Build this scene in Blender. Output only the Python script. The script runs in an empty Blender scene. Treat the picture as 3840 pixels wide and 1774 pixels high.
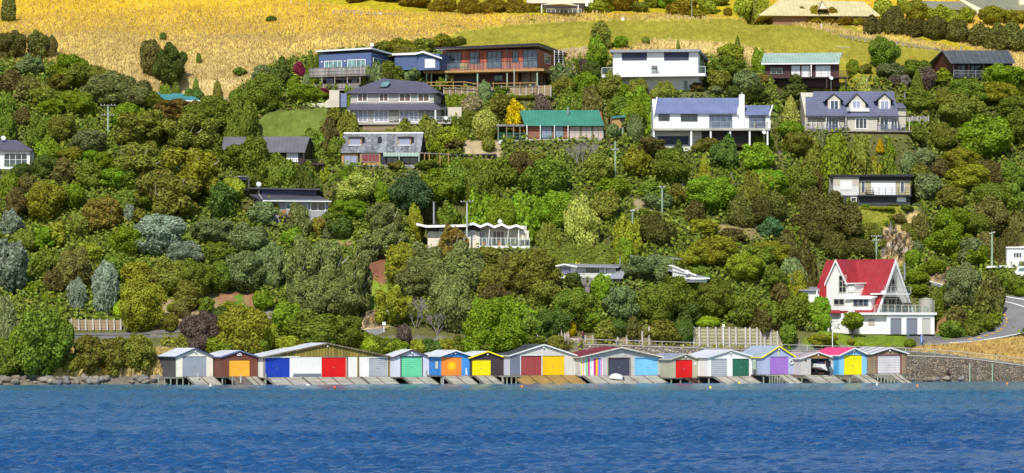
import bpy, bmesh, math, random
import numpy as np
from mathutils import Vector, Matrix
random.seed(7); np.random.seed(7)
S = bpy.context.scene
COL = S.collection
# ---------------------------------------------------------------- camera, sky, sun
F = 12000.0; CX = 1920.0; HY = 1265.0; D0 = 400.0; H0 = 6.0
cam = bpy.data.cameras.new("camera"); co = bpy.data.objects.new("camera", cam); COL.objects.link(co)
co.location = (0, -D0, H0); co.rotation_euler = (math.radians(90), 0, 0)
cam.sensor_width = 36; cam.lens = F / 3840 * 36; cam.shift_y = (HY - 887) / 3840
cam.clip_start = 1; cam.clip_end = 8000
S.camera = co
SUN_AZ = math.radians(14); SUN_EL = math.radians(44)   # azimuth to the left of the view axis, behind the camera
sd = Vector((-math.sin(SUN_AZ) * math.cos(SUN_EL), -math.cos(SUN_AZ) * math.cos(SUN_EL), math.sin(SUN_EL)))
sl = bpy.data.lights.new("sun", 'SUN'); sl.energy = 4.1; sl.angle = math.radians(0.5); sl.color = (1, .955, .87)
so = bpy.data.objects.new("sun", sl); COL.objects.link(so); so.location = (-100, -200, 200)
so.rotation_euler = sd.to_track_quat('Z', 'Y').to_euler()
wd = bpy.data.worlds.new("World"); S.world = wd; wd.use_nodes = True
nt = wd.node_tree; bg = nt.nodes["Background"]; sky = nt.nodes.new("ShaderNodeTexSky")
sky.sky_type = 'NISHITA'; sky.sun_disc = False; sky.sun_elevation = SUN_EL
sky.sun_rotation = math.atan2(sd.x, sd.y)
sky.air_density = 1.0; sky.dust_density = .4; sky.ozone_density = 2.0
nt.links.new(sky.outputs[0], bg.inputs[0]); bg.inputs[1].default_value = 0.125
S.view_settings.view_transform = 'Standard'; S.view_settings.look = 'None'
S.view_settings.exposure = 0.3; S.view_settings.gamma = 1
S.cycles.max_bounces = 6; S.cycles.diffuse_bounces = 3; S.cycles.transparent_max_bounces = 8
S.cycles.use_denoising = True

# ---------------------------------------------------------------- materials
MATS = {}
def lk(t, a, b): t.links.new(a, b)
def newmat(name):
    m = bpy.data.materials.new(name); m.use_nodes = True
    return m, m.node_tree, m.node_tree.nodes["Principled BSDF"]
def mathn(t, op, a, b=None, clamp=False):
    n = t.nodes.new("ShaderNodeMath"); n.operation = op; n.use_clamp = clamp
    for i, v in enumerate((a, b)):
        if v is None: continue
        if isinstance(v, (int, float)): n.inputs[i].default_value = v
        else: lk(t, v, n.inputs[i])
    return n.outputs[0]
def noise(t, vec, scale, detail=3, rough=.6):
    n = t.nodes.new("ShaderNodeTexNoise"); n.inputs["Scale"].default_value = scale
    n.inputs["Detail"].default_value = detail; n.inputs["Roughness"].default_value = rough
    lk(t, vec, n.inputs["Vector"]); return n.outputs[0]
def mapn(t, vec, scale):
    n = t.nodes.new("ShaderNodeMapping"); n.inputs["Scale"].default_value = scale
    lk(t, vec, n.inputs["Vector"]); return n.outputs[0]
def rng(t, v, a, b, c, d):
    n = t.nodes.new("ShaderNodeMapRange"); n.inputs[1].default_value = a; n.inputs[2].default_value = b
    n.inputs[3].default_value = c; n.inputs[4].default_value = d; lk(t, v, n.inputs[0]); return n.outputs[0]
def mul(t, colsock, fac):
    n = t.nodes.new("ShaderNodeVectorMath"); n.operation = 'SCALE'
    if isinstance(colsock, tuple): n.inputs[0].default_value = colsock[:3]
    else: lk(t, colsock, n.inputs[0])
    lk(t, fac, n.inputs["Scale"]); return n.outputs[0]
def mixc(t, fac, a, b):
    n = t.nodes.new("ShaderNodeMix"); n.data_type = 'RGBA'
    lk(t, fac, n.inputs[0])
    for s, v in ((6, a), (7, b)):
        if isinstance(v, tuple): n.inputs[s].default_value = (*v[:3], 1)
        else: lk(t, v, n.inputs[s])
    return n.outputs[2]
def pos(t): return t.nodes.new("ShaderNodeNewGeometry").outputs["Position"]

def M(name, col, rough=.65, pat=None, var=.22, metal=0, spec=.4, dirt=0, dirtcol=(.12,.09,.06)):
    """painted / timber / metal surface: pat = ('v', angle_deg, period, depth) ribs or planks, ('h', period, depth) boards"""
    if name in MATS: return MATS[name]
    if name.startswith('door_'): var = max(var, .13); dirt = max(dirt, .13)
    if 'roof' in name: var = max(var, .2); dirt = max(dirt, .14); dirtcol = (.2, .17, .15) if dirtcol == (.12, .09, .06) else dirtcol
    m, t, b = newmat(name); P = pos(t)
    f = rng(t, noise(t, P, .55, 4), .3, .7, 1 - var, 1 + var * .35)
    f2 = rng(t, noise(t, P, 6.0, 3), .3, .7, 1 - var * .5, 1 + var * .25)
    f = mathn(t, 'MULTIPLY', f, f2)
    if pat:
        sx = t.nodes.new("ShaderNodeSeparateXYZ"); lk(t, P, sx.inputs[0])
        if pat[0] == 'v':
            a = math.radians(pat[1]); per, dep = pat[2], pat[3]
            s = mathn(t, 'ADD', mathn(t, 'MULTIPLY', sx.outputs[0], math.cos(a)), mathn(t, 'MULTIPLY', sx.outputs[1], math.sin(a)))
        else:
            per, dep = pat[1], pat[2]; s = sx.outputs[2]
        q = mathn(t, 'DIVIDE', s, per)
        fr = mathn(t, 'FRACT', q)
        line = rng(t, mathn(t, 'ABSOLUTE', mathn(t, 'SUBTRACT', fr, .5)), .28, .5, 1, 1 - dep)
        f = mathn(t, 'MULTIPLY', f, line)
        if pat[0] == 'v' and len(pat) > 4:      # boards of unequal tone
            w = t.nodes.new("ShaderNodeTexWhiteNoise"); w.noise_dimensions = '1D'
            lk(t, mathn(t, 'FLOOR', q), w.inputs["W"])
            f = mathn(t, 'MULTIPLY', f, rng(t, w.outputs[0], 0, 1, 1 - pat[4], 1 + pat[4] * .6))
        bp = t.nodes.new("ShaderNodeBump"); bp.inputs["Strength"].default_value = .35; bp.inputs["Distance"].default_value = .03
        lk(t, line, bp.inputs["Height"]); lk(t, bp.outputs[0], b.inputs["Normal"])
    c = mul(t, tuple(col), f)
    if dirt:
        st = rng(t, noise(t, mapn(t, P, (2.2, 2.2, .35)), 1.0, 4, .7), .5, .72, 0, dirt)
        c = mixc(t, st, c, tuple(dirtcol))
    lk(t, c, b.inputs["Base Color"])
    b.inputs["Roughness"].default_value = rough; b.inputs["Metallic"].default_value = metal
    b.inputs["Specular IOR Level"].default_value = spec
    MATS[name] = m; return m

def leafmat(name, col, var=.34, hue=.05, trans=.36):
    m, t, b = newmat(name)
    g = t.nodes.new("ShaderNodeNewGeometry"); oi = t.nodes.new("ShaderNodeObjectInfo")
    r = g.outputs["Random Per Island"]
    n1 = noise(t, g.outputs["Position"], .8, 3)
    f = mathn(t, 'MULTIPLY', rng(t, r, 0, 1, 1 - var, 1 + var), rng(t, n1, .3, .7, .8, 1.22))
    f = mathn(t, 'MULTIPLY', f, rng(t, oi.outputs["Random"], 0, 1, .82, 1.2))
    hs = t.nodes.new("ShaderNodeHueSaturation")
    hs.inputs["Color"].default_value = (*col, 1)
    h = mathn(t, 'ADD', rng(t, oi.outputs["Random"], 0, 1, .5 - hue * .4, .5 + hue * .3), rng(t, n1, .3, .7, -hue * .35, hue * .35))
    lk(t, h, hs.inputs["Hue"])
    c = mul(t, hs.outputs[0], f)
    d = t.nodes.new("ShaderNodeBsdfDiffuse"); lk(t, c, d.inputs[0])
    tr = t.nodes.new("ShaderNodeBsdfTranslucent"); lk(t, c, tr.inputs[0])
    gl = t.nodes.new("ShaderNodeBsdfGlossy"); gl.inputs["Roughness"].default_value = .45; gl.inputs[0].default_value = (1, 1, 1, 1)
    mx = t.nodes.new("ShaderNodeMixShader"); mx.inputs[0].default_value = trans
    lk(t, d.outputs[0], mx.inputs[1]); lk(t, tr.outputs[0], mx.inputs[2])
    mx2 = t.nodes.new("ShaderNodeMixShader"); mx2.inputs[0].default_value = .006
    lk(t, mx.outputs[0], mx2.inputs[1]); lk(t, gl.outputs[0], mx2.inputs[2])
    lk(t, mx2.outputs[0], t.nodes["Material Output"].inputs[0])
    MATS[name] = m; return m

def glassmat(name, col, rough=.08, var=.5):
    m, t, b = newmat(name); P = pos(t)
    f = rng(t, noise(t, P, 1.3, 2), .35, .65, 1 - var, 1 + var)
    lk(t, mul(t, tuple(col), f), b.inputs["Base Color"])
    b.inputs["Roughness"].default_value = rough; b.inputs["Specular IOR Level"].default_value = .6
    MATS[name] = m; return m

# ---------------------------------------------------------------- mesh helpers
class MB:
    def __init__(s): s.v = []; s.f = []
    def add(s, vs, fs):
        n = len(s.v); s.v += [tuple(p) for p in vs]; s.f += [tuple(n + i for i in f) for f in fs]; return s
    def prism(s, poly, off):
        n = len(poly); a = [Vector(p) for p in poly]; o = Vector(off); b = [p + o for p in a]
        fs = [tuple(range(n)), tuple(range(2 * n - 1, n - 1, -1))]
        fs += [(i, i + n, (i + 1) % n + n, (i + 1) % n) for i in range(n)]
        return s.add(a + b, fs)
    def box(s, c0, c1):
        x0, y0, z0 = c0; x1, y1, z1 = c1
        return s.prism([(x0, y0, z0), (x1, y0, z0), (x1, y1, z0), (x0, y1, z0)], (0, 0, z1 - z0))
    def tube(s, p0, p1, r0, r1=None, n=8):
        r1 = r0 if r1 is None else r1; p0 = Vector(p0); p1 = Vector(p1); d = (p1 - p0)
        if d.length < 1e-6: return s
        d.normalize(); a = d.orthogonal().normalized(); b = d.cross(a)
        vs = [p + (a * math.cos(2 * math.pi * i / n) + b * math.sin(2 * math.pi * i / n)) * r for p, r in ((p0, r0), (p1, r1)) for i in range(n)]
        fs = [tuple(range(n)), tuple(range(2 * n - 1, n - 1, -1))] + [(i, i + n, (i + 1) % n + n, (i + 1) % n) for i in range(n)]
        return s.add(vs, fs)
    def chain(s, pts, rs, n=7):
        for i in range(len(pts) - 1): s.tube(pts[i], pts[i + 1], rs[i], rs[i + 1], n)
        return s
    def ell(s, c, r, seg=12, rings=7, rough=0, rot=None, zmin=-1):
        vs = []; fs = []; c = Vector(c)
        for j in range(rings + 1):
            ph = -math.pi / 2 + math.pi * j / rings
            for i in range(seg):
                th = 2 * math.pi * i / seg
                p = Vector((math.cos(ph) * math.cos(th), math.cos(ph) * math.sin(th), max(zmin, math.sin(ph))))
                k = 1 + (random.uniform(-rough, rough) if rough and 0 < j < rings else 0)
                p = Vector((p.x * r[0] * k, p.y * r[1] * k, p.z * r[2] * k))
                if rot: p = rot @ p
                vs.append(c + p)
        for j in range(rings):
            for i in range(seg):
                fs.append((j * seg + i, j * seg + (i + 1) % seg, (j + 1) * seg + (i + 1) % seg, (j + 1) * seg + i))
        return s.add(vs, fs)
def obj(name, mb, mat, parent=None, origin=(0, 0, 0), smooth=False):
    me = bpy.data.meshes.new(name); ox, oy, oz = origin
    me.from_pydata([(v[0] - ox, v[1] - oy, v[2] - oz) for v in mb.v], [], mb.f)
    bm = bmesh.new(); bm.from_mesh(me); bmesh.ops.recalc_face_normals(bm, faces=bm.faces); bm.to_mesh(me); bm.free()
    if smooth: me.polygons.foreach_set('use_smooth', [True] * len(me.polygons))
    me.materials.append(mat if not isinstance(mat, str) else MATS[mat])
    o = bpy.data.objects.new(name, me); COL.objects.link(o)
    if parent: o.parent = parent
    return o
USED = {}
def tag(o, label=None, cat=None, group=None, kind=None):
    if label: o['label'] = label
    if cat: o['category'] = cat
    if group: o['group'] = group
    if kind: o['kind'] = kind
    return o
class T:
    """a thing: Empty at its base that parents its parts"""
    def __init__(s, name, label, cat, loc, group=None):
        s.loc = Vector(loc); s.root = bpy.data.objects.new(name, None); COL.objects.link(s.root)
        s.root.location = s.loc; s.root.empty_display_size = .3; tag(s.root, label, cat, group)
    def add(s, name, mb, mat, parent=None, smooth=False, label=None):
        o = obj(name, mb, mat, parent or s.root, s.loc, smooth)
        if label: o['label'] = label
        return o
def W(px, py, Y):
    d = Y + D0; return Vector(((px - CX) / F * d, Y, H0 + (HY - py) / F * d))
class Pl:
    """vertical plane through the column px at depth Y, turned by theta about z; w counts outward"""
    def __init__(s, px, Y, th):
        s.th = math.radians(th); s.O = Vector(((px - CX) / F * (Y + D0), Y, 0))
        s.u = Vector((math.cos(s.th), math.sin(s.th), 0)); s.n = Vector((math.sin(s.th), -math.cos(s.th), 0))
    def P(s, px, py, w=0):
        r = Vector(((px - CX) / F, 1, (HY - py) / F)); C = Vector((0, -D0, H0))
        k = ((s.O + s.n * w) - C).dot(s.n) / r.dot(s.n); return C + r * k
    def uz(s, px, py, w=0):
        p = s.P(px, py, w); return (p - s.O).dot(s.u), p.z
    def at(s, u, z, w=0): return s.O + s.u * u + s.n * w + Vector((0, 0, z))
    def box(s, mb, u0, u1, z0, z1, w0, w1):
        mb.prism([s.at(u0, z0, w0), s.at(u1, z0, w0), s.at(u1, z0, w1), s.at(u0, z0, w1)], (0, 0, z1 - z0)); return mb
    def pbox(s, mb, x0, y0, x1, y1, w0, w1):
        u0, _ = s.uz(x0, y0, w1); u1, _ = s.uz(x1, y1, w1); xm = (x0 + x1) / 2; z1 = s.uz(xm, y0, w1)[1]; z0 = s.uz(xm, y1, w1)[1]
        return s.box(mb, u0, u1, z0, z1, w0, w1)
    def right(s, px, back=0):
        """the plane of the right-hand end wall, starting at column px of this plane"""
        p = s.P(px, HY, 0); q = Pl(0, 0, math.degrees(s.th) + 90); q.O = Vector((p.x, p.y, 0)); return q
# ---------------------------------------------------------------- terrain profile
def hz(py, Y): return H0 + (HY - py) / F * (Y + D0)
KP = np.array([0, 1400, 2300, 2800, 3400, 3840], float)
def colm(near, hill): return [(y, z) for y, z in near] + [(y, hz(p, y)) for y, p in hill]
COLS = [
 colm([(-60, -5), (0, -1.2), (4.5, .02), (8, 1.2), (21, 6.2), (26, 6.36)], [(28, 1238), (31, 1190), (35, 1130), (39, 1080), (45, 1000), (57, 850), (64, 750), (84, 500), (102, 300), (122, 150), (166, 0), (215, -120), (520, -260), (3200, -330)]),
 colm([(-60, -5), (9, -1.6), (17, -1.0), (18.4, 4.2), (22, 5.85), (27, 5.95)], [(28.5, 1236), (33, 1190), (38, 1130), (42, 1080), (48, 1000), (60, 850), (67, 750), (86, 500), (104, 300), (124, 150), (166, 0), (215, -120), (520, -260), (3200, -330)]),
 colm([(-60, -5), (14, -1.6), (25.2, -1.0), (26.4, 4.9), (27.4, 5.05), (33, 5.1)], [(34.3, 1232), (37, 1190), (42, 1130), (45, 1080), (51, 1000), (62, 850), (69, 750), (88, 500), (106, 300), (126, 150), (168, 0), (215, -120), (520, -260), (3200, -330)]),
 colm([(-60, -5), (17, -1.6), (30, -1.0), (31.2, 4.3), (32.2, 4.42), (38, 4.5)], [(39.2, 1228), (42, 1190), (47, 1130), (50, 1080), (56, 1000), (67, 850), (74, 750), (92, 500), (109, 300), (128, 150), (169, 0), (215, -120), (520, -260), (3200, -330)]),
 colm([(-60, -5), (22, -1.6), (35, -1.0), (36.2, 3.85), (37.2, 3.98), (42.5, 4.1)], [(44, 1278), (57, 1250), (62, 1180), (67, 1100), (75, 1000), (83, 855), (91, 750), (104, 500), (117, 300), (135, 150), (172, 0), (216, -120), (520, -260), (3200, -330)]),
 colm([(-60, -5), (22, -1.6), (33, -1.0), (34.2, 2.1), (35.2, 2.2), (38, 2.4)], [(45, 1262), (56, 1190), (65, 1112), (69, 1080), (77, 1000), (87, 850), (94, 750), (108, 500), (121, 300), (138, 150), (174, 0), (217, -120), (520, -260), (3200, -330)]),
]
CY = np.array([[p[0] for p in c] for c in COLS]); CZ = np.array([[p[1] for p in c] for c in COLS])
NK = CY.shape[1]
def prof(px):
    return np.array([np.interp(px, KP, CY[:, k]) for k in range(NK)]), np.array([np.interp(px, KP, CZ[:, k]) for k in range(NK)])
PADS = []
def Hraw(X, Y):
    X = np.asarray(X, float); Y = np.asarray(Y, float); px = CX + X * F / (Y + D0)
    yk, zk = prof(px); z = np.full(X.shape, -5.0)
    for k in range(NK - 1):
        a, b = yk[k], yk[k + 1]; m = (Y >= a) & (Y < b) if k < NK - 2 else (Y >= a)
        tt = np.clip((Y - a) / np.maximum(b - a, 1e-6), 0, 1)
        z = np.where(m, zk[k] + (zk[k + 1] - zk[k]) * tt, z)
    amp = np.clip((Y - 45) / 30, 0, 1) * .35
    z = z + amp * (np.sin(X * .31 + Y * .13) + .6 * np.sin(X * .13 - Y * .37 + 1.3))
    return z
def Hh(X, Y):
    X = np.asarray(X, float); Y = np.asarray(Y, float); z = Hraw(X, Y)
    for cx, cy, th, hu, hw, pz, bl in PADS:
        c, s = math.cos(th), math.sin(th); dx = X - cx; dy = Y - cy
        a = np.maximum(np.abs(dx * c + dy * s) - hu, 0); b = np.maximum(np.abs(dx * s - dy * c) - hw, 0)
        tt = np.clip(np.hypot(a, b) / bl, 0, 1); tt = tt * tt * (3 - 2 * tt)
        z = pz + (z - pz) * tt
    return z
def h1(x, y): return float(Hh(np.array([x]), np.array([y]))[0])
def gY(px, py):
    """depth of the ground seen at this pixel column / row"""
    yk, zk = prof(np.array([float(px)])); yk = yk[:, 0]; zk = zk[:, 0]
    pk = HY - (zk - H0) * F / (yk + D0)
    for k in range(2, NK - 1):
        if pk[k] >= py >= pk[k + 1]:
            t = (pk[k] - py) / max(pk[k] - pk[k + 1], 1e-6); return float(yk[k] + (yk[k + 1] - yk[k]) * t)
    return float(yk[4])
def G(px, py, lift=0):
    Y = gY(px, py); p = W(px, py, Y); return Vector((p.x, Y, h1(p.x, Y) + lift))

# ---------------------------------------------------------------- shared materials
M('white_paint', (.80, .79, .76), .5, var=.1)
M('white_board', (.78, .77, .73), .55, ('h', .3, .16), var=.1)
M('cream', (.70, .62, .48), .6, var=.12)
M('beige_board', (.52, .47, .38), .6, ('h', .32, .22), var=.1)
M('greybeige_board', (.42, .39, .34), .6, ('h', .32, .25), var=.12)
M('grey_board', (.36, .36, .37), .6, ('h', .3, .22), var=.12)
M('olive_beige_board', (.42, .36, .21), .6, ('h', .36, .2), var=.1)
M('palegrey_board', (.62, .62, .58), .6, ('h', .36, .2), var=.1)
M('navy', (.035, .04, .085), .55, ('v', 10, .35, .2))
M('navy_roof', (.075, .07, .09), .6, ('v', 15, .4, .25))
M('blue_wall', (.08, .12, .25), .55, ('h', .3, .18), var=.12)
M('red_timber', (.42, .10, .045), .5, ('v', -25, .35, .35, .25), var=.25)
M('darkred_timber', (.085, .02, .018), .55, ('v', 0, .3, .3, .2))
M('brown_dark', (.05, .032, .03), .6, ('v', 0, .3, .3, .15))
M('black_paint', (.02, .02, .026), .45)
M('charcoal', (.045, .047, .055), .6, ('v', 0, .45, .2))
M('slate_tile', (.10, .095, .13), .55, ('h', .3, .2), var=.15)
M('bluegrey_tile', (.135, .14, .21), .5, ('h', .34, .35), var=.12)
M('blue_roof', (.17, .20, .34), .45, ('v', 0, .5, .12), var=.1)
M('green_roof', (.05, .22, .15), .5, ('v', 0, .5, .14), var=.1)
M('teal_roof', (.06, .26, .27), .5, ('v', 0, .5, .14), var=.1)
M('mint_roof', (.34, .45, .36), .5, ('v', 0, .5, .3), var=.08)
M('red_roof', (.36, .030, .036), .4, ('v', -43, .42, .38), var=.08)
M('red_roof_x', (.36, .030, .036), .4, ('v', 47, .42, .38), var=.08)
M('weathered_roof', (.20, .21, .23), .6, ('v', 0, 1.1, .3, .35), var=.4, dirt=.7, dirtcol=(.45, .46, .48))
M('dark_rib_roof', (.095, .10, .105), .55, ('v', 0, .9, .35, .2), var=.25)
M('grey_roof', (.30, .31, .34), .5, ('v', 10, .6, .2), var=.12)
M('gold_cream_roof', (.62, .54, .27), .5, ('v', 0, .7, .1), var=.08)
M('olive_grey_roof', (.25, .24, .15), .6, ('v', 0, .7, .15), var=.1)
M('concrete', (.44, .41, .35), .85, var=.25, dirt=.4, dirtcol=(.2, .17, .13))
M('concrete_pale', (.56, .5, .4), .85, var=.15)
M('deck_grey', (.26, .23, .20), .8, ('v', 0, .3, .35, .3), dirt=.3)
M('deck_orange', (.42, .24, .09), .7, var=.2)
M('fence_timber', (.33, .24, .13), .8, ('h', .4, .35), var=.3)
M('fence_grey', (.34, .31, .29), .85, ('v', 0, .3, .4, .35), var=.25)
M('weather_wood', (.30, .22, .14), .85, ('v', 26, .32, .5, .45), dirt=.6, dirtcol=(.30, .13, .04))
M('post_grey', (.50, .46, .41), .85, ('v', 30, .13, .3), var=.25)
M('pole_green', (.32, .42, .30), .8, var=.25, dirt=.3)
M('pole_conc', (.48, .47, .42), .8, var=.25)
M('steel', (.45, .46, .47), .4, metal=.6)
M('rust', (.16, .07, .04), .9)
M('terracotta', (.60, .20, .06), .7)
M('maroon', (.22, .035, .045), .6)
M('teal_trim', (.05, .22, .17), .5)
M('ivy_post', (.62, .6, .55), .6)
M('orange_wood', (.55, .2, .05), .6)
M('lattice', (.10, .18, .15), .7)
M('sail', (.72, .66, .44), .7, var=.06)
M('brick', (.30, .15, .08), .8, ('h', .2, .25), var=.25)
M('dish', (.60, .61, .63), .5, var=.08)
M('pale_curtain', (.62, .66, .72), .35, ('v', 0, .35, .12), var=.08)
M('white_curtain', (.78, .79, .80), .35, ('v', 0, .5, .06), var=.05)
M('lavender_curtain', (.30, .31, .42), .3, ('v', 0, .3, .25), var=.12)
M('brown_blind', (.14, .085, .06), .3, var=.15)
M('pink_panel', (.48, .37, .33), .6, var=.1)
M('silver_sheet', (.42, .44, .47), .45, ('h', .3, .35), var=.12)
M('louvre', (.5, .48, .42), .5, ('h', .28, .55), var=.1)
glassmat('glass', (.025, .03, .04)); glassmat('glass_blue', (.05, .065, .10)); glassmat('glass_teal', (.12, .22, .22))
m, t, b = newmat('glass_rail'); tb = t.nodes.new("ShaderNodeBsdfTransparent"); tb.inputs[0].default_value = (.93, .96, .955, 1); mx = t.nodes.new("ShaderNodeMixShader"); mx.inputs[0].default_value = .07; b.inputs["Base Color"].default_value = (.4, .5, .5, 1); b.inputs["Roughness"].default_value = .05
lk(t, tb.outputs[0], mx.inputs[1]); lk(t, b.outputs[0], mx.inputs[2]); lk(t, mx.outputs[0], t.nodes["Material Output"].inputs[0]); MATS['glass_rail'] = m
M('garage_grey', (.17, .185, .235), .5, ('h', .3, .35), var=.08)

# ---------------------------------------------------------------- houses
class House(T):
    def __init__(s, name, label, px, py, th, back=8, xr=None, Y=None, pad=True, ext=.8, padz=None):
        """px,py: front-left bottom corner; xr: right end of the front"""
        xr = xr or px + 200
        s.Y0 = Y if Y is not None else gY((px + xr) / 2, py) - .5
        c = W((px + xr) / 2, py, s.Y0)
        # plane passes through the middle of the front
        super().__init__(name, label, 'house', c)
        s.pl = Pl((px + xr) / 2, s.Y0, th); s.th = th; s.back = back; s.z0 = c.z
        if pad:
            u0, _ = s.pl.uz(px, py); u1, _ = s.pl.uz(xr, py)
            pc = s.pl.at((u0 + u1) / 2, 0, -back / 2)
            PADS.append((pc.x, pc.y, math.radians(th), (u1 - u0) / 2 + ext, back / 2 + 1.3, (c.z if padz is None else padz) - .25, 3.0))
    def wall(s, x0, y0, x1, y1, mat, name='wall', w1=0, back=None, foot=0):
        mb = MB(); b = -(s.back if back is None else back) + (0 if w1 == 0 else w1); xm = (x0 + x1) / 2
        u0, u1 = s.pl.uz(x0, y0, w1)[0], s.pl.uz(x1, y1, w1)[0]; z1, z0 = s.pl.uz(xm, y0, w1)[1], s.pl.uz(xm, y1, w1)[1]
        s.pl.box(mb, u0, u1, z0 - foot, z1, b, w1); return s.add(name, mb, mat)
    def box(s, name, x0, y0, x1, y1, w0, w1, mat, parent=None):
        mb = MB(); s.pl.pbox(mb, x0, y0, x1, y1, w0, w1); return s.add(name, mb, mat, parent)
    def slab(s, name, pts, t, mat, parent=None, pl=None):
        mb = MB(); mb.prism([(pl or s.pl).P(*p) for p in pts], (0, 0, -t)); return s.add(name, mb, mat, parent)
    def win(s, x0, y0, x1, y1, n=2, fr='white_paint', gl='glass', pl=None, w=0, name='window', bars=0, fw=.09):
        pl = pl or s.pl; xm = (x0 + x1) / 2; u0, u1 = pl.uz(x0, y0, w)[0], pl.uz(x1, y1, w)[0]; z1, z0 = pl.uz(xm, y0, w)[1], pl.uz(xm, y1, w)[1]
        if u1 < u0: u0, u1 = u1, u0
        mb = MB(); f = min(fw, (u1 - u0) * .12)
        pl.box(mb, u0, u0 + f, z0, z1, w, w + .07); pl.box(mb, u1 - f, u1, z0, z1, w, w + .07)
        pl.box(mb, u0 + f, u1 - f, z1 - f, z1, w, w + .07); pl.box(mb, u0 + f, u1 - f, z0, z0 + f, w, w + .07)
        for i in range(1, n):
            uc = u0 + (u1 - u0) * i / n; pl.box(mb, uc - f * .35, uc + f * .35, z0 + f, z1 - f, w, w + .062)
        for i in range(bars):
            zc = z0 + (z1 - z0) * (i + 1) / (bars + 1); pl.box(mb, u0 + f, u1 - f, zc - f * .3, zc + f * .3, w, w + .055)
        o = s.add(name, mb, fr)
        g = MB(); pl.box(g, u0 + f * .5, u1 - f * .5, z0 + f * .5, z1 - f * .5, w, w + .03); s.add('pane', g, gl, o)
        return o
    def rail(s, x0, y0, x1, y1, w=0, n=8, mat='steel', fill=None, pl=None, name='railing', top=.05, rails=2, r=.03):
        """top edge y0, bottom y1"""
        pl = pl or s.pl; xm = (x0 + x1) / 2; u0, u1 = pl.uz(x0, y0, w)[0], pl.uz(x1, y1, w)[0]; z1, z0 = pl.uz(xm, y0, w)[1], pl.uz(xm, y1, w)[1]; mb = MB()
        pl.box(mb, u0, u1, z1 - top, z1, w - .04, w + .04)
        for i in range(1, rails):
            zc = z0 + (z1 - z0) * i / rails; pl.box(mb, u0, u1, zc - .02, zc + .02, w - .015, w + .015)
        for i in range(n + 1):
            uc = u0 + (u1 - u0) * i / n; pl.box(mb, uc - r, uc + r, z0, z1 - top, w - .03, w + .03)
        if fill == 'bars':
            k = int(abs(u1 - u0) / .22)
            for i in range(k):
                uc = u0 + (u1 - u0) * (i + .5) / k; pl.box(mb, uc - .014, uc + .014, z0 + .05, z1 - top, w - .012, w + .012)
        o = s.add(name, mb, mat)
        if fill and fill != 'bars':
            g = MB(); pl.box(g, u0 + .03, u1 - .03, z0 + .08, z1 - top - .02, w - .05, w - .035); s.add('panel', g, fill, o)
        return o
    def posts(s, xs, y0, y1, w, mat, r=.08, name='post'):
        for x in xs:
            u, z1 = s.pl.uz(x, y0, w); _, z0 = s.pl.uz(x, y1, w); mb = MB(); s.pl.box(mb, u - r, u + r, z0, z1, w - r, w + r); s.add(name, mb, mat)
    def gable(s, TL, TR, BR, BL, wr, we, roof, wall, x0, x1, yb, foot=0, t=.14, wallname='wall', drop=.18, w1=0):
        """roof with ridge across the picture: TL, TR ridge ends, BL, BR front eave ends (photo pixels)"""
        pl = s.pl; r0, r1 = pl.P(*TL, wr), pl.P(*TR, wr); e0, e1 = pl.P(*BL, we), pl.P(*BR, we)
        def mir(e, r): d = (e - r).dot(pl.n); return e - pl.n * (2 * d)
        mb = MB(); mb.prism([r0, r1, e1, e0], (0, 0, -t)); mb2 = MB(); mb2.prism([r0 - pl.n * .003, mir(e0, r0), mir(e1, r1), r1 - pl.n * .003], (0, 0, -t))
        n = len(mb.v); mb.v += mb2.v; mb.f += [tuple(i + n for i in f) for f in mb2.f]
        R = s.add('roof', mb, roof)
        ze = e0.z - drop; zr = r0.z - drop; u0, _ = pl.uz(x0, yb, w1); u1, _ = pl.uz(x1, yb, w1); z0 = pl.uz(x0, yb, w1)[1] - foot
        fr = (w1 - wr) / (we - wr); zf = zr + (ze - zr) * fr
        prof_ = [(w1, z0), (w1, zf), (wr, zr), (2 * wr - w1, zf), (2 * wr - w1, z0)]
        b = MB(); b.prism([pl.at(u0, z, w) for w, z in prof_], pl.u * (u1 - u0)); s.add(wallname, b, wall); return R
    def dish(s, px, py, r, w=.6, yb=None, mat='dish'):
        p = s.pl.P(px, py, w); rr = r / F * (p.y + D0); mb = MB(); n = 18
        nrm = Vector((.25, -.85, .45)).normalized(); a = nrm.orthogonal().normalized(); b = nrm.cross(a); rings = [(0, -.22), (.5, -.16), (.85, -.06), (1, 0)]
        vs = []; fs = []
        for k, (q, h) in enumerate(rings):
            for i in range(n):
                th = 2 * math.pi * i / n; vs.append(p + (a * math.cos(th) + b * math.sin(th)) * rr * q + nrm * rr * h)
        for k in range(3):
            for i in range(n): fs.append((k * n + i, k * n + (i + 1) % n, (k + 1) * n + (i + 1) % n, (k + 1) * n + i))
        mb.add(vs, fs); d = s.add('satellite_dish', mb, mat, smooth=True)
        m2 = MB(); q = s.pl.P(px, yb or py + r * 1.6, w - .25); m2.tube(q, p - nrm * rr * .25, .035); m2.tube(p - nrm * rr * .1, p + nrm * rr * .6 - Vector((0, 0, rr * .3)), .02); s.add('bracket', m2, 'steel', d)
    def flue(s, px, y0, y1, w, r=.12, mat='steel'):
        mb = MB(); mb.tube(s.pl.P(px, y1, w), s.pl.P(px, y0, w), r, r, 10); mb.tube(s.pl.P(px, y0, w), s.pl.P(px, y0 - 3, w), r * 1.5, r * 1.5, 10); s.add('chimney', mb, mat)

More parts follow.
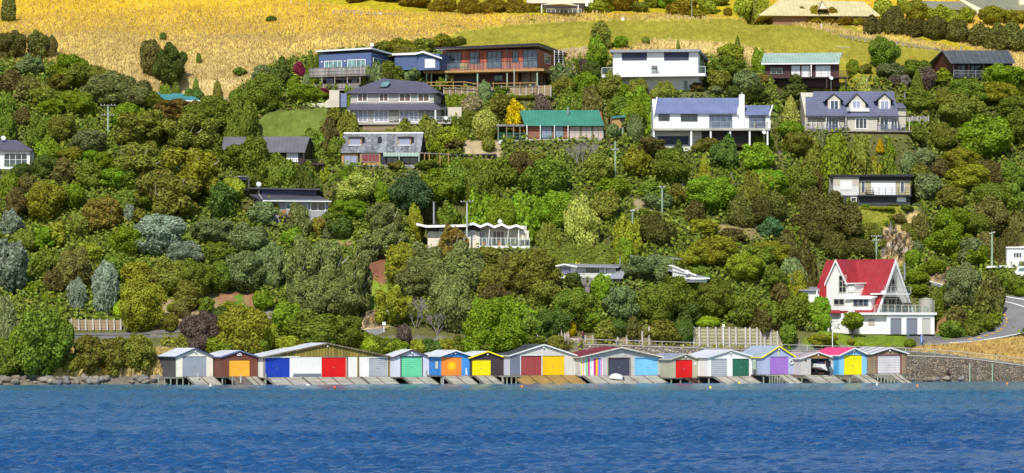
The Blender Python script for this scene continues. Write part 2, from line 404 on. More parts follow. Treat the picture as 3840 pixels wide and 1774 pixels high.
def furniture(kind, label, P, sc=1.0, mat='orange_wood', rot=0, group=None):
    t = T(kind, label, kind.replace('_', ' '), P, group); c, s_ = math.cos(rot), math.sin(rot)
    def B(name, x0, y0, z0, x1, y1, z1, m=mat):
        mb = MB(); mb.box((x0 * sc, y0 * sc, z0 * sc), (x1 * sc, y1 * sc, z1 * sc))
        mb.v = [(P[0] + x * c - y * s_, P[1] + x * s_ + y * c, P[2] + z) for x, y, z in mb.v]; t.add(name, mb, m)
    if kind == 'outdoor_chair':
        B('seat', -.25, -.25, .42, .25, .25, .47); B('backrest', -.25, .2, .5, .25, .25, .95)
        for a in (-.22, .18):
            for b in (-.22, .18): B('leg', a, b, 0, a + .05, b + .05, .42)
    elif kind == 'outdoor_table' or kind == 'picnic_table':
        L = .9; B('tabletop', -L, -.42, .7, L, .42, .76)
        for a in (-L + .1, L - .18):
            for b in (-.36, .28): B('leg', a, b, 0, a + .08, b + .08, .7)
        if kind == 'picnic_table': B('bench', -L, -.85, .4, L, -.6, .45); B('bench', -L, .6, .4, L, .85, .45)
    elif kind == 'garden_bench':
        B('seat', -.7, -.25, .42, .7, .22, .48); B('backrest', -.7, .22, .55, .7, .27, .95)
        for a in (-.66, .6): B('leg', a, -.2, 0, a + .06, .2, .42)
    elif kind == 'barbecue':
        B('firebox', -.45, -.28, .62, .45, .28, .95, 'black_paint'); B('lid', -.47, -.3, .96, .47, .3, 1.22, 'brown_dark')
        B('shelf', -.85, -.22, .86, -.48, .22, .9, 'steel'); B('shelf', .48, -.22, .86, .8, .22, .9, 'steel')
        for a in (-.42, .36): B('leg', a, -.2, 0, a + .06, .2, .62, 'black_paint')
    return t

# H1 blue house, uphill left
h = House('blue_house', 'blue weatherboard house with flat white-edged roof and long grey timber deck', 1197, 320, -20, 10, 1392)
P_ = h.pl
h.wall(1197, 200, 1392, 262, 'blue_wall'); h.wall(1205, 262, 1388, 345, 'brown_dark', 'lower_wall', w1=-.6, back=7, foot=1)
mb = MB(); a = [P_.P(1183, 190, .5), P_.P(1393, 178, .5)]; rp = P_.right(1392)
c_ = rp.P(1480, 203, .5); mb.prism([a[0], a[1], c_, a[0] + (c_ - a[1])], (0, 0, -.22)); h.add('roof', mb, 'white_paint')
mb = MB(); mb.prism([a[0] + Vector((0, 0, .03)), a[1] + Vector((0, 0, .03)), c_ + Vector((0, 0, .03)), a[0] + (c_ - a[1]) + Vector((0, 0, .03))], (0, 0, -.02)); h.add('roof_sheet', mb, 'grey_roof')
h.win(1216, 228, 1283, 274, 4, gl='glass_teal', name='folding_door'); h.win(1303, 223, 1371, 271, 4, gl='glass_teal', name='folding_door')
h.win(1399, 222, 1463, 248, 4, gl='glass_teal', pl=rp)
for x, y in ((1206, 232), (1293, 229)): h.box('wall_lamp', x - 3, y - 2, x + 3, y + 2, 0, .12, 'white_paint')
h.box('deck', 1160, 281, 1371, 287, -.1, 2.4, 'deck_grey'); h.rail(1160, 252, 1371, 281, 2.4, 9, 'deck_grey', 'fence_grey')
h.posts([1208, 1256, 1303, 1350], 286, 318, 2.2, 'deck_grey', .09); h.box('lower_deck', 1172, 333, 1362, 340, -.5, 2.2, 'deck_grey'); h.rail(1175, 313, 1346, 333, 2.2, 8, 'deck_grey', 'fence_grey', name='lower_railing')
for x0, x1 in ((1222, 1252), (1280, 1292), (1318, 1342)): h.win(x0, 292, x1, 316, 2, 'black_paint', 'glass_blue', w=-.6, name='lower_window')
h.dish(1394, 168, 8, -1)
# right wing of the blue house
mb = MB(); h.pl.pbox(mb, 1480, 210, 1568, 262, -12, -4); h.add('wing_wall', mb, 'blue_wall'); h.slab('wing_roof', [(1470, 203, -3.6), (1577, 200, -3.6), (1577, 196, -12), (1470, 199, -12)], .2, 'white_paint')
mb = MB(); h.pl.pbox(mb, 1568, 202, 1648, 262, -14, -3); h.add('end_wall', mb, 'blue_wall'); h.slab('end_roof', [(1560, 200, -2.4), (1585, 193, -2.4), (1657, 216, -2.4), (1657, 213, -14), (1585, 190, -14), (1560, 197, -14)], .2, 'white_paint')
h.win(1594, 221, 1632, 254, 3, gl='white_curtain', w=-3, name='end_window')
# retaining wall below it
w = T('retaining_wall', 'stepped cream concrete wall under the blue house beside the lawn', 'wall', G(1200, 405)); pl = Pl(1180, gY(1180, 405) - .2, -8)
mb = MB(); mb.prism([pl.P(1099, 408), pl.P(1272, 402), pl.P(1272, 338), pl.P(1235, 338), pl.P(1235, 370), pl.P(1215, 386), pl.P(1110, 387), pl.P(1099, 400)], -pl.n * .6); w.add('wall', mb, 'concrete_pale')
mb = MB(); pl.pbox(mb, 1274, 350, 1300, 402, -3, -.8); w.add('garage_door', mb, 'blue_roof')

# H2 red timber house
h = House('red_timber_house', 'red-brown timber house under construction with black flat roof and wide orange deck', 1658, 326, -14, 11, 2016)
h.wall(1658, 188, 2016, 266, 'red_timber'); rp = h.pl.right(2016)
mb = MB(); A = [h.pl.P(1628, 178, 1.8), h.pl.P(2022, 161, 1.8)]; C_ = rp.P(2150, 208, .4); B_ = A[0] + (C_ - A[1]) * .9
mb.prism([A[0], A[1], C_, B_], (0, 0, -.3)); h.add('roof', mb, 'black_paint')
mb = MB(); k = Vector((0, 0, -.31)); mb.prism([A[0] + k + h.pl.u * .3, A[1] + k - h.pl.n * .2, C_ + k, B_ + k], (0, 0, -.04)); h.add('soffit', mb, 'concrete_pale')
for x0, y0, x1, y1, n, b in ((1676, 195, 1730, 256, 4, 1), (1761, 194, 1798, 239, 2, 1), (1827, 191, 1881, 255, 3, 1), (1921, 189, 1944, 235, 2, 0), (1961, 186, 2015, 252, 3, 1)): h.win(x0, y0, x1, y1, n, 'black_paint', 'glass_blue', bars=b)
h.win(2042, 205, 2063, 240, 2, 'white_paint', 'glass', pl=rp, bars=1)
h.box('deck', 1588, 262, 2040, 270, -.2, 2.6, 'deck_orange'); mb = MB(); zz_ = h.pl.uz(2016, 262)[1]; rp.box(mb, -2.4, 9.5, zz_ - .35, zz_, -.2, 1.3); h.add('side_deck', mb, 'deck_orange')
h.rail(1676, 231, 2016, 262, 2.5, 10, 'black_paint', 'glass_rail', name='glass_railing', rails=1)
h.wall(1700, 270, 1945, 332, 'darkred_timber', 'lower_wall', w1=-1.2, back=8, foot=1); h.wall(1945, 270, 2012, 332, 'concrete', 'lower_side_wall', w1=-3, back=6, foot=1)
h.box('garage_opening', 1705, 279, 1800, 326, -1.2, -1.1, 'black_paint'); h.win(1852, 277, 1886, 304, 2, 'black_paint', 'glass', w=-1.2, name='lower_window'); h.box('door', 1925, 272, 1943, 322, -1.2, -1.12, 'deck_orange')
h.posts([1600, 1618, 1673, 1791, 1902, 2015], 268, 328, 2.2, 'pole_green', .1); h.posts([1717 - 30, 1990, 2032], 268, 318, -1.0, 'rust', .1)
for x in (1673, 1791, 1902, 2015): h.posts([x], 184, 262, 1.5, 'black_paint', .06, 'verandah_post')
h.box('plywood_box', 1725, 237, 1751, 260, 1.0, 1.8, 'deck_orange')
pl = Pl(1800, gY(1800, 345) - 2.4, -8)
for nm, lab, x0, x1, y0, y1 in (('retaining_fence', 'timber retaining fence below the red timber house, left stretch behind the hedge', 1664, 1845, 329, 362), ('retaining_fence', 'tall timber retaining fence below the red timber house, beside the magnolias', 1880, 2066, 322, 360)):
    t = T(nm, lab, 'fence', pl.P((x0 + x1) / 2, y1)); mb = MB(); pl.pbox(mb, x0, y0, x1, y1 + 6, -.1, 0); t.add('boards', mb, 'fence_timber')
    for i in range(9):
        x = x0 + (x1 - x0) * i / 8; mb = MB(); pl.pbox(mb, x - 1.5, y0 - 2, x + 1.5, y1 + 6, 0, .12); t.add('post', mb, 'post_grey')
t = T('timber_railing', 'pale timber safety railing in front of the red timber house', 'railing', pl.P(1700, 330, .5))
for (xa, ya, xb, yb) in ((1600, 309, 1740, 307), (1740, 307, 1800, 316), (1845, 313, 2016, 310), (1600, 320, 1735, 322), (1735, 322, 1800, 328)):
    mb = MB(); mb.tube(pl.P(xa, ya, .6), pl.P(xb, yb, .6), .07, n=4); t.add('rail', mb, 'deck_orange')
for x in (1602, 1650, 1700, 1740, 1790, 1850, 1900, 1950, 2010): mb = MB(); mb.tube(pl.P(x, 307, .6), pl.P(x, 336, .6), .06, n=4); t.add('post', mb, 'deck_orange')
t = T('scaffold_ladder', 'white metal scaffold ladders leaning on the red timber house', 'ladder', rp.P(2095, 252, 1.2))
for xo in (2079, 2096):
    mb = MB()
    for x in (xo, xo + 15): mb.tube(rp.P(x, 252, 1.2), rp.P(x, 189, 1.0), .05, n=5)
    for k in range(7): mb.tube(rp.P(xo, 196 + k * 9, 1.1), rp.P(xo + 15, 196 + k * 9, 1.1), .04, n=5)
    t.add('ladder', mb, 'white_paint')

# H3 white house with black panels
h = House('white_modern_house', 'white modern house with black wall panels, grey flat roof and glass balcony', 2299, 343, -9, 9, 2618)
rp = h.pl.right(2618)
h.wall(2299, 194, 2618, 286, 'white_paint'); h.wall(2304, 286, 2616, 346, 'white_paint', 'lower_wall', w1=-1.0, back=8, foot=1.5)
mb = MB(); A = [h.pl.P(2286, 187, .9), h.pl.P(2624, 184, .9)]; C_ = rp.P(2657, 224, .5); mb.prism([A[0], A[1], C_, A[0] + (C_ - A[1])], (0, 0, -.38)); h.add('roof', mb, 'grey_roof')
for x0, x1 in ((2332, 2426), (2490, 2583)): h.box('wall_panel', x0, 197, x1, 227, 0, .05, 'navy'); h.win(x0, 228, x1, 277, 4, gl='white_curtain', name='glass_door', fw=.07)
for x0, x1 in ((2626, 2634), (2638, 2648)): h.win(x0, 206, x1, 270, 1, 'black_paint', 'glass', pl=rp)
h.box('balcony', 2257, 277, 2645, 287, -.1, 2.0, 'white_paint'); h.rail(2257, 251, 2645, 277, 1.95, 9, 'white_paint', 'glass_rail', rails=1, name='glass_railing')
h.win(2345, 297, 2476, 340, 1, 'palegrey_board', 'white_board', w=-1.0, name='garage_door'); h.win(2562, 300, 2581, 345, 1, 'white_paint', 'glass', w=-1.0, name='door')
furniture('barbecue', 'dark barbecue on the white balcony between the glass doors', h.pl.P(2454, 276, .9), 1.0)

# H4 mint roof house
h = House('mint_roof_house', 'dark red weatherboard house with pale mint green ribbed roof and brown deck', 2870, 300, -4, 8, 3147)
h.gable((2865, 200), (3157, 197), (3146, 238), (2854, 236), -3.6, 1.0, 'mint_roof', 'darkred_timber', 2870, 3147, 300, foot=1.2)
h.box('gutter', 2854, 237, 3146, 241, .98, 1.1, 'white_paint')
h.win(2890, 254, 2935, 278, 2, 'mint_roof', 'glass')
for x0, x1 in ((2968, 3000), (3006, 3036)): h.win(x0, 247, x1, 289, 2, 'white_paint', 'white_curtain', name='glass_door')
h.win(3059, 247, 3114, 289, 3, 'white_paint', 'white_curtain', name='glass_door')
h.box('downpipe', 3040, 240, 3044, 290, .85, 1.0, 'white_paint')
h.box('deck', 2838, 288, 3178, 293, -.2, 1.9, 'brown_dark'); h.rail(2838, 266, 3178, 288, 1.85, 14, 'brown_dark', 'bars'); h.posts([2900, 3000, 3100, 3172], 293, 330, 1.6, 'brown_dark', .1)
h.dish(3117, 292, 8, 2.4, yb=345)
t = T('tv_antenna', 'thin tv antenna on a mast beside the mint green roof', 'antenna', h.pl.P(3160, 220, -3)); mb = MB(); mb.tube(h.pl.P(3160, 225, -3), h.pl.P(3160, 176, -3), .03, n=5); mb.tube(h.pl.P(3134, 174, -3), h.pl.P(3188, 178, -3), .03, n=5)
for k in range(6): q = h.pl.P(3138 + k * 9, 175, -3); mb.tube(q - Vector((0, .4, 0)), q + Vector((0, .4, 0)), .012, n=4)
t.add('aerial', mb, 'steel')

# H5 dark verandah house
h = House('dark_verandah_house', 'dark maroon house with grey ribbed gable roof and long shaded verandah', 3565, 300, 14, 8, 3800)
h.gable((3532, 189), (3782, 189), (3809, 235), (3565, 235), -4.2, 2.0, 'dark_rib_roof', 'darkred_timber', 3572, 3795, 300, foot=1.2, w1=-.2)
for x0, x1 in ((3590, 3620), (3640, 3680), (3690, 3735), (3745, 3785)): h.win(x0, 244, x1, 288, 2, 'black_paint', 'glass', w=-.2)
h.box('deck', 3572, 288, 3800, 294, -.2, 1.8, 'charcoal'); h.rail(3576, 265, 3795, 288, 1.75, 8, 'steel', 'bars'); h.posts([3576, 3633, 3688, 3744, 3795], 236, 288, 1.7, 'brown_dark', .07, 'verandah_post')
h.box('foundation', 3686, 294, 3716, 322, -3, 1.2, 'concrete'); h.posts([3590, 3640, 3780], 294, 320, 1.4, 'brown_dark', .1, 'pile'); h.flue(3605, 177, 190, -4)

# H6 two-storey hip roof house
h = House('two_storey_house', 'two-storey grey-beige weatherboard house with dark hip roof and wide front deck', 1306, 459, -8, 9, 1627)
rp = h.pl.right(1627)
h.wall(1315, 344, 1627, 388, 'greybeige_board', 'upper_wall'); h.wall(1306, 404, 1640, 459, 'greybeige_board', 'lower_wall', w1=.3, back=9.3, foot=.5)
def hip(h, nm, e0, e1, e2, r0, r1, wf, wr, mat, t=.2):
    """e0,e1 front eave px points, e2 = back depth; r0,r1 ridge px points"""
    E0, E1 = h.pl.P(*e0, wf), h.pl.P(*e1, wf); bk = -h.pl.n * e2; R0, R1 = h.pl.P(*r0, wr), h.pl.P(*r1, wr); E2, E3 = E1 + bk, E0 + bk
    mb = MB(); v = [E0, E1, E2, E3, R0, R1]; v2 = [p - Vector((0, 0, t)) for p in (E0, E1, E2, E3)]
    mb.add(v + v2, [(0, 1, 5, 4), (1, 2, 5), (2, 3, 4, 5), (3, 0, 4), (0, 6, 7, 1), (1, 7, 8, 2), (2, 8, 9, 3), (3, 9, 6, 0), (6, 9, 8, 7)]); return h.add(nm, mb, mat)
R = hip(h, 'roof', (1299, 345), (1640, 344), 10.5, (1437, 294), (1592, 308), .7, -4.6, 'slate_tile')
mb = MB(); mb.prism([h.pl.P(1437, 306, -2.6), h.pl.P(1466, 304, -2.6), h.pl.P(1450, 326, -1.2), h.pl.P(1424, 327, -1.2)], (0, -.06, .06)); h.add('skylight', mb, 'glass_teal', R)
h.slab('skirt_roof', [(1302, 409, 1.6), (1652, 409, 1.6), (1627, 386, -.1), (1317, 386, -.1)], .15, 'slate_tile'); mb = MB(); q = h.pl
mb.prism([q.P(1652, 409, 1.6), q.P(1627, 386, -.1), rp.P(1668, 389, 0), rp.P(1690, 411, 1.5)], (0, 0, -.15)); h.add('side_skirt_roof', mb, 'slate_tile')
for x0, x1 in ((1340, 1379), (1421, 1457), (1496, 1541), (1566, 1611)): h.win(x0, 349, x1, 382, 2, gl='brown_blind', fw=.13)
h.win(1640, 350, 1652, 380, 1, pl=rp, gl='lavender_curtain')
for x0, x1, n in ((1325, 1380, 3), (1402, 1457, 3), (1497, 1570, 4)): h.win(x0, 414, x1, 459, n, gl='lavender_curtain', w=.3, name='glass_door', fw=.14)
h.win(1592, 413, 1634, 440, 2, gl='glass', w=.3)
h.box('deck', 1322, 459, 1690, 466, -.2, 2.2, 'concrete'); h.rail(1322, 438, 1690, 460, 2.1, 12, 'steel', 'bars'); h.box('deck_base', 1360, 468, 1560, 492, -.5, 1.9, 'fence_timber')
h.dish(1671, 442, 8, 2.6); h.posts([1633], 410, 459, 1.5, 'white_paint', .1)
t = T('parasol', 'closed dark grey parasol standing on the deck of the two-storey house', 'parasol', h.pl.P(1670, 459, 1.6)); mb = MB(); mb.chain([h.pl.P(1670, 459, 1.6), h.pl.P(1670, 440, 1.6), h.pl.P(1670, 420, 1.6), h.pl.P(1670, 387, 1.6)], [.04, .16, .2, .03]); t.add('canopy', mb, 'charcoal')
furniture('garden_bench', 'small timber bench on the deck of the two-storey house', h.pl.P(1474, 459, 1.2), 1, 'deck_grey'); furniture('outdoor_table', 'dark outdoor table under the porch of the two-storey house', h.pl.P(1610, 459, 1.0), 1.1, 'black_paint')
t = T('garden_wall', 'cream rendered wall between the two-storey house and the hedge', 'wall', G(1700, 455)); pl = Pl(1700, gY(1700, 455) + 1, -5); mb = MB(); pl.pbox(mb, 1679, 402, 1731, 470, -.3, 0); t.add('wall', mb, 'concrete_pale')

# H7 green roof house
h = House('green_roof_house', 'low house with emerald green roof, green balcony rails and ivy-covered base wall', 1974, 522, 3, 8, 2268)
h.gable((1947, 413), (2246, 413), (2266, 469), (1968, 469), -3.8, .8, 'green_roof', 'red_timber', 1974, 2262, 524, foot=.3)
for x0, x1, n in ((2028, 2070, 2), (2080, 2112, 2)): h.win(x0, 472, x1, 520, n, 'teal_trim', 'lavender_curtain')
for x0, x1 in ((2134, 2176), (2179, 2220), (2223, 2264)): h.win(x0, 473, x1, 523, 2, 'teal_trim', 'pink_panel', bars=1)
h.posts([1976, 2026, 2079, 2130], 469, 524, .75, 'ivy_post', .07, 'verandah_post'); h.rail(1978, 497, 2130, 522, .75, 6, 'teal_trim', 'bars'); h.flue(2130, 405, 430, -2.2)
h.box('floor_edge', 1970, 522, 2268, 527, -6, .85, 'concrete')
h.wall(1974, 527, 2268, 612, 'brown_dark', 'foundation', w1=-.1, back=7, foot=1.5)
h.box('downpipe', 1974, 470, 1978, 612, .7, .8, 'white_paint')
h.box('side_deck', 1898, 525, 1972, 534, -4, .7, 'concrete'); h.rail(1868, 499, 1972, 525, .65, 5, 'teal_trim', 'bars', name='side_railing'); h.box('pergola_roof', 1862, 466, 1966, 474, -3.5, .8, 'deck_grey')
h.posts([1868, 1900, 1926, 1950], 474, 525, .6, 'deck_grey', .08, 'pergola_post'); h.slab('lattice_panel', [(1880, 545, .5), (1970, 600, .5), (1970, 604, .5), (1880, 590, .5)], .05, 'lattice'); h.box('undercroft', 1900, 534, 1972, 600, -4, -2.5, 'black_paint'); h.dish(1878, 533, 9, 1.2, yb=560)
# playhouse
t = T('playhouse', 'small wooden treehouse with green roof on posts right of the green-roofed house', 'treehouse', G(2320, 520)); pl = Pl(2320, gY(2320, 520), 10)
mb = MB(); pl.pbox(mb, 2296, 440, 2330, 481, -1.6, 0); t.add('cabin', mb, 'deck_orange'); mb = MB(); mb.prism([pl.P(2292, 441, .3), pl.P(2348, 436, .3), pl.P(2348, 431, -1.8), pl.P(2292, 436, -1.8)], (0, 0, -.12)); t.add('roof', mb, 'teal_trim')
mb = MB(); pl.pbox(mb, 2325, 441, 2343, 456, -.5, .02); t.add('window', mb, 'black_paint')
for x, yb in ((2335, 522), (2300, 500), (2322, 512)): mb = MB(); mb.tube(pl.P(x, yb + 8, 0), pl.P(x, 478, 0), .12); t.add('post', mb, 'pole_green')

# H9 white house with chimney and blue roof
h = House('white_chimney_house', 'long white house with slate-blue roof, tall white chimney and balcony on columns', 2447, 562, 0, 9, 2894)
h.gable((2457, 367), (2771, 367), (2768, 423), (2451, 423), -4.4, .5, 'blue_roof', 'white_paint', 2450, 2772, 482)
h.gable((2793, 395), (2888, 395), (2886, 428), (2793, 428), -3.4, .5, 'blue_roof', 'white_paint', 2772.5, 2890, 482)
for pts in ([(2450, 424, .6), (2450, 430, .6), (2461, 370, -4.4), (2461, 364, -4.4)], [(2764, 424, .62), (2764, 431, .62), (2775, 371, -4.4), (2775, 364, -4.4)], [(2884, 428, .6), (2884, 434, .6), (2895, 400, -3.4), (2895, 393, -3.4)]):
    mb = MB(); mb.prism([h.pl.P(*p) for p in pts], (.2, 0, 0)); h.add('parapet', mb, 'white_paint')
h.box('chimney', 2772.5, 354, 2792, 482, -1.2, .3, 'white_paint'); h.box('chimney_pot', 2779, 347, 2785, 354, -.8, -.3, 'steel')
for x0, y0, x1, y1, n, g in ((2469, 427, 2511, 453, 2, 'glass'), (2553, 427, 2616, 456, 2, 'glass')): h.win(x0, y0, x1, y1, n, 'black_paint', g)
h.win(2659, 430, 2746, 479, 4, 'blue_roof', 'glass_blue', name='glass_door'); h.win(2808, 434, 2871, 479, 4, 'blue_roof', 'glass_blue', name='glass_door')
h.box('balcony', 2444, 481, 2888, 489, -.1, 2.0, 'concrete'); h.rail(2444, 456, 2888, 481, 1.95, 6, 'steel', None, rails=4)
h.wall(2447, 489, 2631, 563, 'palegrey_board', 'lower_wall', w1=-.3, back=7, foot=1.5); h.wall(2631, 489, 2890, 540, 'black_paint', 'lower_glazing', w1=-1.5, back=6)
h.box('base_wall', 2631, 538, 2890, 552, -6, -1.2, 'brick'); h.win(2463, 508, 2585, 545, 1, 'palegrey_board', 'navy', w=-.3, name='garage_door'); h.win(2601, 511, 2621, 540, 1, 'white_paint', 'palegrey_board', w=-.3, name='door')
h.posts([2451, 2592], 489, 558, 1.7, 'white_paint', .13, 'column'); h.posts([2665, 2738, 2811, 2878], 489, 545, 1.7, 'white_paint', .12, 'column')
h.dish(2865, 496, 8, 2.3, yb=530)
furniture('outdoor_chair', 'folding chair at the left of the balcony table on the white chimney house', h.pl.P(2835, 480, 1.1), 1, 'cream', 1.2); furniture('outdoor_chair', 'folding chair at the right of the balcony table on the white chimney house', h.pl.P(2872, 480, 1.1), 1, 'cream', -1.2)
furniture('outdoor_table', 'small dark table on the balcony of the white chimney house', h.pl.P(2853, 480, 1.1), .8, 'black_paint')

# H10 dormer house
h = House('dormer_house', 'cream house with blue-grey tiled roof, three dormer windows and pergola deck', 3011, 492, 3, 8.5, 3370)
h.gable((3050, 343), (3351, 343), (3371, 437), (3036, 437), -4.6, .7, 'bluegrey_tile', 'beige_board', 3018, 3366, 492, foot=.8)
h.gable((3020, 363), (3062, 363), (3062, 436.5), (3022, 436.5), -3.6, .75, 'bluegrey_tile', 'beige_board', 3023, 3060, 491, foot=.8, w1=.05)
def dormer(h, xc, ytop, xl, xr, ye, yb, win, w=0.1, wb=-4, mat='bluegrey_tile', wall='beige_board'):
    pl = h.pl; a, b, c = pl.P(xc, ytop, w + .3), pl.P(xl - 14, ye, w + .3), pl.P(xr + 14, ye, w + .3); bk = -pl.n * 3.4
    o = MB(); pts = [pl.P(xc, ytop + 5, w), pl.P(xl, ye - 2, w), pl.P(xl, yb, w), pl.P(xr, yb, w), pl.P(xr, ye - 2, w)]; o.prism(pts, -pl.n * 3); dm = h.add('dormer', o, wall)
    r = MB(); r.prism([a, b, b + bk, a + bk], (0, 0, -.14)); r.prism([a + Vector((0, 0, .002)), a + bk + Vector((0, 0, .002)), c + bk, c], (0, 0, -.14)); h.add('dormer_roof', r, mat, dm)
    x0, y0, x1, y1, n, gl = win; u0, z1 = pl.uz(x0, y0, w); u1, z0 = pl.uz(x1, y1, w)
    m = MB(); pl.box(m, u0 - .1, u1 + .1, z0 - .1, z1 + .1, w, w + .05); h.add('window_frame', m, 'white_paint', dm)
    for i in range(n): m = MB(); ua = u0 + (u1 - u0) * i / n + .04; ub = u0 + (u1 - u0) * (i + 1) / n - .04; pl.box(m, ua, ub, z0, z1, w + .05, w + .07); h.add('pane', m, gl, dm)
dormer(h, 3127, 347, 3105, 3151, 377, 413, (3114, 378, 3143, 408, 2, 'glass_blue'), -1.0); dormer(h, 3317, 347, 3295, 3340, 377, 414, (3302, 379, 3332, 408, 2, 'lavender_curtain'), -1.0)
dormer(h, 3214, 347, 3184, 3245, 392, 410, (3196, 379, 3226, 405, 2, 'lavender_curtain'), -1.0)
h.box('dormer_balcony', 3180, 406, 3260, 418, -1.5, .2, 'white_board'); h.slab('porch_roof', [(3160, 434, 1.4), (3292, 434, 1.4), (3278, 417, -.6), (3170, 417, -.6)], .15, 'bluegrey_tile')
h.box('porch', 3178, 435, 3290, 492, -1, .9, 'beige_board'); h.win(3207, 442, 3252, 484, 3, gl='glass', w=.9, fw=.12)
for x0, x1, n in ((3042, 3062, 1), (3093, 3145, 4), (3266, 3284, 1), (3298, 3332, 2), (3340, 3366, 2)): h.win(x0, 443, x1, 487, n, gl='glass', fw=.12)
h.box('pergola_beam', 3020, 434, 3172, 438, 1.9, 2.1, 'brown_dark'); h.box('pergola_beam', 3292, 434, 3415, 438, 1.9, 2.1, 'brown_dark')
for k in range(9): x = 3026 + k * 17; h.slab('pergola_slat', [(x, 437, 2.0), (x + 2, 437, 2.0), (x + 2, 436, -.1), (x, 436, -.1)], .12, 'brown_dark')
h.posts([3026, 3098, 3172, 3300, 3410], 437, 492, 1.9, 'beige_board', .07, 'pergola_post'); h.box('deck', 3003, 490, 3420, 495, -.2, 2.1, 'deck_grey'); h.rail(3003, 467, 3175, 491, 2.05, 8, 'blue_roof', 'bars'); h.rail(3290, 467, 3395, 491, 2.05, 6, 'blue_roof', 'bars')
h.wall(3362, 402, 3397, 492, 'beige_board', 'wing_wall', w1=-1.5, back=5); h.slab('wing_roof', [(3350, 402, -1.0), (3397, 402, -1.0), (3385, 388, -4), (3350, 386, -4)], .14, 'bluegrey_tile'); h.dish(3181, 409, 9, .7, mat='grey_roof')
t = T('garden_fence', 'weathered grey board fence right of the dormer house', 'fence', G(3440, 470)); pl = Pl(3440, gY(3440, 470), 5); mb = MB(); pl.pbox(mb, 3400, 437, 3482, 470, -.08, 0); t.add('boards', mb, 'fence_grey')
for k in range(5): mb = MB(); pl.pbox(mb, 3400 + k * 20, 434, 3404 + k * 20, 472, .0, .1); t.add('post', mb, 'post_grey')

# H12 weathered roof house
h = House('weathered_roof_house', 'timber house with steep patchy grey roof, two box dormers and teal awning', 1280, 620, -6, 7.5, 1571)
h.gable((1289, 498), (1588, 497), (1577, 569), (1276, 570), -3.4, .5, 'weathered_roof', 'black_paint', 1285, 1572, 620, foot=.8)
h.slab('ridge_cap', [(1289, 496.5, -3.1), (1588, 495.5, -3.1), (1588, 495.5, -3.6), (1289, 496.5, -3.6)], .2, 'white_paint')
for x0, x1 in ((1305, 1359), (1489, 1544)):
    m = MB(); h.pl.pbox(m, x0 + 3, 514, x1 - 3, 546, -3.2, -.7); dm = h.add('dormer', m, 'deck_orange'); m = MB(); h.pl.pbox(m, x0, 512, x1 + 2, 516, -3.4, -.4); h.add('dormer_roof', m, 'brown_dark', dm)
    m = MB(); h.pl.pbox(m, x0 + 7, 518, x1 - 7, 544, -.7, -.66); h.add('pane', m, 'lavender_curtain', dm); m = MB(); h.pl.pbox(m, x0 + 3, 543.5, x1 - 3, 546, -.7, -.55); h.add('sill', m, 'white_paint', dm)
h.slab('skylight', [(1417, 513, -1.9), (1431, 513, -1.9), (1430, 530, -1.1), (1416, 530, -1.1)], .1, 'black_paint')
h.wall(1281, 571, 1342, 622, 'deck_orange', 'entry_wall', w1=.1, back=3); h.win(1290, 582, 1340, 620, 2, 'deck_grey', 'lavender_curtain', w=.1); h.win(1354, 577, 1422, 608, 5, 'deck_grey', 'maroon', w=.3); h.wall(1350, 571, 1426, 628, 'deck_orange', 'bay_wall', w1=.3, back=2)
h.slab('awning', [(1437, 585, 1.7), (1573, 585, 1.7), (1573, 570, .3), (1437, 570, .3)], .06, 'mint_roof'); h.win(1450, 588, 1492, 616, 2, 'brown_dark', 'glass_blue'); h.win(1502, 587, 1568, 616, 2, 'brown_dark', 'glass')
h.posts([1497, 1571], 584, 620, 1.6, 'mint_roof', .07); h.box('balcony_screen', 1332, 618, 1563, 654, 1.7, 1.8, 'fence_grey'); h.box('deck', 1332, 618, 1563, 622, 0, 1.7, 'deck_grey')
t = T('pergola', 'rough timber pergola attached right of the weathered-roof house', 'pergola', G(1625, 620)); pl = h.pl
for x in (1574, 1592, 1610, 1650, 1682): mb = MB(); mb.tube(pl.P(x, 622, .5), pl.P(x, 573, .5), .08, n=5); t.add('post', mb, 'deck_orange')
mb = MB(); mb.tube(pl.P(1568, 574, .5), pl.P(1690, 580, .5), .1, n=5)
for k in range(9): x = 1572 + k * 14; mb.tube(pl.P(x, 572 + k * .6, .7), pl.P(x, 571 + k * .6, -2.5), .06, n=4)
t.add('roof_beams', mb, 'deck_grey')
t = T('carport', 'thin flat-roofed carport with white posts above the clipped hedge', 'carport', G(1800, 602)); pl = Pl(1800, gY(1800, 602), 0); mb = MB(); mb.prism([pl.P(1690, 579, .5), pl.P(1862, 579, .5), pl.P(1862, 575, -3), pl.P(1690, 575, -3)], (0, 0, -.12)); t.add('roof', mb, 'charcoal')
for x in (1716, 1803): mb = MB(); mb.tube(pl.P(x, 605, .2), pl.P(x, 580, .2), .1, n=6); t.add('post', mb, 'white_paint')

# H13 dark brown house
h = House('dark_brown_house', 'long dark brown house with plain grey gable roof and barred deck', 850, 622, -9, 8, 1140)
h.gable((839, 513), (1162, 512), (1144, 569), (829, 569), -3.8, .8, M('plain_grey_roof', (.14, .135, .145), .6, ('v', 0, .6, .15)), 'brown_dark', 850, 1136, 622, foot=.5)
h.win(1075, 574, 1118, 608, 2, gl='white_curtain', name='glass_door'); h.box('deck', 1050, 612, 1215, 618, -.2, 1.6, 'brown_dark'); h.rail(1060, 598, 1215, 617, 1.55, 9, 'brown_dark', 'bars'); h.posts([1139], 569, 615, .7, 'brown_dark', .08)
h.posts([1066, 1120, 1180, 1212], 618, 640, 1.3, 'brown_dark', .1, 'pile')

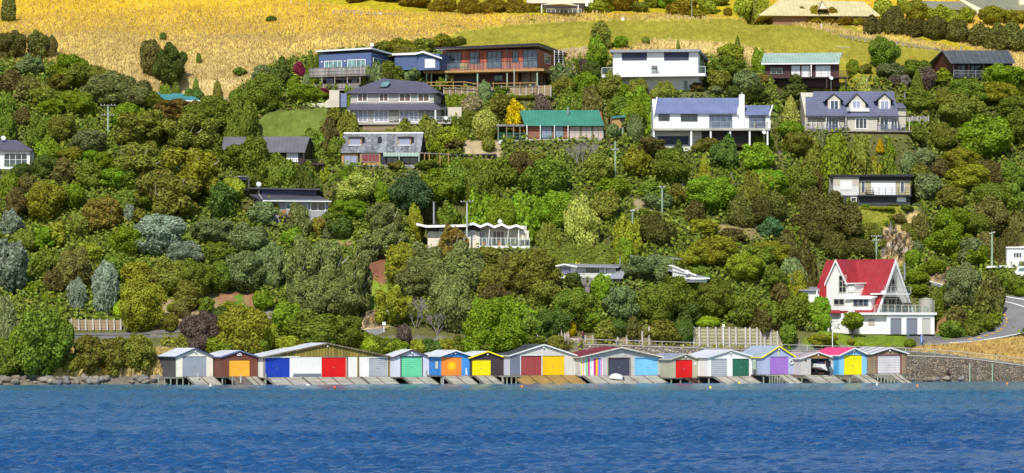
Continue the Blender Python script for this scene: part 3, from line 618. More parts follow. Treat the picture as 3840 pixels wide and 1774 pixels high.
# H14 navy roof house
h = House('navy_roof_house', 'grey weatherboard house with stepped navy roofs and teal-tinted windows', 985, 830, 12, 9, 1230)
h.wall(985, 748, 1230, 832, 'grey_board', 'wall', foot=1.0); lp = Pl(985, 0, 12 - 90); lp.O = h.pl.at(h.pl.uz(985, 800)[0], 0)
pl = h.pl; u0 = pl.uz(985, 750)[0]; u1 = pl.uz(1232, 750)[0]; zt = pl.uz(985, 748)[1]; zt2 = pl.uz(985, 702, -4)[1]
m = MB(); m.prism([pl.at(u0 - .02, zt + .1, .0), pl.at(u0 - .02, zt + 1.0, -3.6), pl.at(u0 - .02, zt + 2.3, -3.6), pl.at(u0 - .02, zt + .2, -9), pl.at(u0 - .02, zt - 3.5, -9), pl.at(u0 - .02, zt - 3.5, 0)], -pl.u * .12); h.add('gable_wall', m, 'greybeige_board')
h.slab('lower_roof', [(985, 751, .9), (1243, 754, .9), (1198, 735, -3.6), (935, 728, -3.6)], .16, 'navy_roof'); h.box('gutter', 985, 752, 1243, 756, .9, 1.0, 'white_paint')
m = MB(); pl.box(m, u0 + .3, pl.uz(1187, 720, -3.6)[0], zt + .9, zt2 - .3, -4.2, -3.6); h.add('clerestory_wall', m, 'navy')
h.slab('upper_roof', [(936, 703, -3.0), (1198, 708, -3.0), (1210, 722, -9), (925, 725, -9)], .2, 'navy_roof')
h.win(1163, 758, 1221, 793, 2, gl='glass', fw=.13); h.win(1072, 757, 1154, 786, 4, 'white_paint', 'glass_teal'); h.dish(970, 690, 10, -4, yb=705)
m = MB(); h.add('left_window', MB().prism([pl.at(u0 - .16, zt - 1.6, -3.2), pl.at(u0 - .16, zt - 1.6, -4.6), pl.at(u0 - .16, zt - .5, -4.6), pl.at(u0 - .16, zt - .5, -3.2)], -pl.u * .04), 'white_paint')
h.box('balcony', 1050, 812, 1165, 816, -.1, 1.7, 'brown_dark'); h.rail(1050, 786, 1165, 812, 1.65, 6, 'lattice', None, rails=3)
for i, nm in enumerate(('left', 'right')): furniture('outdoor_chair', 'orange wooden chair, %s one of two on the balcony of the navy-roofed house' % nm, pl.P(1068 + i * 20, 811, .9), 1, 'orange_wood', .4 - i)
t = T('garden_shed', 'dark flat-roofed outbuilding with antenna behind the navy-roofed house', 'shed', G(925, 710)); p2 = Pl(925, gY(925, 712) + 1, 10); mb = MB(); p2.pbox(mb, 880, 672, 972, 715, -5, 0); t.add('wall', mb, 'black_paint'); mb = MB(); mb.prism([p2.P(872, 664, .6), p2.P(983, 670, .6), p2.P(983, 667, -6), p2.P(872, 661, -6)], (0, 0, -.35)); t.add('roof', mb, 'navy')
mb = MB(); mb.tube(p2.P(933, 705, .8), p2.P(933, 661, .8), .04, n=5); mb.tube(p2.P(885, 662, .8), p2.P(968, 660, .8), .03, n=5); t.add('antenna', mb, 'steel')

# H15 zigzag roof
h = House('zigzag_roof_house', 'cream house with white zigzag-folded roof edge and glazed balcony with pots', 1604, 925, 0, 9, 1960)
pl = h.pl
h.wall(1604, 850, 1800, 925, 'cream', 'wall', foot=2.2, w1=.2, back=8); h.wall(1800, 846, 1975, 925, 'beige_board', 'balcony_wall', w1=-1.6, back=7, foot=.5); h.box('upper_band', 1600, 846, 1800, 868, -8, .24, 'brown_dark')
zz = [(1561, 837), (1600, 846), (1743, 843), (1775, 835), (1801, 847), (1828, 836), (1854, 848), (1882, 838), (1909, 852), (1935, 842), (1963, 853)]
m = MB(); m2 = MB()
for (xa, ya), (xb, yb) in zip(zz, zz[1:]):
    A, B = pl.P(xa, ya, 1.6), pl.P(xb, yb, 1.6); bk = -pl.n * 9; m.prism([A, B, B + bk, A + bk], (0, 0, -.1))
    m2.prism([A + Vector((0, 0, .05)), B + Vector((0, 0, .05)), B - Vector((0, 0, .3)), A - Vector((0, 0, .3))], pl.n * .06)
R = h.add('roof', m, 'grey_roof'); h.add('fascia', m2, 'white_paint', R)
h.win(1648, 860, 1680, 905, 1, gl='white_curtain', w=.2); h.win(1762, 864, 1784, 896, 5, 'white_paint', 'glass_blue', w=.2, bars=5); h.win(1742, 864, 1758, 896, 3, 'white_paint', 'glass_blue', w=.2, bars=5)
h.win(1795, 864, 1820, 924, 2, gl='lavender_curtain', w=-1.6, name='glass_door'); h.win(1847, 865, 1892, 922, 3, 'white_paint', 'brown_blind', w=-1.6, name='glass_door')
h.box('balcony', 1790, 922, 1985, 931, -1.7, 1.5, 'white_paint'); h.rail(1790, 892, 1985, 922, 1.45, 11, 'white_paint', 'glass_rail', rails=1)
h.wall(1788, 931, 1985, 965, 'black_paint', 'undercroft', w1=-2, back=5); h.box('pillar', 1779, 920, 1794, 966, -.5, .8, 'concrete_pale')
m = MB(); [m.tube(pl.P(xb, 926, 1.5), pl.P(xt, 861, 1.3), .05, n=6) for xb, xt in ((1830, 1836), (1901, 1907), (1944, 1946))]; h.add('slanted_post', m, 'white_paint')
h.box('end_screen', 1942, 865, 1983, 900, .6, .75, 'cream'); h.win(1946, 873, 1958, 900, 3, 'cream', 'glass_blue', w=.75, bars=5); h.win(1962, 873, 1976, 900, 3, 'cream', 'glass_blue', w=.75, bars=5)
h.flue(1627, 760, 842, -3, .13); m = MB(); m.ell(pl.P(1875, 832, -.5), (.36, .36, .36)); h.add('dome_skylight', m, 'white_paint', smooth=True)
for i, (x, lab) in enumerate(((1814, 'narrow terracotta pot at the left of the zigzag-roofed house balcony'), (1874, 'wide terracotta pot at the middle of the zigzag-roofed house balcony'))):
    t = T('plant_pot', lab, 'pot', pl.P(x, 922, .9)); m = MB(); b = pl.P(x, 922, .9); m.tube(b, b + Vector((0, 0, .62)), .16 + i * .08, .24 + i * .09, 12); m.tube(b + Vector((0, 0, .62)), b + Vector((0, 0, .7)), .27 + i * .09, .27 + i * .09, 12); t.add('pot', m, 'terracotta')
    m = MB(); [m.tube(b + Vector((0, 0, .6)), b + Vector((random.uniform(-.3, .3), random.uniform(-.2, .2), 1.0)), .04, .01, 4) for _ in range(10)]; t.add('plant', m, 'lattice')

# H16 low white house
h = House('low_white_house', 'low white house with grey gabled roofs half hidden by trees', 2086, 1045, 0, 8, 2340)
pl = h.pl
h.wall(2090, 1003, 2310, 1046, 'palegrey_board', 'wall', foot=2.5); h.slab('roof', [(2163, 997, .8), (2320, 1000, .8), (2349, 992, -4), (2125, 987, -4)], .18, 'grey_roof')
m = MB(); A, B, C_ = pl.P(2077, 997, 1.2), pl.P(2115, 988, 1.2), pl.P(2164, 998, 1.2); bk = -pl.n * 6; m.prism([A, B, B + bk, A + bk], (0, 0, -.2)); m.prism([B + Vector((0, 0, .003)), C_, C_ + bk, B + bk + Vector((0, 0, .003))], (0, 0, -.2)); h.add('gable_roof', m, 'white_paint')
h.add('gable_wall', MB().prism([pl.P(2088, 1034, .4), pl.P(2160, 1034, .4), pl.P(2160, 1000, .4), pl.P(2115, 992, .4), pl.P(2088, 998, .4)], -pl.n * .5), 'white_board')
h.win(2100, 1003, 2139, 1031, 2, 'brown_dark', 'lavender_curtain', w=.4); h.win(2199, 1003, 2246, 1022, 2, 'black_paint', 'glass'); h.win(2262, 1003, 2274, 1026, 1, 'black_paint', 'white_curtain')
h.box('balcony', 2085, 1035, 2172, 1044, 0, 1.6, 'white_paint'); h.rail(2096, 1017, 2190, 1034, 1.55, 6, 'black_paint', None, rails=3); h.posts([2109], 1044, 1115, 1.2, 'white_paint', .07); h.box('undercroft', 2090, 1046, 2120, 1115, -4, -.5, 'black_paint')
h.slab('porch_roof', [(2275, 1042, 3), (2335, 1042, 3), (2350, 1005, -1), (2325, 1008, -1)], .15, 'grey_roof'); h.box('porch_wall', 2285, 1043, 2325, 1080, 0, 2.4, 'cream'); h.win(2302, 1047, 2320, 1076, 1, 'brown_dark', 'glass', w=2.4)
h.slab('right_roof', [(2505, 1012, 2), (2610, 1034, 2), (2662, 1045, 2), (2640, 1030, -4), (2580, 1010, -4), (2506, 994, -4)], .15, 'grey_roof'); h.add('right_gable', MB().prism([pl.P(2522, 1040, 1.9), pl.P(2522, 1002, 1.9), pl.P(2530, 1000, 1.9), pl.P(2607, 1034, 1.9), pl.P(2655, 1044, 1.9), pl.P(2650, 1058, 1.9), pl.P(2522, 1058, 1.9)], -pl.n * 4), 'palegrey_board')
h.add('barge_board', MB().prism([pl.P(2503, 997, 2.0), pl.P(2518, 993, 2.0), pl.P(2612, 1031, 2.0), pl.P(2610, 1036, 2.0), pl.P(2518, 999, 2.0)], pl.n * .1), 'white_paint'); h.add('gutter', MB().prism([pl.P(2572, 1041, 2.2), pl.P(2662, 1041, 2.2), pl.P(2662, 1046, 2.2), pl.P(2572, 1046, 2.2)], pl.n * .1), 'white_paint')
h.dish(2576, 1020, 10, 2.6); h.flue(2368, 960, 1000, -1, .15)
for k, (x, y) in enumerate(((2523, 965),)):
    t = T('tv_antenna', 'tall tv antenna on a mast above the low white house', 'antenna', pl.P(x, 998, -1)); m = MB(); m.tube(pl.P(x, 998, -1), pl.P(x, 962, -1), .03, n=5)
    for j in range(5): m.tube(pl.P(2500 + j * 4, 964 + j * 2, -1), pl.P(2540 + j * 6, 968 + j * 1, -1), .015, n=4)
    t.add('aerial', m, 'steel')

# H17 beige balcony house
h = House('beige_balcony_house', 'beige and dark grey boxy house with flat black roof and thin-railed balcony', 3125, 768, 5, 8, 3415)
h.wall(3125, 663, 3221, 733, 'palegrey_board', 'wall', foot=.2, w1=.5, back=8); h.box('beige_band', 3125.5, 662, 3220.5, 697, .5, .52, 'beige_board'); h.wall(3221, 664, 3414, 733, 'olive_beige_board', 'balcony_wall'); h.box('upper_band', 3222, 663, 3414, 677, 0, .03, 'brown_dark')  # the brown upper band paints in the roof overhang's shade
h.slab('roof', [(3116, 657, .9), (3424, 657, .9), (3424, 653, -8.5), (3100, 668, -8.5)], .22, 'charcoal'); h.box('fascia', 3120, 656, 3422, 662, .9, .95, 'black_paint')
h.wall(3160, 733, 3414, 770, 'charcoal', 'lower_wall', foot=1.5, w1=.6); h.win(3152, 677, 3195, 711, 2, gl='white_curtain', w=.52); h.win(3229, 679, 3244, 722, 1, gl='glass_blue'); h.win(3267, 680, 3358, 731, 4, gl='white_curtain', name='glass_door'); h.win(3376, 679, 3391, 722, 1, gl='glass_blue')
h.box('balcony', 3221, 730, 3418, 736, -.1, 1.5, 'charcoal'); h.rail(3223, 704, 3418, 730, 1.45, 8, 'black_paint', None, rails=3); h.win(3190, 739, 3212, 757, 1, gl='glass', w=.6); h.win(3363, 740, 3397, 757, 2, gl='white_curtain', w=.6)
furniture('picnic_table', 'small picnic table on the balcony of the beige balcony house', h.pl.P(3262, 729, .8), .75, 'brown_dark')
t = T('garden_fence', 'low grey board fence in front of the beige balcony house', 'fence', G(3300, 780)); p2 = Pl(3300, gY(3300, 780), 5); m = MB(); p2.pbox(m, 3200, 763, 3408, 783, -.08, 0); t.add('boards', m, 'fence_grey')
for k in range(9): m = MB(); p2.pbox(m, 3200 + k * 26, 761, 3204 + k * 26, 784, 0, .1); t.add('post', m, 'post_grey')

# H18 cottage at left edge
h = House('white_cottage', 'white weatherboard cottage with brown hip roof at the left edge', -90, 630, 2, 7, 126)
h.wall(-90, 563, 112, 632, 'white_board', 'wall', foot=.8); h.wall(112, 568, 128, 632, 'white_board', 'side_wall', w1=-1.5, back=4.5, foot=.8); hip(h, 'roof', (-100, 560), (120, 560), 8, (0, 524), (62, 525), .7, -3.4, 'slate_tile')
h.box('fascia', -95, 561, 116, 567, .2, .5, 'cream'); h.win(14, 574, 103, 628, 4, gl='glass'); h.rail(14, 598, 103, 629, 1.2, 4, 'white_paint', 'glass_rail', rails=1); h.box('deck', -40, 629, 110, 634, 0, 1.3, 'white_paint'); h.dish(12, 517, 9, -2)

# H19 teal roof
h = House('teal_roof_shed', 'low building showing only a bright teal metal roof among scrub', 630, 392, -10, 6, 755); h.root['category'] = 'shed'
h.slab('roof', [(621, 375, .5), (764, 384, .5), (715, 353, -4), (582, 346, -4)], .12, 'teal_roof'); h.wall(640, 380, 752, 400, 'brown_dark', 'wall', foot=1, back=4); h.box('fascia', 621, 377, 764, 384, .45, .5, 'white_paint')

# H20 white block house right edge + car port
h = House('white_block_house', 'plain white block house with triple windows at the right edge', 3776, 1000, 0, 7, 3900)
h.wall(3776, 926, 3900, 1010, 'white_paint', 'wall', foot=2); h.slab('roof', [(3772, 926, .3), (3905, 926, .3), (3905, 922, -7), (3772, 922, -7)], .15, 'white_board'); h.win(3798, 945, 3833, 969, 3, gl='glass', fw=.12); h.win(3822, 980, 3850, 996, 2, 'brown_dark', 'brown_blind')
h.box('annex', 3708, 1004, 3835, 1030, -2, 2.5, 'white_paint'); h.slab('annex_roof', [(3700, 998, 3), (3812, 998, 3), (3812, 994, -2), (3700, 994, -2)], .25, 'white_board'); h.box('annex_opening', 3712, 1005, 3760, 1026, 2.5, 2.55, 'black_paint')

# H21 top houses
h = House('shade_sail_house', 'hilltop house with cream shade sail and glass fence at the top edge', 1975, 48, 0, 8, 2225)
h.wall(1975, -40, 2225, 12, 'cream', 'wall'); h.wall(2030, 12, 2190, 50, 'brown_dark', 'lower_wall', back=6); h.slab('roof', [(1960, -38, 1), (2240, -38, 1), (2240, -44, -9), (1960, -44, -9)], .25, 'sail')
m = MB(); pl = h.pl; A = [pl.P(2030, 18, 4), pl.P(2108, 3, 1), pl.P(2170, 22, 4), pl.P(2110, 14, 6)]; m.add(A + [(A[0] + A[1] + A[2] + A[3]) / 4 - Vector((0, 0, .25))], [(0, 1, 4), (1, 2, 4), (2, 3, 4), (3, 0, 4)]); h.add('shade_sail', m, 'sail')
h.posts([2031, 2168], 18, 48, 4, 'white_paint', .08); h.rail(2050, 33, 2180, 47, 4.4, 8, 'sail', 'glass_rail', rails=1); h.posts([2200], 0, 24, 1, 'white_paint', .25, 'pillar')
h = House('cream_roof_house', 'large house with wide cream hip roof and brick wall on the hilltop', 2848, 92, 0, 11, 3300)
hip(h, 'roof', (2848, 54), (3300, 57), 13, (2925, -2), (3240, 6), 1, -5.5, 'gold_cream_roof'); pl = h.pl
m = MB(); A, B, C_ = pl.P(3068, 33, 2), pl.P(3083, -2, 2), pl.P(3108, 34, 2); m.prism([A, B, B - pl.n * 5, A - pl.n * 5], (0, 0, -.2)); m.prism([B + Vector((0, 0, .003)), C_, C_ - pl.n * 5, B - pl.n * 5 + Vector((0, 0, .003))], (0, 0, -.2)); h.add('gable_roof', m, 'gold_cream_roof'); h.add('gable_wall', MB().prism([pl.P(3072, 33, 1.8), pl.P(3083, 5, 1.8), pl.P(3104, 33, 1.8)], -pl.n * 3), 'cream')
h.wall(2900, 58, 3255, 98, 'brick', 'wall', foot=1); [h.win(x, 62, x + 22, 84, 2, 'white_paint', 'glass') for x in (3145, 3180, 3222)]
h = House('grey_roof_house', 'hilltop house with long grey roofs and white gable edge, top right', 3450, 60, 0, 9, 3840)
h.slab('roof', [(3450, 27, .8), (3665, 36, .8), (3612, 6, -5), (3400, 2, -5)], .2, 'olive_grey_roof'); h.slab('right_roof', [(3680, 32, 1.6), (3900, 36, 1.6), (3840, -4, -5), (3612, -6, -5)], .2, 'olive_grey_roof')
h.wall(3470, 30, 3900, 62, 'cream', 'wall', foot=.5); h.add('barge_board', MB().prism([h.pl.P(3612, -2, 1.8), h.pl.P(3680, 33, 1.8), h.pl.P(3660, 40, 1.8), h.pl.P(3600, 2, 1.8)], h.pl.n * .15), 'sail'); h.win(3550, 36, 3640, 50, 4, 'white_paint', 'glass'); h.box('chimney', 3822, -10, 3850, 18, -3, -1, 'sail')

# H24 garage left of the A-frame
h = House('white_garage', 'low white garage with pale blue-grey roof left of the red A-frame', 3003, 1110, 0, 6, 3072); h.root['category'] = 'garage'
h.wall(3003, 1086, 3072, 1112, 'white_board', 'wall', foot=1.5); h.slab('roof', [(2997, 1087, .5), (3075, 1087, .5), (3062, 1076, -4), (3002, 1076, -4)], .15, 'grey_roof'); h.box('shade_band', 3003, 1089, 3072, 1093, 0, .03, 'black_paint'); h.posts([3063], 1088, 1120, .4, 'white_paint', .1)
# ---------------------------------------------------------------- red A-frame
YC = 53.0; AO = W(3358, 971, YC); SP = (YC + D0) / F
U_ = Vector((math.cos(math.radians(43)), -math.sin(math.radians(43)), 0)); N_ = Vector((-U_.y * -1 * -1, -U_.x, 0)); N_ = Vector((-math.sin(math.radians(43)), -math.cos(math.radians(43)), 0))
def L(u, w, z): return Vector((AO.x, AO.y, AO.z)) + U_ * u + N_ * w + Vector((0, 0, z))
HB = -201 * SP; HW = 79 * SP / math.sin(math.radians(43)); LEN = 237 * SP / math.cos(math.radians(43))
PADS.append((W(3280, 0, 55).x, 55, 0, 9.2, 8.5, 6.4, 2.5))
t = T('a_frame_house', 'red steep-roofed A-frame house with white gables above a three-door garage', 'house', W(3300, 1250, 52))
m = MB(); m.prism([L(0, 0, 0), L(-LEN, 0, 0), L(-LEN, HW, HB), L(0, HW, HB)], -N_ * .12 + Vector((0, 0, -.12))); t.add('roof', m, 'red_roof')
m = MB(); m.prism([L(0, -.01, 0), L(-LEN, -.01, 0), L(-LEN, -HW, HB), L(0, -HW, HB)], N_ * .12 + Vector((0, 0, -.12))); t.add('back_roof', m, 'red_roof')
cu = (3222 - 3358) * SP / math.cos(math.radians(43)); hw = 1.85; dz = HB / HW * hw; WF = HW + .02
m = MB(); m.prism([L(cu, WF, -.12), L(cu - hw, WF, dz - .1), L(cu - hw, WF, HB + .25), L(cu + hw + 1.35, WF, HB + .25), L(cu + hw + 1.35, WF, dz - .35), L(cu + hw, WF, dz - .35), L(cu + hw, WF, dz - .1)], -N_ * 4.2); t.add('front_gable_wall', m, 'white_board')
m = MB(); m.prism([L(cu, WF + .25, 0), L(cu, 0, 0), L(cu + hw + .12, hw + .12, dz * 1.05), L(cu + hw + .12, WF + .25, dz * 1.05)], (0, 0, -.12)); R = t.add('front_gable_roof', m, 'red_roof_x')
m = MB(); m.prism([L(cu - .01, WF + .25, .0), L(cu - .01, 0, 0), L(cu - hw - .12, hw + .12, dz * 1.05), L(cu - hw - .12, WF + .25, dz * 1.05)], (0, 0, -.12)); t.add('front_gable_roof_left', m, 'red_roof_x')
def bp(a, b, th, n, name='barge_board', mat='white_paint'):
    m = MB(); d = Vector((0, 0, -th)); m.prism([a, b, b + d, a + d], n * .1); t.add(name, m, mat)
bp(L(cu, WF + .26, 0), L(cu - hw - .12, WF + .26, dz * 1.07), .4, N_); bp(L(cu, WF + .26, 0), L(cu + hw + .12, WF + .26, dz * 1.07), .4, N_)
m = MB(); m.prism([L(-.02, .0, -.3), L(-1.4, .0, -.3), L(-1.4, HW - .17, HB), L(-.02, HW - .17, HB)], -N_ * .03); m.prism([L(-.02, .0, -.3), L(-1.4, .0, -.3), L(-1.4, -HW + .17, HB), L(-.02, -HW + .17, HB)], N_ * .03); t.add('soffit', m, 'white_paint')
bp(L(0.01, 0, 0), L(.01, HW, HB), .75, U_); bp(L(.01, 0, 0), L(.01, -HW, HB), .75, U_)
class _A: pass
fp = Pl(0, 0, -43); fp.O = Vector((L(0, HW, 0).x, L(0, HW, 0).y, 0)); gp = Pl(0, 0, 47); q = L(-1.4, 0, 0); gp.O = Vector((q.x, q.y, 0))
AH = House.__new__(House); AH.loc = t.loc; AH.root = t.root; AH.pl = fp; AH.th = -43; AH.back = 3
AH.win(3145.5, 1032, 3174.5, 1098, 2, 'beige_board', 'glass', w=.04, bars=2, fw=.12); AH.win(3181, 1069, 3205, 1097, 2, 'beige_board', 'white_curtain', w=.04)
AH.win(3127, 1120, 3167, 1144, 2, 'beige_board', 'glass', w=.04)
m = MB(); m.prism([L(cu + hw - .3, WF + .35, dz - .2), L(cu + hw + 1.75, WF + .35, dz - .2), L(cu + hw + 1.5, 1.2, dz - .1), L(cu + hw - .3, 1.2, dz - .1)], (0, 0, -.16)); t.add('small_flat_roof', m, 'white_paint')
# bay
m = MB(); fp.pbox(m, 3193, 1118, 3266, 1163, -2.6, .06); t.add('bay_wall', m, 'white_board'); m = MB(); m.prism([fp.P(3166, 1117, .5), fp.P(3272, 1115, .5), fp.P(3292, 1109, -1.1), fp.P(3190, 1109, -1.1)], (0, 0, -.2)); t.add('bay_roof', m, 'white_paint')
AH.win(3199, 1121, 3258, 1150, 3, 'beige_board', 'glass_blue', w=.06)
m = MB(); m.prism([fp.P(3195, 1163, .1), fp.P(3276, 1163, .1), fp.P(3276, 1174, .4), fp.P(3195, 1174, .4)], -fp.n * .1); t.add('lower_roof_strip', m, 'red_roof'); m = MB(); m.prism([fp.P(3110, 1163, .3), fp.P(3150, 1163, .3), fp.P(3150, 1174, .7), fp.P(3113, 1174, .7)], -fp.n * .1); t.add('lower_roof_strip', m, 'red_roof')
# gable end, inset
m = MB(); k = .93; m.prism([L(-1.4, 0, -.5), L(-1.4, HW * k, HB), L(-1.4, -HW * k, HB)], -U_ * .3); t.add('end_gable_wall', m, 'white_board')
AH.pl = gp
AH.win(3329, 1043, 3356, 1094, 2, 'beige_board', 'glass', pl=gp, w=.03, fw=.14, bars=1); m = MB(); m.prism([gp.P(3344, 1015, .04), gp.P(3357, 1032, .04), gp.P(3342, 1034, .04)], gp.n * .03); t.add('top_window', m, 'glass')
m = MB(); gp.pbox(m, 3294, 1113, 3391, 1168, 0, .025); t.add('recess_shade_panel', m, 'glass')  # dark sheet between the windows, put in for the recess's shade
for x0, x1 in ((3297, 3325), (3329, 3356), (3360, 3388)): AH.win(x0, 1118, x1, 1167, 2, 'beige_board', 'glass', pl=gp, w=.03)
m = MB(); gp.pbox(m, 3318, 1100, 3412, 1105, -.2, 2.3); t.add('balcony_floor', m, 'white_paint'); AH.rail(3316, 1074, 3416, 1102, 2.3, 4, 'beige_board', 'glass_rail', rails=1, name='balcony_railing')
AH.dish(3312, 1097, 9, 2.6, yb=1120); AH.flue(3392, 990, 1050, -3.2, .16)
# base block, garage and deck
fb = Pl(3325, 45.2, 0); zb = W(0, 1174, YC).z
m = MB(); m.prism([L(-LEN + .3, HW - .1, HB), L(-.4, HW - .1, HB), L(-.4, -HW, HB), L(-LEN + .3, -HW, HB)], (0, 0, -3.6)); t.add('basement', m, 'white_paint')
m = MB(); fb.pbox(m, 3224, 1180, 3327, 1253, -7, -.6); t.add('basement_wall', m, 'white_paint')
zr = fb.uz(3325, 1172)[1]; u0, u1 = fb.uz(3325, 1200)[0], fb.uz(3504, 1200)[0]; zf = fb.uz(3400, 1254)[1]
m = MB(); us = [fb.uz(x, 1200)[0] for x in (3325, 3339, 3381, 3399, 3441, 3457, 3490, 3504)]
ztop = fb.uz(3400, 1193)[1]
for a, b in ((0, 1), (2, 3), (4, 5), (6, 7)): fb.box(m, us[a], us[b], zf, ztop, -8, 0)
fb.box(m, us[0], us[-1], ztop, zr - .3, -8, 0); fb.box(m, us[1], us[2], zf, ztop, -8, -.25); fb.box(m, us[3], us[4], zf, ztop, -8, -.25); fb.box(m, us[5], us[6], zf, ztop, -8, -.25)
t.add('garage_wall', m, 'white_paint')
m = MB(); fb.box(m, us[0] - 5.0, us[-1] + .3, zr - .3, zr - .02, -9, .4); t.add('deck', m, 'white_paint')
for a, mt in ((1, 'garage_grey'), (3, 'garage_grey'), (5, 'louvre')): m = MB(); fb.box(m, us[a] + .03, us[a + 1] - .03, zf + .02, ztop, -.25, -.15); t.add('garage_door', m, mt)
AH.pl = fb; AH.win(3256, 1195, 3281, 1221, 2, 'beige_board', 'pink_panel', w=-.6)
AH.rail(3279, 1143, 3484, 1174, .25, 8, 'beige_board', 'glass_rail', rails=2, name='deck_railing', r=.05)
# stairs
m = MB()
for k in range(10): p = W(3163 - k * 4.2 + 40, 1158 + k * 4.2, 46.8); m.box((p.x - .35, p.y - .6, p.z - .12), (p.x + .1, p.y + .6, p.z))
t.add('steps', m, 'white_paint')
for (xa, ya, xb, yb) in ((3205, 1150, 3140, 1202), (3205, 1164, 3140, 1214), (3140, 1202, 3116, 1202), (3140, 1218, 3170, 1244)):
    for Yq in (46.0,): m = MB(); A, B = W(xa, ya, Yq), W(xb, yb, Yq); m.prism([A, B, B - Vector((0, 0, .22)), A - Vector((0, 0, .22))], (0, .08, 0)); t.add('stair_rail', m, 'white_paint')
m = MB(); [m.box((W(x, 0, 46).x - .03, 46, W(0, 1204, 46).z - .9), (W(x, 0, 46).x + .03, 46.06, W(0, 1204, 46).z)) for x in range(3116, 3146, 4)]; [m.tube(W(x, 1203 - (x - 3140) * .8, 46), W(x, 1214 - (x - 3140) * .8, 46), .03, n=4) for x in range(3146, 3206, 5)]; t.add('balusters', m, 'white_paint')
m = MB(); a, b = W(3114, 1216, 46.2), W(3146, 1252, 47.8); m.box((a.x, 46.2, b.z), (b.x, 47.8, a.z)); t.add('landing', m, 'white_board')
furniture('outdoor_table', 'dark outdoor table behind the glass rail of the red A-frame deck', W(3378, 1172, 47.2), 1.1, 'black_paint'); furniture('outdoor_chair', 'dark chair left of the table on the red A-frame deck', W(3352, 1172, 47.4), 1, 'lattice', 1.2); furniture('barbecue', 'covered dark barbecue against the gable of the red A-frame', W(3404, 1172, 48.5), 1.1); furniture('outdoor_table', 'green slatted table at the right end of the red A-frame deck', W(3462, 1172, 47.2), .9, 'lattice')
t = T('water_tank', 'round grey concrete water tank right of the red A-frame', 'tank', W(3474, 1162, 61)); b = W(3474, 1168, 61); r = 28 * 461 / F; m = MB(); m.tube(b - Vector((0, 0, .8)), b + Vector((0, 0, 1.75)), r, r, 28); t.add('tank', m, 'concrete', smooth=False); m = MB(); m.tube(b + Vector((0, 0, 1.75)), b + Vector((0, 0, 1.95)), r + .04, .2, 28); t.add('lid', m, 'concrete'); m = MB(); m.tube(b + Vector((r, -.2, -.2)), b + Vector((r, -.2, 1.6)), .06, n=6); t.add('pipe', m, 'pole_conc')

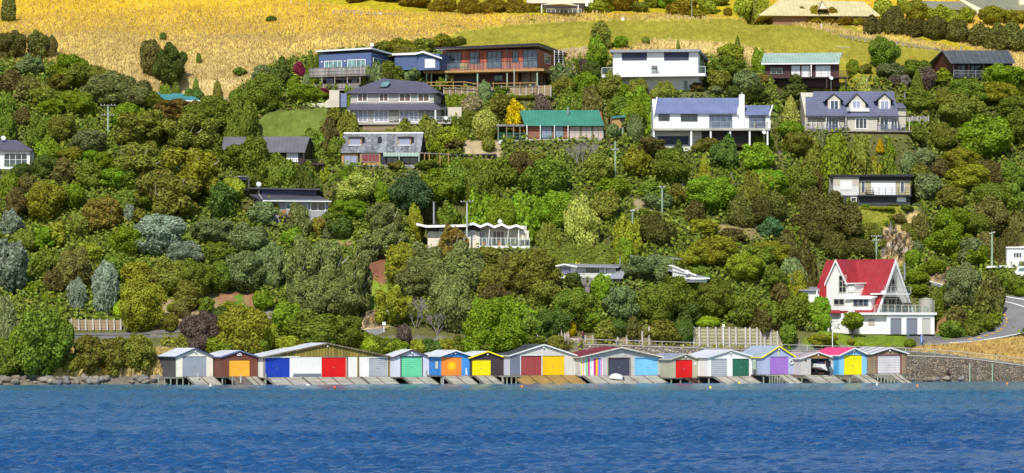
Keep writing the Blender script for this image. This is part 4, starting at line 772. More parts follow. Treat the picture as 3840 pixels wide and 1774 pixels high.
# ---------------------------------------------------------------- boatsheds
TH = 26.0; SL = 6.7; EDGE = []
SHEDM = dict(
 darkgrey=M('shed_darkgrey', (.115, .105, .115), .6, ('v', 116, .2, .3)), creamw=M('shed_cream', (.74, .70, .58), .6, var=.1, dirt=.12),
 ribgrey=M('door_grey', (.30, .33, .38), .5, ('v', 26, .22, .25), var=.08), brown=M('shed_brown', (.17, .055, .035), .6, var=.15), orangey=M('door_orangeyellow', (.90, .43, .035), .5, ('v', 26, .3, .12), var=.05),
 blue=M('door_blue', (.01, .045, .42), .4, ('h', .18, .3), var=.06), red=M('door_red', (.72, .004, .004), .4, ('h', .18, .3), var=.06), roller=M('door_silver', (.42, .44, .48), .4, ('h', .27, .45), var=.06),
 white=M('shed_white', (.78, .77, .72), .6, var=.08, dirt=.15), olive=M('gable_olive', (.30, .23, .04), .8, ('v', 26, .42, .55, .3), var=.25), olivegrey=M('gable_brown', (.26, .2, .13), .85, ('v', 26, .42, .55, .35), var=.3),
 lavw=M('shed_palelavender', (.60, .61, .70), .6, var=.08, dirt=.1), mint=M('door_mint', (.16, .66, .36), .4, ('h', .25, .4), var=.05), bluew=M('shed_blue', (.06, .27, .68), .55, var=.08), bluel=M('shed_blue_shaded', (.035, .20, .55), .55, ('v', 116, .5, .15), var=.08),  # bluel is the front blue with the side wall's shade mixed in
 orange=M('door_orange', (.90, .26, .03), .45, ('v', 26, .9, .1), var=.05), dkbrown=M('shed_darkbrown', (.06, .04, .045), .6, ('h', .3, .5), var=.15), yellow=M('door_yellow', (.88, .72, .0), .4, var=.04), yroll=M('door_yellow_roller', (.90, .78, .0), .4, ('h', .2, .16), var=.04),
 cream2=M('shed_greycream', (.62, .59, .53), .6, ('v', 26, 1.2, .08), var=.08, dirt=.15), greyblue=M('panel_greyblue', (.17, .19, .25), .5, ('v', 26, .2, .25), var=.08), maroond=M('door_maroon', (.34, .055, .055), .5, ('v', 26, .9, .1), var=.12), gold=M('door_gold', (.90, .55, .0), .45, ('v', 26, .9, .08), var=.05),
 greyw=M('shed_grey', (.50, .49, .46), .7, var=.2, dirt=.3), navyd=M('door_navy', (.06, .06, .095), .5, ('h', .2, .3), var=.08), lblue=M('door_lightblue', (.20, .55, .82), .45, ('h', .2, .2), var=.05), beige=M('shed_beige', (.42, .39, .27), .6, var=.08, dirt=.1),
 greend=M('door_green', (.02, .14, .08), .5, ('h', .2, .25), var=.06), lavb=M('shed_lavenderblue', (.38, .43, .60), .6, ('v', 26, 1.2, .08), var=.06), purple=M('door_purple', (.36, .17, .56), .45, ('h', .2, .3), var=.05),
 pgrey=M('shed_pinkgrey', (.55, .52, .47), .65, var=.12, dirt=.25), ply=M('gable_ply', (.45, .24, .05), .7, ('v', 26, .9, .2), var=.25), sky=M('shed_sky', (.22, .52, .78), .55, var=.05), skyd=M('shed_sky_shaded', (.08, .36, .66), .55, var=.06),  # skyd copies the front's sky blue, darkened as the shaded side
 whiteroll=M('door_white_roller', (.66, .62, .62), .5, ('h', .33, .35), var=.08, dirt=.15, dirtcol=(.35, .12, .12)), wood='weather_wood',
 r_white=M('roof_white', (.66, .68, .72), .5, ('v', 0, .3, .06), var=.1), r_char=M('roof_charcoal', (.06, .063, .068), .6, ('v', 116, .7, .1)), r_mar=M('roof_maroon', (.20, .022, .04), .6, var=.08), r_bg=M('roof_bluegrey', (.30, .32, .40), .55, ('v', 116, .35, .15)),
 r_lb=M('roof_lightblue', (.36, .42, .50), .55, ('v', 116, .35, .12)), r_pk=M('roof_pink', (.86, .05, .20), .45, ('v', 116, 1.9, .15), var=.06), r_pg=M('roof_patchy', (.45, .37, .37), .6, ('v', 116, 1.0, .35, .25), var=.15, dirt=.4, dirtcol=(.3, .1, .08)), r_st=M('roof_striped', (.62, .6, .6), .55, ('v', 116, 2.1, .75), var=.1),
 f_db=M('fascia_darkblue', (.07, .09, .15), .5), f_bl=M('fascia_blue', (.13, .17, .34), .5), f_br=M('fascia_brown', (.09, .05, .05), .5), f_y=M('fascia_yellow', (.92, .80, .02), .5), f_w=M('fascia_white', (.78, .77, .75), .5, dirt=.1), f_old=M('fascia_worn', (.62, .60, .50), .7, var=.3, dirt=.6), f_beige=M('fascia_beige', (.52, .49, .38), .6),
 deckw=M('deck_timber', (.42, .40, .33), .85, ('v', 116, .32, .35, .2), var=.3, dirt=.45, dirtcol=(.15, .12, .08)), deckg=M('deck_gold', (.40, .25, .07), .8, ('v', 116, .32, .35, .2), var=.3, dirt=.3), pile=M('pile', (.34, .36, .27), .85, var=.4, dirt=.6, dirtcol=(.06, .05, .03)), edge=M('deck_edge', (.14, .12, .10), .9, var=.4), rail=M('rail_rust', (.12, .045, .03), .8, var=.4))
def sm(k): m = SHEDM[k]; return MATS[m] if isinstance(m, str) else m
prev = None
def shed(label, side, fl, fr, rx, ry, ey, by, wall, sidem, roof, fascia, doors, gable=None, group='boatsheds along the water', extra=None, piles=3, ov=(.22, .22), panels=(), gabley=None):
    """fl, fr: front corners; rx, ry ridge; ey eave; by floor (photo px). doors: (x0, x1, ytop, material, frame)"""
    global prev
    if prev is None: Y = 6.5
    else: Y = prev - (side / F * (prev + D0)) / math.tan(math.radians(TH))
    pl = Pl(fl, Y, TH); u1, z0 = pl.uz(fr, by); ur, zr = pl.uz(rx, ry); ze = pl.uz(fl, ey)[1]; zer = pl.uz(fr, ey)[1]; zer = ze
    t = T('boatshed', label, 'boatshed', pl.at(u1 / 2, z0, -1), group); prev = pl.at(u1, 0).y
    # front wall with door openings
    zt = [pl.uz((a + b) / 2, y)[1] for a, b, y, *_ in doors]; us = [(pl.uz(a, by)[0], pl.uz(b, by)[0]) for a, b, *_ in doors]; zl = min(min(zt), ze - .02)
    fw = MB(); u = 0
    for (a, b), z in zip(us, zt):
        pl.box(fw, u, a, z0, zl, -.18, 0)
        if z > zl + .01: pass
        u = b
    pl.box(fw, u, u1, z0, zl, -.18, 0)
    def topz(u): return zr + (ze - zr) * (ur - u) / ur if u < ur else zr + (ze - zr) * (u - ur) / (u1 - ur)
    gm = MB(); zg = max(zl, pl.uz(rx, gabley)[1]) if gabley else zl
    cuts = [0] + [c for s_ in us for c in s_] + [u1]
    for i in range(len(cuts) - 1):      # wall above the lowest door top, up to the gable line
        a, b = cuts[i], cuts[i + 1]; dz_ = zt[i // 2] if i % 2 else zl
        if dz_ < zg - .01: pl.box(fw, a, b, dz_, zg, -.18, 0)
    tri = [pl.at(0, zg), pl.at(u1, zg)] + ([pl.at(u1, ze - .03)] if ze - .03 > zg + .01 else []) + [pl.at(ur, zr - .06)] + ([pl.at(0, ze - .03)] if ze - .03 > zg + .01 else [])
    if gable: gm.prism([p + pl.n * .05 for p in tri], -pl.n * .2); t.add('gable_cladding', gm, sm(gable))
    else: fw.prism(tri, -pl.n * .18)
    t.add('front_wall', fw, sm(wall))
    b = MB(); b.prism([pl.at(0, z0, -.18), pl.at(0, ze - .03, -.18), pl.at(ur, zr - .06, -.18), pl.at(u1, ze - .03, -.18), pl.at(u1, z0, -.18)], -pl.n * (SL - .18))
    if extra == 'open':
        b = MB(); pl.box(b, 0, .12, z0, ze - .03, -SL, -.18); pl.box(b, u1 - .12, u1, z0, ze - .03, -SL, -.18); b.prism([pl.at(.12, z0, -SL), pl.at(.12, ze - .03, -SL), pl.at(ur, zr - .06, -SL), pl.at(u1 - .12, ze - .03, -SL), pl.at(u1 - .12, z0, -SL)], pl.n * .12)
    t.add('side_wall', b, sm(sidem))
    sl = (zr - ze) / ur; slr = (zr - ze) / (u1 - ur); ovf, ovs = ov; R = MB()
    A, B = pl.at(ur, zr + .06, ovf), pl.at(ur, zr + .06, -SL - .1); C1 = pl.at(-ovs, ze - sl * ovs + .06, ovf); C2 = pl.at(u1 + ovs, ze - slr * ovs + .06, ovf); bk = B - A
    R.prism([A, B, C1 + bk, C1], (0, 0, -.07)); R.prism([A + Vector((0, 0, .002)), C2, C2 + bk, B + Vector((0, 0, .002))], (0, 0, -.07)); ro = t.add('roof', R, sm(roof))
    fa = MB(); e = pl.n * .012
    for Cc in (C1, C2): fa.prism([A + e + Vector((0, 0, .01)), Cc + e + Vector((0, 0, .01)), Cc + e - Vector((0, 0, .17)), A + e - Vector((0, 0, .17))], pl.n * .05)
    fa.prism([C1 - pl.u * .01, C1 + bk - pl.u * .01, C1 + bk - pl.u * .01 - Vector((0, 0, .14)), C1 - pl.u * .01 - Vector((0, 0, .14))], -pl.u * .04)
    t.add('fascia', fa, sm(fascia), ro)
    for (a, b_), z, dd in zip(us, zt, doors):
        mt, fr_ = dd[3], dd[4] if len(dd) > 4 else None
        if mt:
            d = MB(); pl.box(d, a + .01, b_ - .01, z0 + .02, z, -.17, -.09); do = t.add('door', d, sm(mt)); g = MB(); uc = (a + b_) / 2; pl.box(g, uc - .12, uc + .12, (z0 + z) / 2 - .1, (z0 + z) / 2 - .05, -.09, -.05); t.add('handle', g, 'steel', do)
        if fr_:
            f = MB(); q = .1; pl.box(f, a - q, a, z0, z + q, 0, .05); pl.box(f, b_, b_ + q, z0, z + q, 0, .05); pl.box(f, a, b_, z, z + q, 0, .05); t.add('door_frame', f, sm(fr_) if fr_ in SHEDM else fr_)
    for x0, x1, y0, y1, mt in panels: p = MB(); pl.pbox(p, x0, y0, x1, y1, .0, .06); t.add('wall_panel', p, sm(mt) if mt in SHEDM else mt)
    p = MB(); pl.box(p, -.15, u1 + .1, z0 - .16, z0 - .003, -SL, .32); t.add('floor', p, sm('edge'))
    n = max(piles, int(u1 / 1.6))
    for i in range(n + 1):
        c = pl.at(u1 * i / n * .96 + .1, 0, .12); m = MB(); m.tube(Vector((c.x, c.y, -.9)), Vector((c.x, c.y, z0 - .16)), .11, .1, 7); t.add('pile', m, sm('pile'))
    m = MB(); q = pl.at(ur, zr - .42, .06); m.ell(q + pl.n * .1, (.12, .12, .12), 8, 5); t.add('lamp', m, 'white_paint')
    EDGE.append((pl.at(0, 0, -SL), pl.at(u1, 0, -SL))); t.pl = pl; t.z0 = z0; t.u1 = u1; return t
s1 = shed('cream boatshed with blue-grey ribbed door and dark grey side wall, first in the row', 85, 661, 799, 731, 1306.5, 1336, 1412.5, 'creamw', 'darkgrey', 'r_white', 'f_db', [(685, 774.5, 1336, 'ribgrey')])
s2 = shed('brown boatshed with orange-yellow door and white roof', 31, 830, 966, 898, 1315, 1337, 1411.5, 'brown', 'brown', 'r_white', 'f_bl', [(859, 937, 1349.5, 'orangey')])
s3 = shed('widest boatshed, olive timber gable over blue, red and silver doors', 22, 988, 1461, 1227, 1287, 1338, 1412.5, 'white', 'white', 'r_white', 'olivegrey', [(994, 1087, 1342, 'blue'), (1206, 1298.5, 1340, 'red'), (1384, 1454, 1343, 'roller')], gable='olive', gabley=1338, panels=[(1300, 1305, 1338, 1412, 'olivegrey'), (1340, 1347, 1338, 1412, 'olive'), (1455, 1461, 1340, 1412, 'olive'), (988, 992, 1340, 1412, 'olivegrey'), (1100, 1204, 1401, 1411.5, 'greyblue'), (990, 1125, 1337, 1341, 'white')], ov=(.3, .3))
s4 = shed('pale lavender boatshed with mint green roller door', 17, 1478, 1609.5, 1544, 1311.5, 1338, 1413, 'lavw', 'lavw', 'r_white', 'f_br', [(1504, 1582, 1338, 'mint', 'black_paint')])
s5 = shed('bright blue boatshed with yellow sun painted on its orange door', 41, 1651, 1762, 1706, 1314, 1333, 1408, 'bluew', 'bluel', 'r_white', 'f_w', [(1654, 1731.6, 1339, 'orange')], ov=(.35, .35))
s6 = shed('small dark brown boatshed with yellow door and yellow barge boards', 2, 1762.5, 1889, 1827, 1317.5, 1340, 1408, 'dkbrown', 'dkbrown', 'r_white', 'f_y', [(1770, 1841, 1349, 'yellow')])
s7 = shed('wide cream boatshed with charcoal roof, maroon door and golden door', 23, 1912, 2157, 2037.5, 1291.7, 1332, 1406.5, 'cream2', 'lavw', 'r_char', 'f_w', [(1953, 2031, 1334, 'maroond', 'f_w'), (2032.5, 2117, 1334, 'gold')], panels=[(1913, 1951, 1332, 1406, 'greyblue')])
s8 = shed('wide grey boatshed with rainbow-striped, navy and light blue doors', 17, 2174, 2476, 2324, 1302.6, 1338, 1407.5, 'greyw', 'greyw', 'r_mar', 'f_old', [(2177, 2258, 1343, 'white', 'f_w'), (2281, 2362, 1343, 'navyd', 'weather_wood'), (2383, 2465, 1342, 'lblue', 'lblue')], ov=(.45, .3))
s9 = shed('small beige boatshed with bright red roller door', 37, 2513, 2621, 2568.5, 1327, 1346, 1416, 'beige', 'beige', 'r_bg', 'f_beige', [(2534, 2597, 1349, 'red')])
s10 = shed('white boatshed with one silver and one dark green roller door', 33, 2654, 2824, 2738.5, 1312.5, 1338, 1410, 'white', 'white', 'r_white', 'f_w', [(2667, 2727, 1345.5, 'roller'), (2747, 2810, 1343, 'greend')])
s11 = shed('lavender-blue boatshed with purple roller door, yellow trim and life ring', 35, 2859, 2978, 2919, 1298.4, 1337, 1403.7, 'lavb', 'lavb', 'r_lb', 'f_y', [(2887.7, 2956.5, 1337, 'purple')])
s12 = shed('open pale grey boatshed with a white motorboat parked inside', 24, 3003, 3128, 3067, 1321, 1343, 1405.6, 'pgrey', 'pgrey', 'r_pg', 'f_w', [(3041, 3111, 1345, None)], gable='ply', gabley=1343, extra='open')
s13 = shed('light blue boatshed with hot pink roof and yellow roller door', 20, 3148, 3253.5, 3200.5, 1305, 1330, 1405, 'sky', 'skyd', 'r_pk', 'f_w', [(3165, 3233, 1331, 'yroll')], ov=(.35, .3))
s14 = shed('weathered timber boatshed with white roller door, last in the row', 16, 3269, 3402, 3335, 1304, 1325, 1401, 'wood', 'wood', 'r_st', 'f_w', [(3290, 3376.5, 1332, 'whiteroll', 'maroon')])
# painted details
def onp(t, name, pts, mat, w=.02, th=.02):
    m = MB(); m.prism([t.pl.P(x, y, w) for x, y in pts], t.pl.n * th); return t.add(name, m, mat)
cx, cy = 1694, 1372; m = MB(); pts = []
for i in range(48): a = 2 * math.pi * i / 48; r = 12.5; pts.append((cx + math.cos(a) * r * .95, cy + math.sin(a) * r))
onp(s5, 'painted_sun', pts, M('sun_yellow', (.92, .55, .0), .5, var=.03), -.085, .012)
for i in range(20):
    a = 2 * math.pi * i / 20; rr = 24 if i % 2 else 19; w_ = .12
    onp(s5, 'painted_ray', [(cx + math.cos(a - w_) * 13.5 * .95, cy + math.sin(a - w_) * 13.5), (cx + math.cos(a + w_ * .5) * rr * .95, cy + math.sin(a + w_ * .5) * rr), (cx + math.cos(a + w_) * 13.5 * .95, cy + math.sin(a + w_) * 13.5)], 'sun_yellow', -.085, .012)
onp(s5, 'painted_bird', [(1744, 1384), (1748, 1381), (1751, 1383), (1750, 1389), (1753, 1396), (1751, 1402), (1754, 1405), (1743, 1405), (1747, 1400), (1745, 1392), (1748, 1387)], 'white_paint', .02)
onp(s5, 'painted_dolphin', [(1687, 1331), (1689, 1327), (1693, 1325.5), (1697, 1328), (1698, 1331), (1693, 1329)], 'white_paint', .02)
lp = Pl(0, 0, TH - 90); lp.O = s5.pl.at(0, 0, 0); m = MB(); m.prism([lp.P(1634, 1355, .03), lp.P(1642, 1355, .03), lp.P(1642, 1382, .03), lp.P(1634, 1382, .03)], lp.n * .03); s5.add('side_window', m, 'cream')
stripes = [(2178, 3.5, (.9, .75, 0)), (2187, 3, (.9, .25, .01)), (2196, 3, (.03, .45, .6)), (2199, 4.5, (.35, .75, .04)), (2204, 3, (.4, .12, .55)), (2207, 4.5, (.75, .01, .08)), (2213, 2, (.55, .75, .85)), (2226, 4, (.45, .04, .4)), (2230, 4.5, (.55, .0, .1)), (2234.5, 5, (.9, .6, 0)), (2239.5, 3.5, (.9, .2, .05)), (2244, 4, (.25, .12, .6)), (2248, 4, (.05, .35, .75)), (2253, 4, (.7, .2, .4))]
for i, (x, w_, c) in enumerate(stripes): onp(s8, 'painted_stripe', [(x, 1344), (x + w_, 1344), (x + w_, 1407), (x, 1407)], M('stripe_%d' % i, c, .5, var=.03), -.085, .012)
onp(s2, 'light_box', [(889, 1327), (905, 1327), (905, 1334), (889, 1334)], 'white_paint', .0, .15); onp(s2, 'dark_slot', [(893, 1329), (901, 1329), (901, 1331), (893, 1331)], 'black_paint', .15, .01)
onp(s11, 'yellow_batten', [(2918, 1304), (2920, 1304), (2920, 1335), (2918, 1335)], 'fascia_yellow', .02); onp(s13, 'white_batten', [(3199, 1312), (3202, 1312), (3202, 1330), (3199, 1330)], 'white_paint', .02)
onp(s9, 'notice', [(2603, 1360), (2611, 1360), (2611, 1367), (2603, 1367)], 'white_paint', .02); onp(s12, 'brown_emblem', [(3019, 1349), (3024, 1349), (3025, 1354), (3021, 1357), (3018, 1354)], 'rust', .02)
t = T('life_ring', 'white life ring hanging beside the purple boatshed door', 'life ring', s11.pl.P(2967.6, 1367, .05)); c = s11.pl.P(2967.6, 1357.6, .12); m = MB(); n = 20; rr = .27
pts = [c + (s11.pl.u * math.cos(2 * math.pi * i / n) + Vector((0, 0, math.sin(2 * math.pi * i / n)))) * rr for i in range(n + 1)]; m.chain(pts, [.075] * (n + 1), 7); t.add('ring', m, 'white_paint')
t = T('rain_tank', 'small pale green rainwater tank beside the lavender-blue boatshed', 'tank', s11.pl.P(2830, 1402, -2)); b = s11.pl.P(2829, 1385, -1.6); m = MB(); m.tube(b, b + Vector((0, 0, 1.15)), .3, .3, 14); m.ell(b + Vector((0, 0, 1.15)), (.3, .3, .12), 14, 6); t.add('tank', m, 'pole_green'); m = MB()
for dx in (-.22, .22): m.box((b.x + dx - .04, b.y - .3, b.z - .7), (b.x + dx + .04, b.y + .3, b.z))
t.add('stand', m, 'deck_grey')
# white motorboat in the open shed
pl = s12.pl
def hull(t, c, yaw, Lb, Wb, Hb, tilt, mat1, mat2):
    R = Matrix.Rotation(yaw, 4, 'Z') @ Matrix.Rotation(tilt, 4, 'Y'); m = MB(); mb2 = MB(); st = []
    N = 10
    for i in range(N + 1):
        x = i / N; hwid = Wb / 2 * (1 - max(0, x - .35) ** 2 * 2.2) if x > .35 else Wb / 2 * (.93 + .2 * x); hwid = max(hwid, .03); keel = .0 + Hb * .55 * max(0, x - .6) ** 2 * 4; sh = Hb * (.85 + .25 * x)
        st.append([Vector((x * Lb, s_ * a, z)) for s_, a, z in ((-1, hwid, sh), (-1, hwid * .92, Hb * .42 + keel * .5), (0, 0, keel), (1, hwid * .92, Hb * .42 + keel * .5), (1, hwid, sh))])
    vs = [R @ p + c for r in st for p in r]; fs = []
    for i in range(N):
        for j in range(4): fs.append((i * 5 + j, i * 5 + j + 1, i * 5 + j + 6, i * 5 + j + 5))
    fs.append((0, 1, 2, 3, 4)); fs += [(i * 5 + 4, i * 5, i * 5 + 5, i * 5 + 9) for i in range(3, N)]
    m.add(vs, fs); h_ = t.add('hull', m, mat1)
    s2_ = MB(); s2_.add([R @ (p * 1.004) + c + Vector((0, 0, .0)) for r in st for p in (r[1] + Vector((0, -.015, .04)), r[2] + Vector((0, 0, -.02)), r[3] + Vector((0, .015, .04)))], [(i * 3 + j, i * 3 + j + 1, i * 3 + j + 4, i * 3 + j + 3) for i in range(N) for j in range(2)]); t.add('lower_hull', s2_, mat2, h_)
    return R
t = T('motorboat', 'white motorboat with black outboard engine on a trailer in the open boatshed', 'boat', pl.P(3085, 1406, -.5)); c = pl.P(3102, 1395, .75); yaw = math.radians(TH + 90 + 6)
c = pl.at(pl.uz(3088, 1400)[0], s12.z0 + .55, .85); R = hull(t, c, yaw, 4.9, 2.1, 1.05, 0, 'white_paint', 'deck_grey')
def bl(name, p0, p1, mat, par=None): m = MB(); m.box(p0, p1); m.v = [tuple(R @ Vector(v) + c) for v in m.v]; return t.add(name, m, mat, par)
e = bl('outboard_engine', (-.55, -.22, .55), (-.05, .22, 1.35), 'black_paint'); bl('engine_leg', (-.4, -.08, -.25), (-.2, .08, .55), 'black_paint', e); bl('windscreen', (2.0, -.7, 1.0), (2.1, .7, 1.5), 'glass_blue'); bl('console', (2.1, -.6, .95), (2.9, .6, 1.25), 'white_paint'); bl('orange_float', (.3, -.9, .95), (.8, -.3, 1.3), 'orange_wood'); bl('seat', (1.0, -.6, .9), (1.5, .6, 1.2), 'navy')
bl('trailer_frame', (-.3, -.75, -.35), (4.2, -.65, -.25), 'rust'); bl('trailer_frame', (-.3, .65, -.35), (4.2, .75, -.25), 'rust')
for s_ in (-1, 1): m = MB(); a = R @ Vector((1.0, s_ * .95, -.22)) + c; b = R @ Vector((1.0, s_ * 1.12, -.22)) + c; m.tube(a, b, .3, .3, 14); t.add('wheel', m, 'black_paint')
# tarp covered dinghy on ramp
def ramp(sh, x0, x1, label, mat='deckw', w=3.35, z1=-.12, posts=(), cat='boat ramp', kerbs=True, w0=.33):
    pl = sh.pl; u0 = pl.uz(x0, 1410)[0]; u1 = pl.uz(x1, 1410)[0]; z0 = sh.z0 - .02; k = Vector((0, 0, -.14)); t = T('boat_ramp', label, cat, pl.at((u0 + u1) / 2, z1, w * .6), 'ramps in front of the boatsheds'); m = MB()
    A, B, C_, D = pl.at(u0, z0, w0), pl.at(u1, z0, w0), pl.at(u1, z1, w0 + w), pl.at(u0, z1, w0 + w); m.prism([A, B, C_, D], k); t.add('deck', m, sm(mat))
    if kerbs:
        for p, q_ in ((A, D), (B, C_)): m = MB(); off = pl.u * (.07 if p is A else -.07); m.prism([p, q_, q_ + off, p + off], (0, 0, .09)); t.add('kerb', m, sm('edge'))
        nb = max(1, int((u1 - u0) / 2.6))
        for i in range(1, nb + 1): m = MB(); p = A + (B - A) * i / (nb + 1); q_ = D + (C_ - D) * i / (nb + 1); m.prism([p, q_, q_ + pl.u * .09, p + pl.u * .09], (0, 0, .05)); t.add('skid_rail', m, sm('rail'))
    m = MB()
    for i in range(2): p = A + (B - A) * (.05 + .9 * i) + (D - A) * .45; m.tube(Vector((p.x, p.y, -.9)), p + k * .9, .09, .09, 6)
    t.add('piles', m, sm('pile')); return t
ramp(s1, 697, 799, 'worn pale timber ramp in front of the cream boatshed')
ramp(s2, 850, 905, 'split brown timber ramp in front of the orange-yellow door', 'edge'); ramp(s2, 912, 960, 'narrow grey plank ramp right of the orange-yellow door')
ramp(s3, 995, 1128, 'broad pale ramp below the dark blue door'); ramp(s3, 1130, 1345, 'broad pale ramp below the bright red door of the widest boatshed'); ramp(s3, 1350, 1460, 'pale plank ramp below the silver door of the widest boatshed')
ramp(s4, 1505, 1607, 'pale ramp below the mint green door'); ramp(s5, 1655, 1752, 'cracked plank ramp below the painted sun door'); ramp(s6, 1775, 1845, 'narrow plank ramp below the small yellow door')
ramp(s7, 1915, 2155, 'golden brown timber ramp below the maroon and golden doors', 'deckg'); ramp(s8, 2182, 2460, 'wide pale timber ramp below the striped, navy and light blue doors')
ramp(s10, 2668, 2810, 'pale plank ramp below the silver and dark green doors'); ramp(s11, 2906, 2960, 'narrow ramp with dark rails below the purple door'); ramp(s12, 3008, 3120, 'long grey ramp below the motorboat'); ramp(s13, 3190, 3250, 'plank ramp below the yellow roller door of the pink-roofed boatshed'); ramp(s14, 3325, 3368, 'narrow pale ramp below the weathered timber boatshed')
t = T('slipway_rails', 'pair of rusty steel slipway rails below the bright red door of the small beige boatshed', 'slipway', s9.pl.at(2, 0, 2))
for x in (2557, 2584): m = MB(); u = s9.pl.uz(x, 1410)[0]; A, B = s9.pl.at(u, s9.z0, .3), s9.pl.at(u, -.1, 3.9); m.tube(A, B, .08, n=4); t.add('rail', m, sm('rail')); 
for k in range(6): m = MB(); a = s9.pl.at(s9.pl.uz(2557, 1410)[0], s9.z0 + (-.12 - s9.z0) * k / 6, .5 + .55 * k); m.tube(a, a + s9.pl.u * 1.15, .05, n=4); t.add('sleeper', m, sm('rail'))
t = T('covered_dinghy', 'small boat under a white tarpaulin on the ramp by the striped door', 'boat', s8.pl.at(3.2, .8, 1.2)); c = s8.pl.at(s8.pl.uz(2292, 1410)[0], .62, 1.6); m = MB(); R2 = Matrix.Rotation(math.radians(TH + 10), 3, 'Z') @ Matrix.Rotation(math.radians(10), 3, 'Y'); m.ell(c, (1.15, .72, .62), 20, 10, .05, R2, zmin=-.3); t.add('tarpaulin', m, 'white_paint', smooth=True); m = MB(); q = R2 @ Vector((.5, -.75, .12)) + c; m.box((q.x - .12, q.y - .05, q.z - .3), (q.x + .1, q.y + .05, q.z + .2)); t.add('fender', m, 'navy')
for i, (sh, x, w_) in enumerate(((s1, 742, 1.6), (s2, 872, 2.6), (s2, 997, 2.2), (s2, 903, 2.4), (s4, 1600, .5), (s3, 1131, 1.2), (s5, 1662, 2.2), (s1, 845, 2.0))):
    labs = ['tall pale mooring post standing in front of the grey ribbed door', 'stubby greenish post at the left of the brown ramp', 'tall pale post left of the dark blue door', 'thin mooring post in the middle of the brown ramp', 'short white post at the right of the mint door', 'short white post in front of the white wall between blue and red doors', 'pale post under the ramp of the painted sun door', 'greenish post between the first two ramps']
    t = T('mooring_post', labs[i], 'post', sh.pl.at(0, 0, w_), 'mooring posts by the ramps'); p = sh.pl.P(x, 1430, w_); m = MB(); m.tube(Vector((p.x, p.y, -.9)), Vector((p.x, p.y, sh.z0 + (.55, .1, .35, .2, .8, .2, -.2, -.1)[i])), .1, .09, 7); t.add('post', m, sm('pile') if i % 3 else 'pole_conc')
for (sh, xa, xb, lab) in ((s1, 580, 672, 'low timber landing on piles left of the first boatshed door'), (s7, 1866, 1935, 'small grey landing between the yellow and maroon doors'), (s11, 2866, 2904, 'small grey landing left of the purple door'), (s14, 3270, 3320, 'dark timber landing in front of the weathered boatshed')):
    t = T('landing_stage', lab, 'jetty', sh.pl.at(0, 0, 1)); pl = sh.pl; u0, u1 = pl.uz(xa, 1412)[0], pl.uz(xb, 1412)[0]; m = MB(); pl.box(m, u0, u1, sh.z0 - .2, sh.z0 - .04, .34, 1.5); t.add('deck', m, sm('deckw'))
    for i in range(5): p = pl.at(u0 + (u1 - u0) * i / 4, 0, 1.4); m = MB(); m.tube(Vector((p.x, p.y, -.9)), Vector((p.x, p.y, sh.z0 - .2)), .09, .09, 6); t.add('pile', m, sm('pile'))
# buoys and gull
def buoy(px, py, mat, lab, r=.16, cone=True):
    d = 6 * F / (py - HY); p = Vector(((px - CX) / F * d, d - D0, 0)); t = T('buoy', lab, 'buoy', p, 'mooring buoys on the water'); m = MB(); m.ell(p + Vector((0, 0, .08)), (r, r, r), 12, 8); t.add('float', m, mat, smooth=True); m = MB(); m.tube(p + Vector((0, 0, r)), p + Vector((0, 0, r + .18)), .06, .02, 6); t.add('top', m, mat)
M('buoy_orange', (.85, .28, .01), .4); M('buoy_red', (.8, .07, .01), .4); M('buoy_yellow', (.85, .65, .05), .4)
for a in ((789, 1450, 'white_paint', 'white buoy in front of the first boatshed ramp'), (1256, 1457, 'buoy_red', 'red-orange buoy below the bright red door of the widest boatshed'), (1957, 1453, 'buoy_orange', 'orange buoy below the charcoal-roofed boatshed'), (2664, 1457, 'buoy_yellow', 'yellow buoy in front of the slipway rails'), (2773, 1439, 'buoy_yellow', 'yellow buoy close to the ramp of the green door'), (3288, 1445, 'white_paint', 'white buoy below the weathered timber boatshed'), (3440, 1450, 'buoy_orange', 'orange buoy below the left end of the stone-filled wall'), (3777, 1442, 'buoy_orange', 'orange buoy farthest right on the water')): buoy(*a)
d = 6 * F / (1447 - HY); p = Vector(((1154 - CX) / F * d, d - D0, 0)); t = T('seagull', 'small white seagull floating before the widest boatshed', 'bird', p); m = MB(); m.ell(p + Vector((0, 0, .08)), (.22, .1, .1), 10, 6); m.ell(p + Vector((-.2, 0, .24)), (.07, .06, .06), 8, 6); m.tube(p + Vector((-.16, 0, .12)), p + Vector((-.2, 0, .24)), .06, .05, 6); m.tube(p + Vector((-.25, 0, .24)), p + Vector((-.34, 0, .22)), .02, .005, 5); m.tube(p + Vector((.15, 0, .1)), p + Vector((.35, 0, .14)), .07, .02, 6); t.add('body', m, 'white_paint', smooth=True)

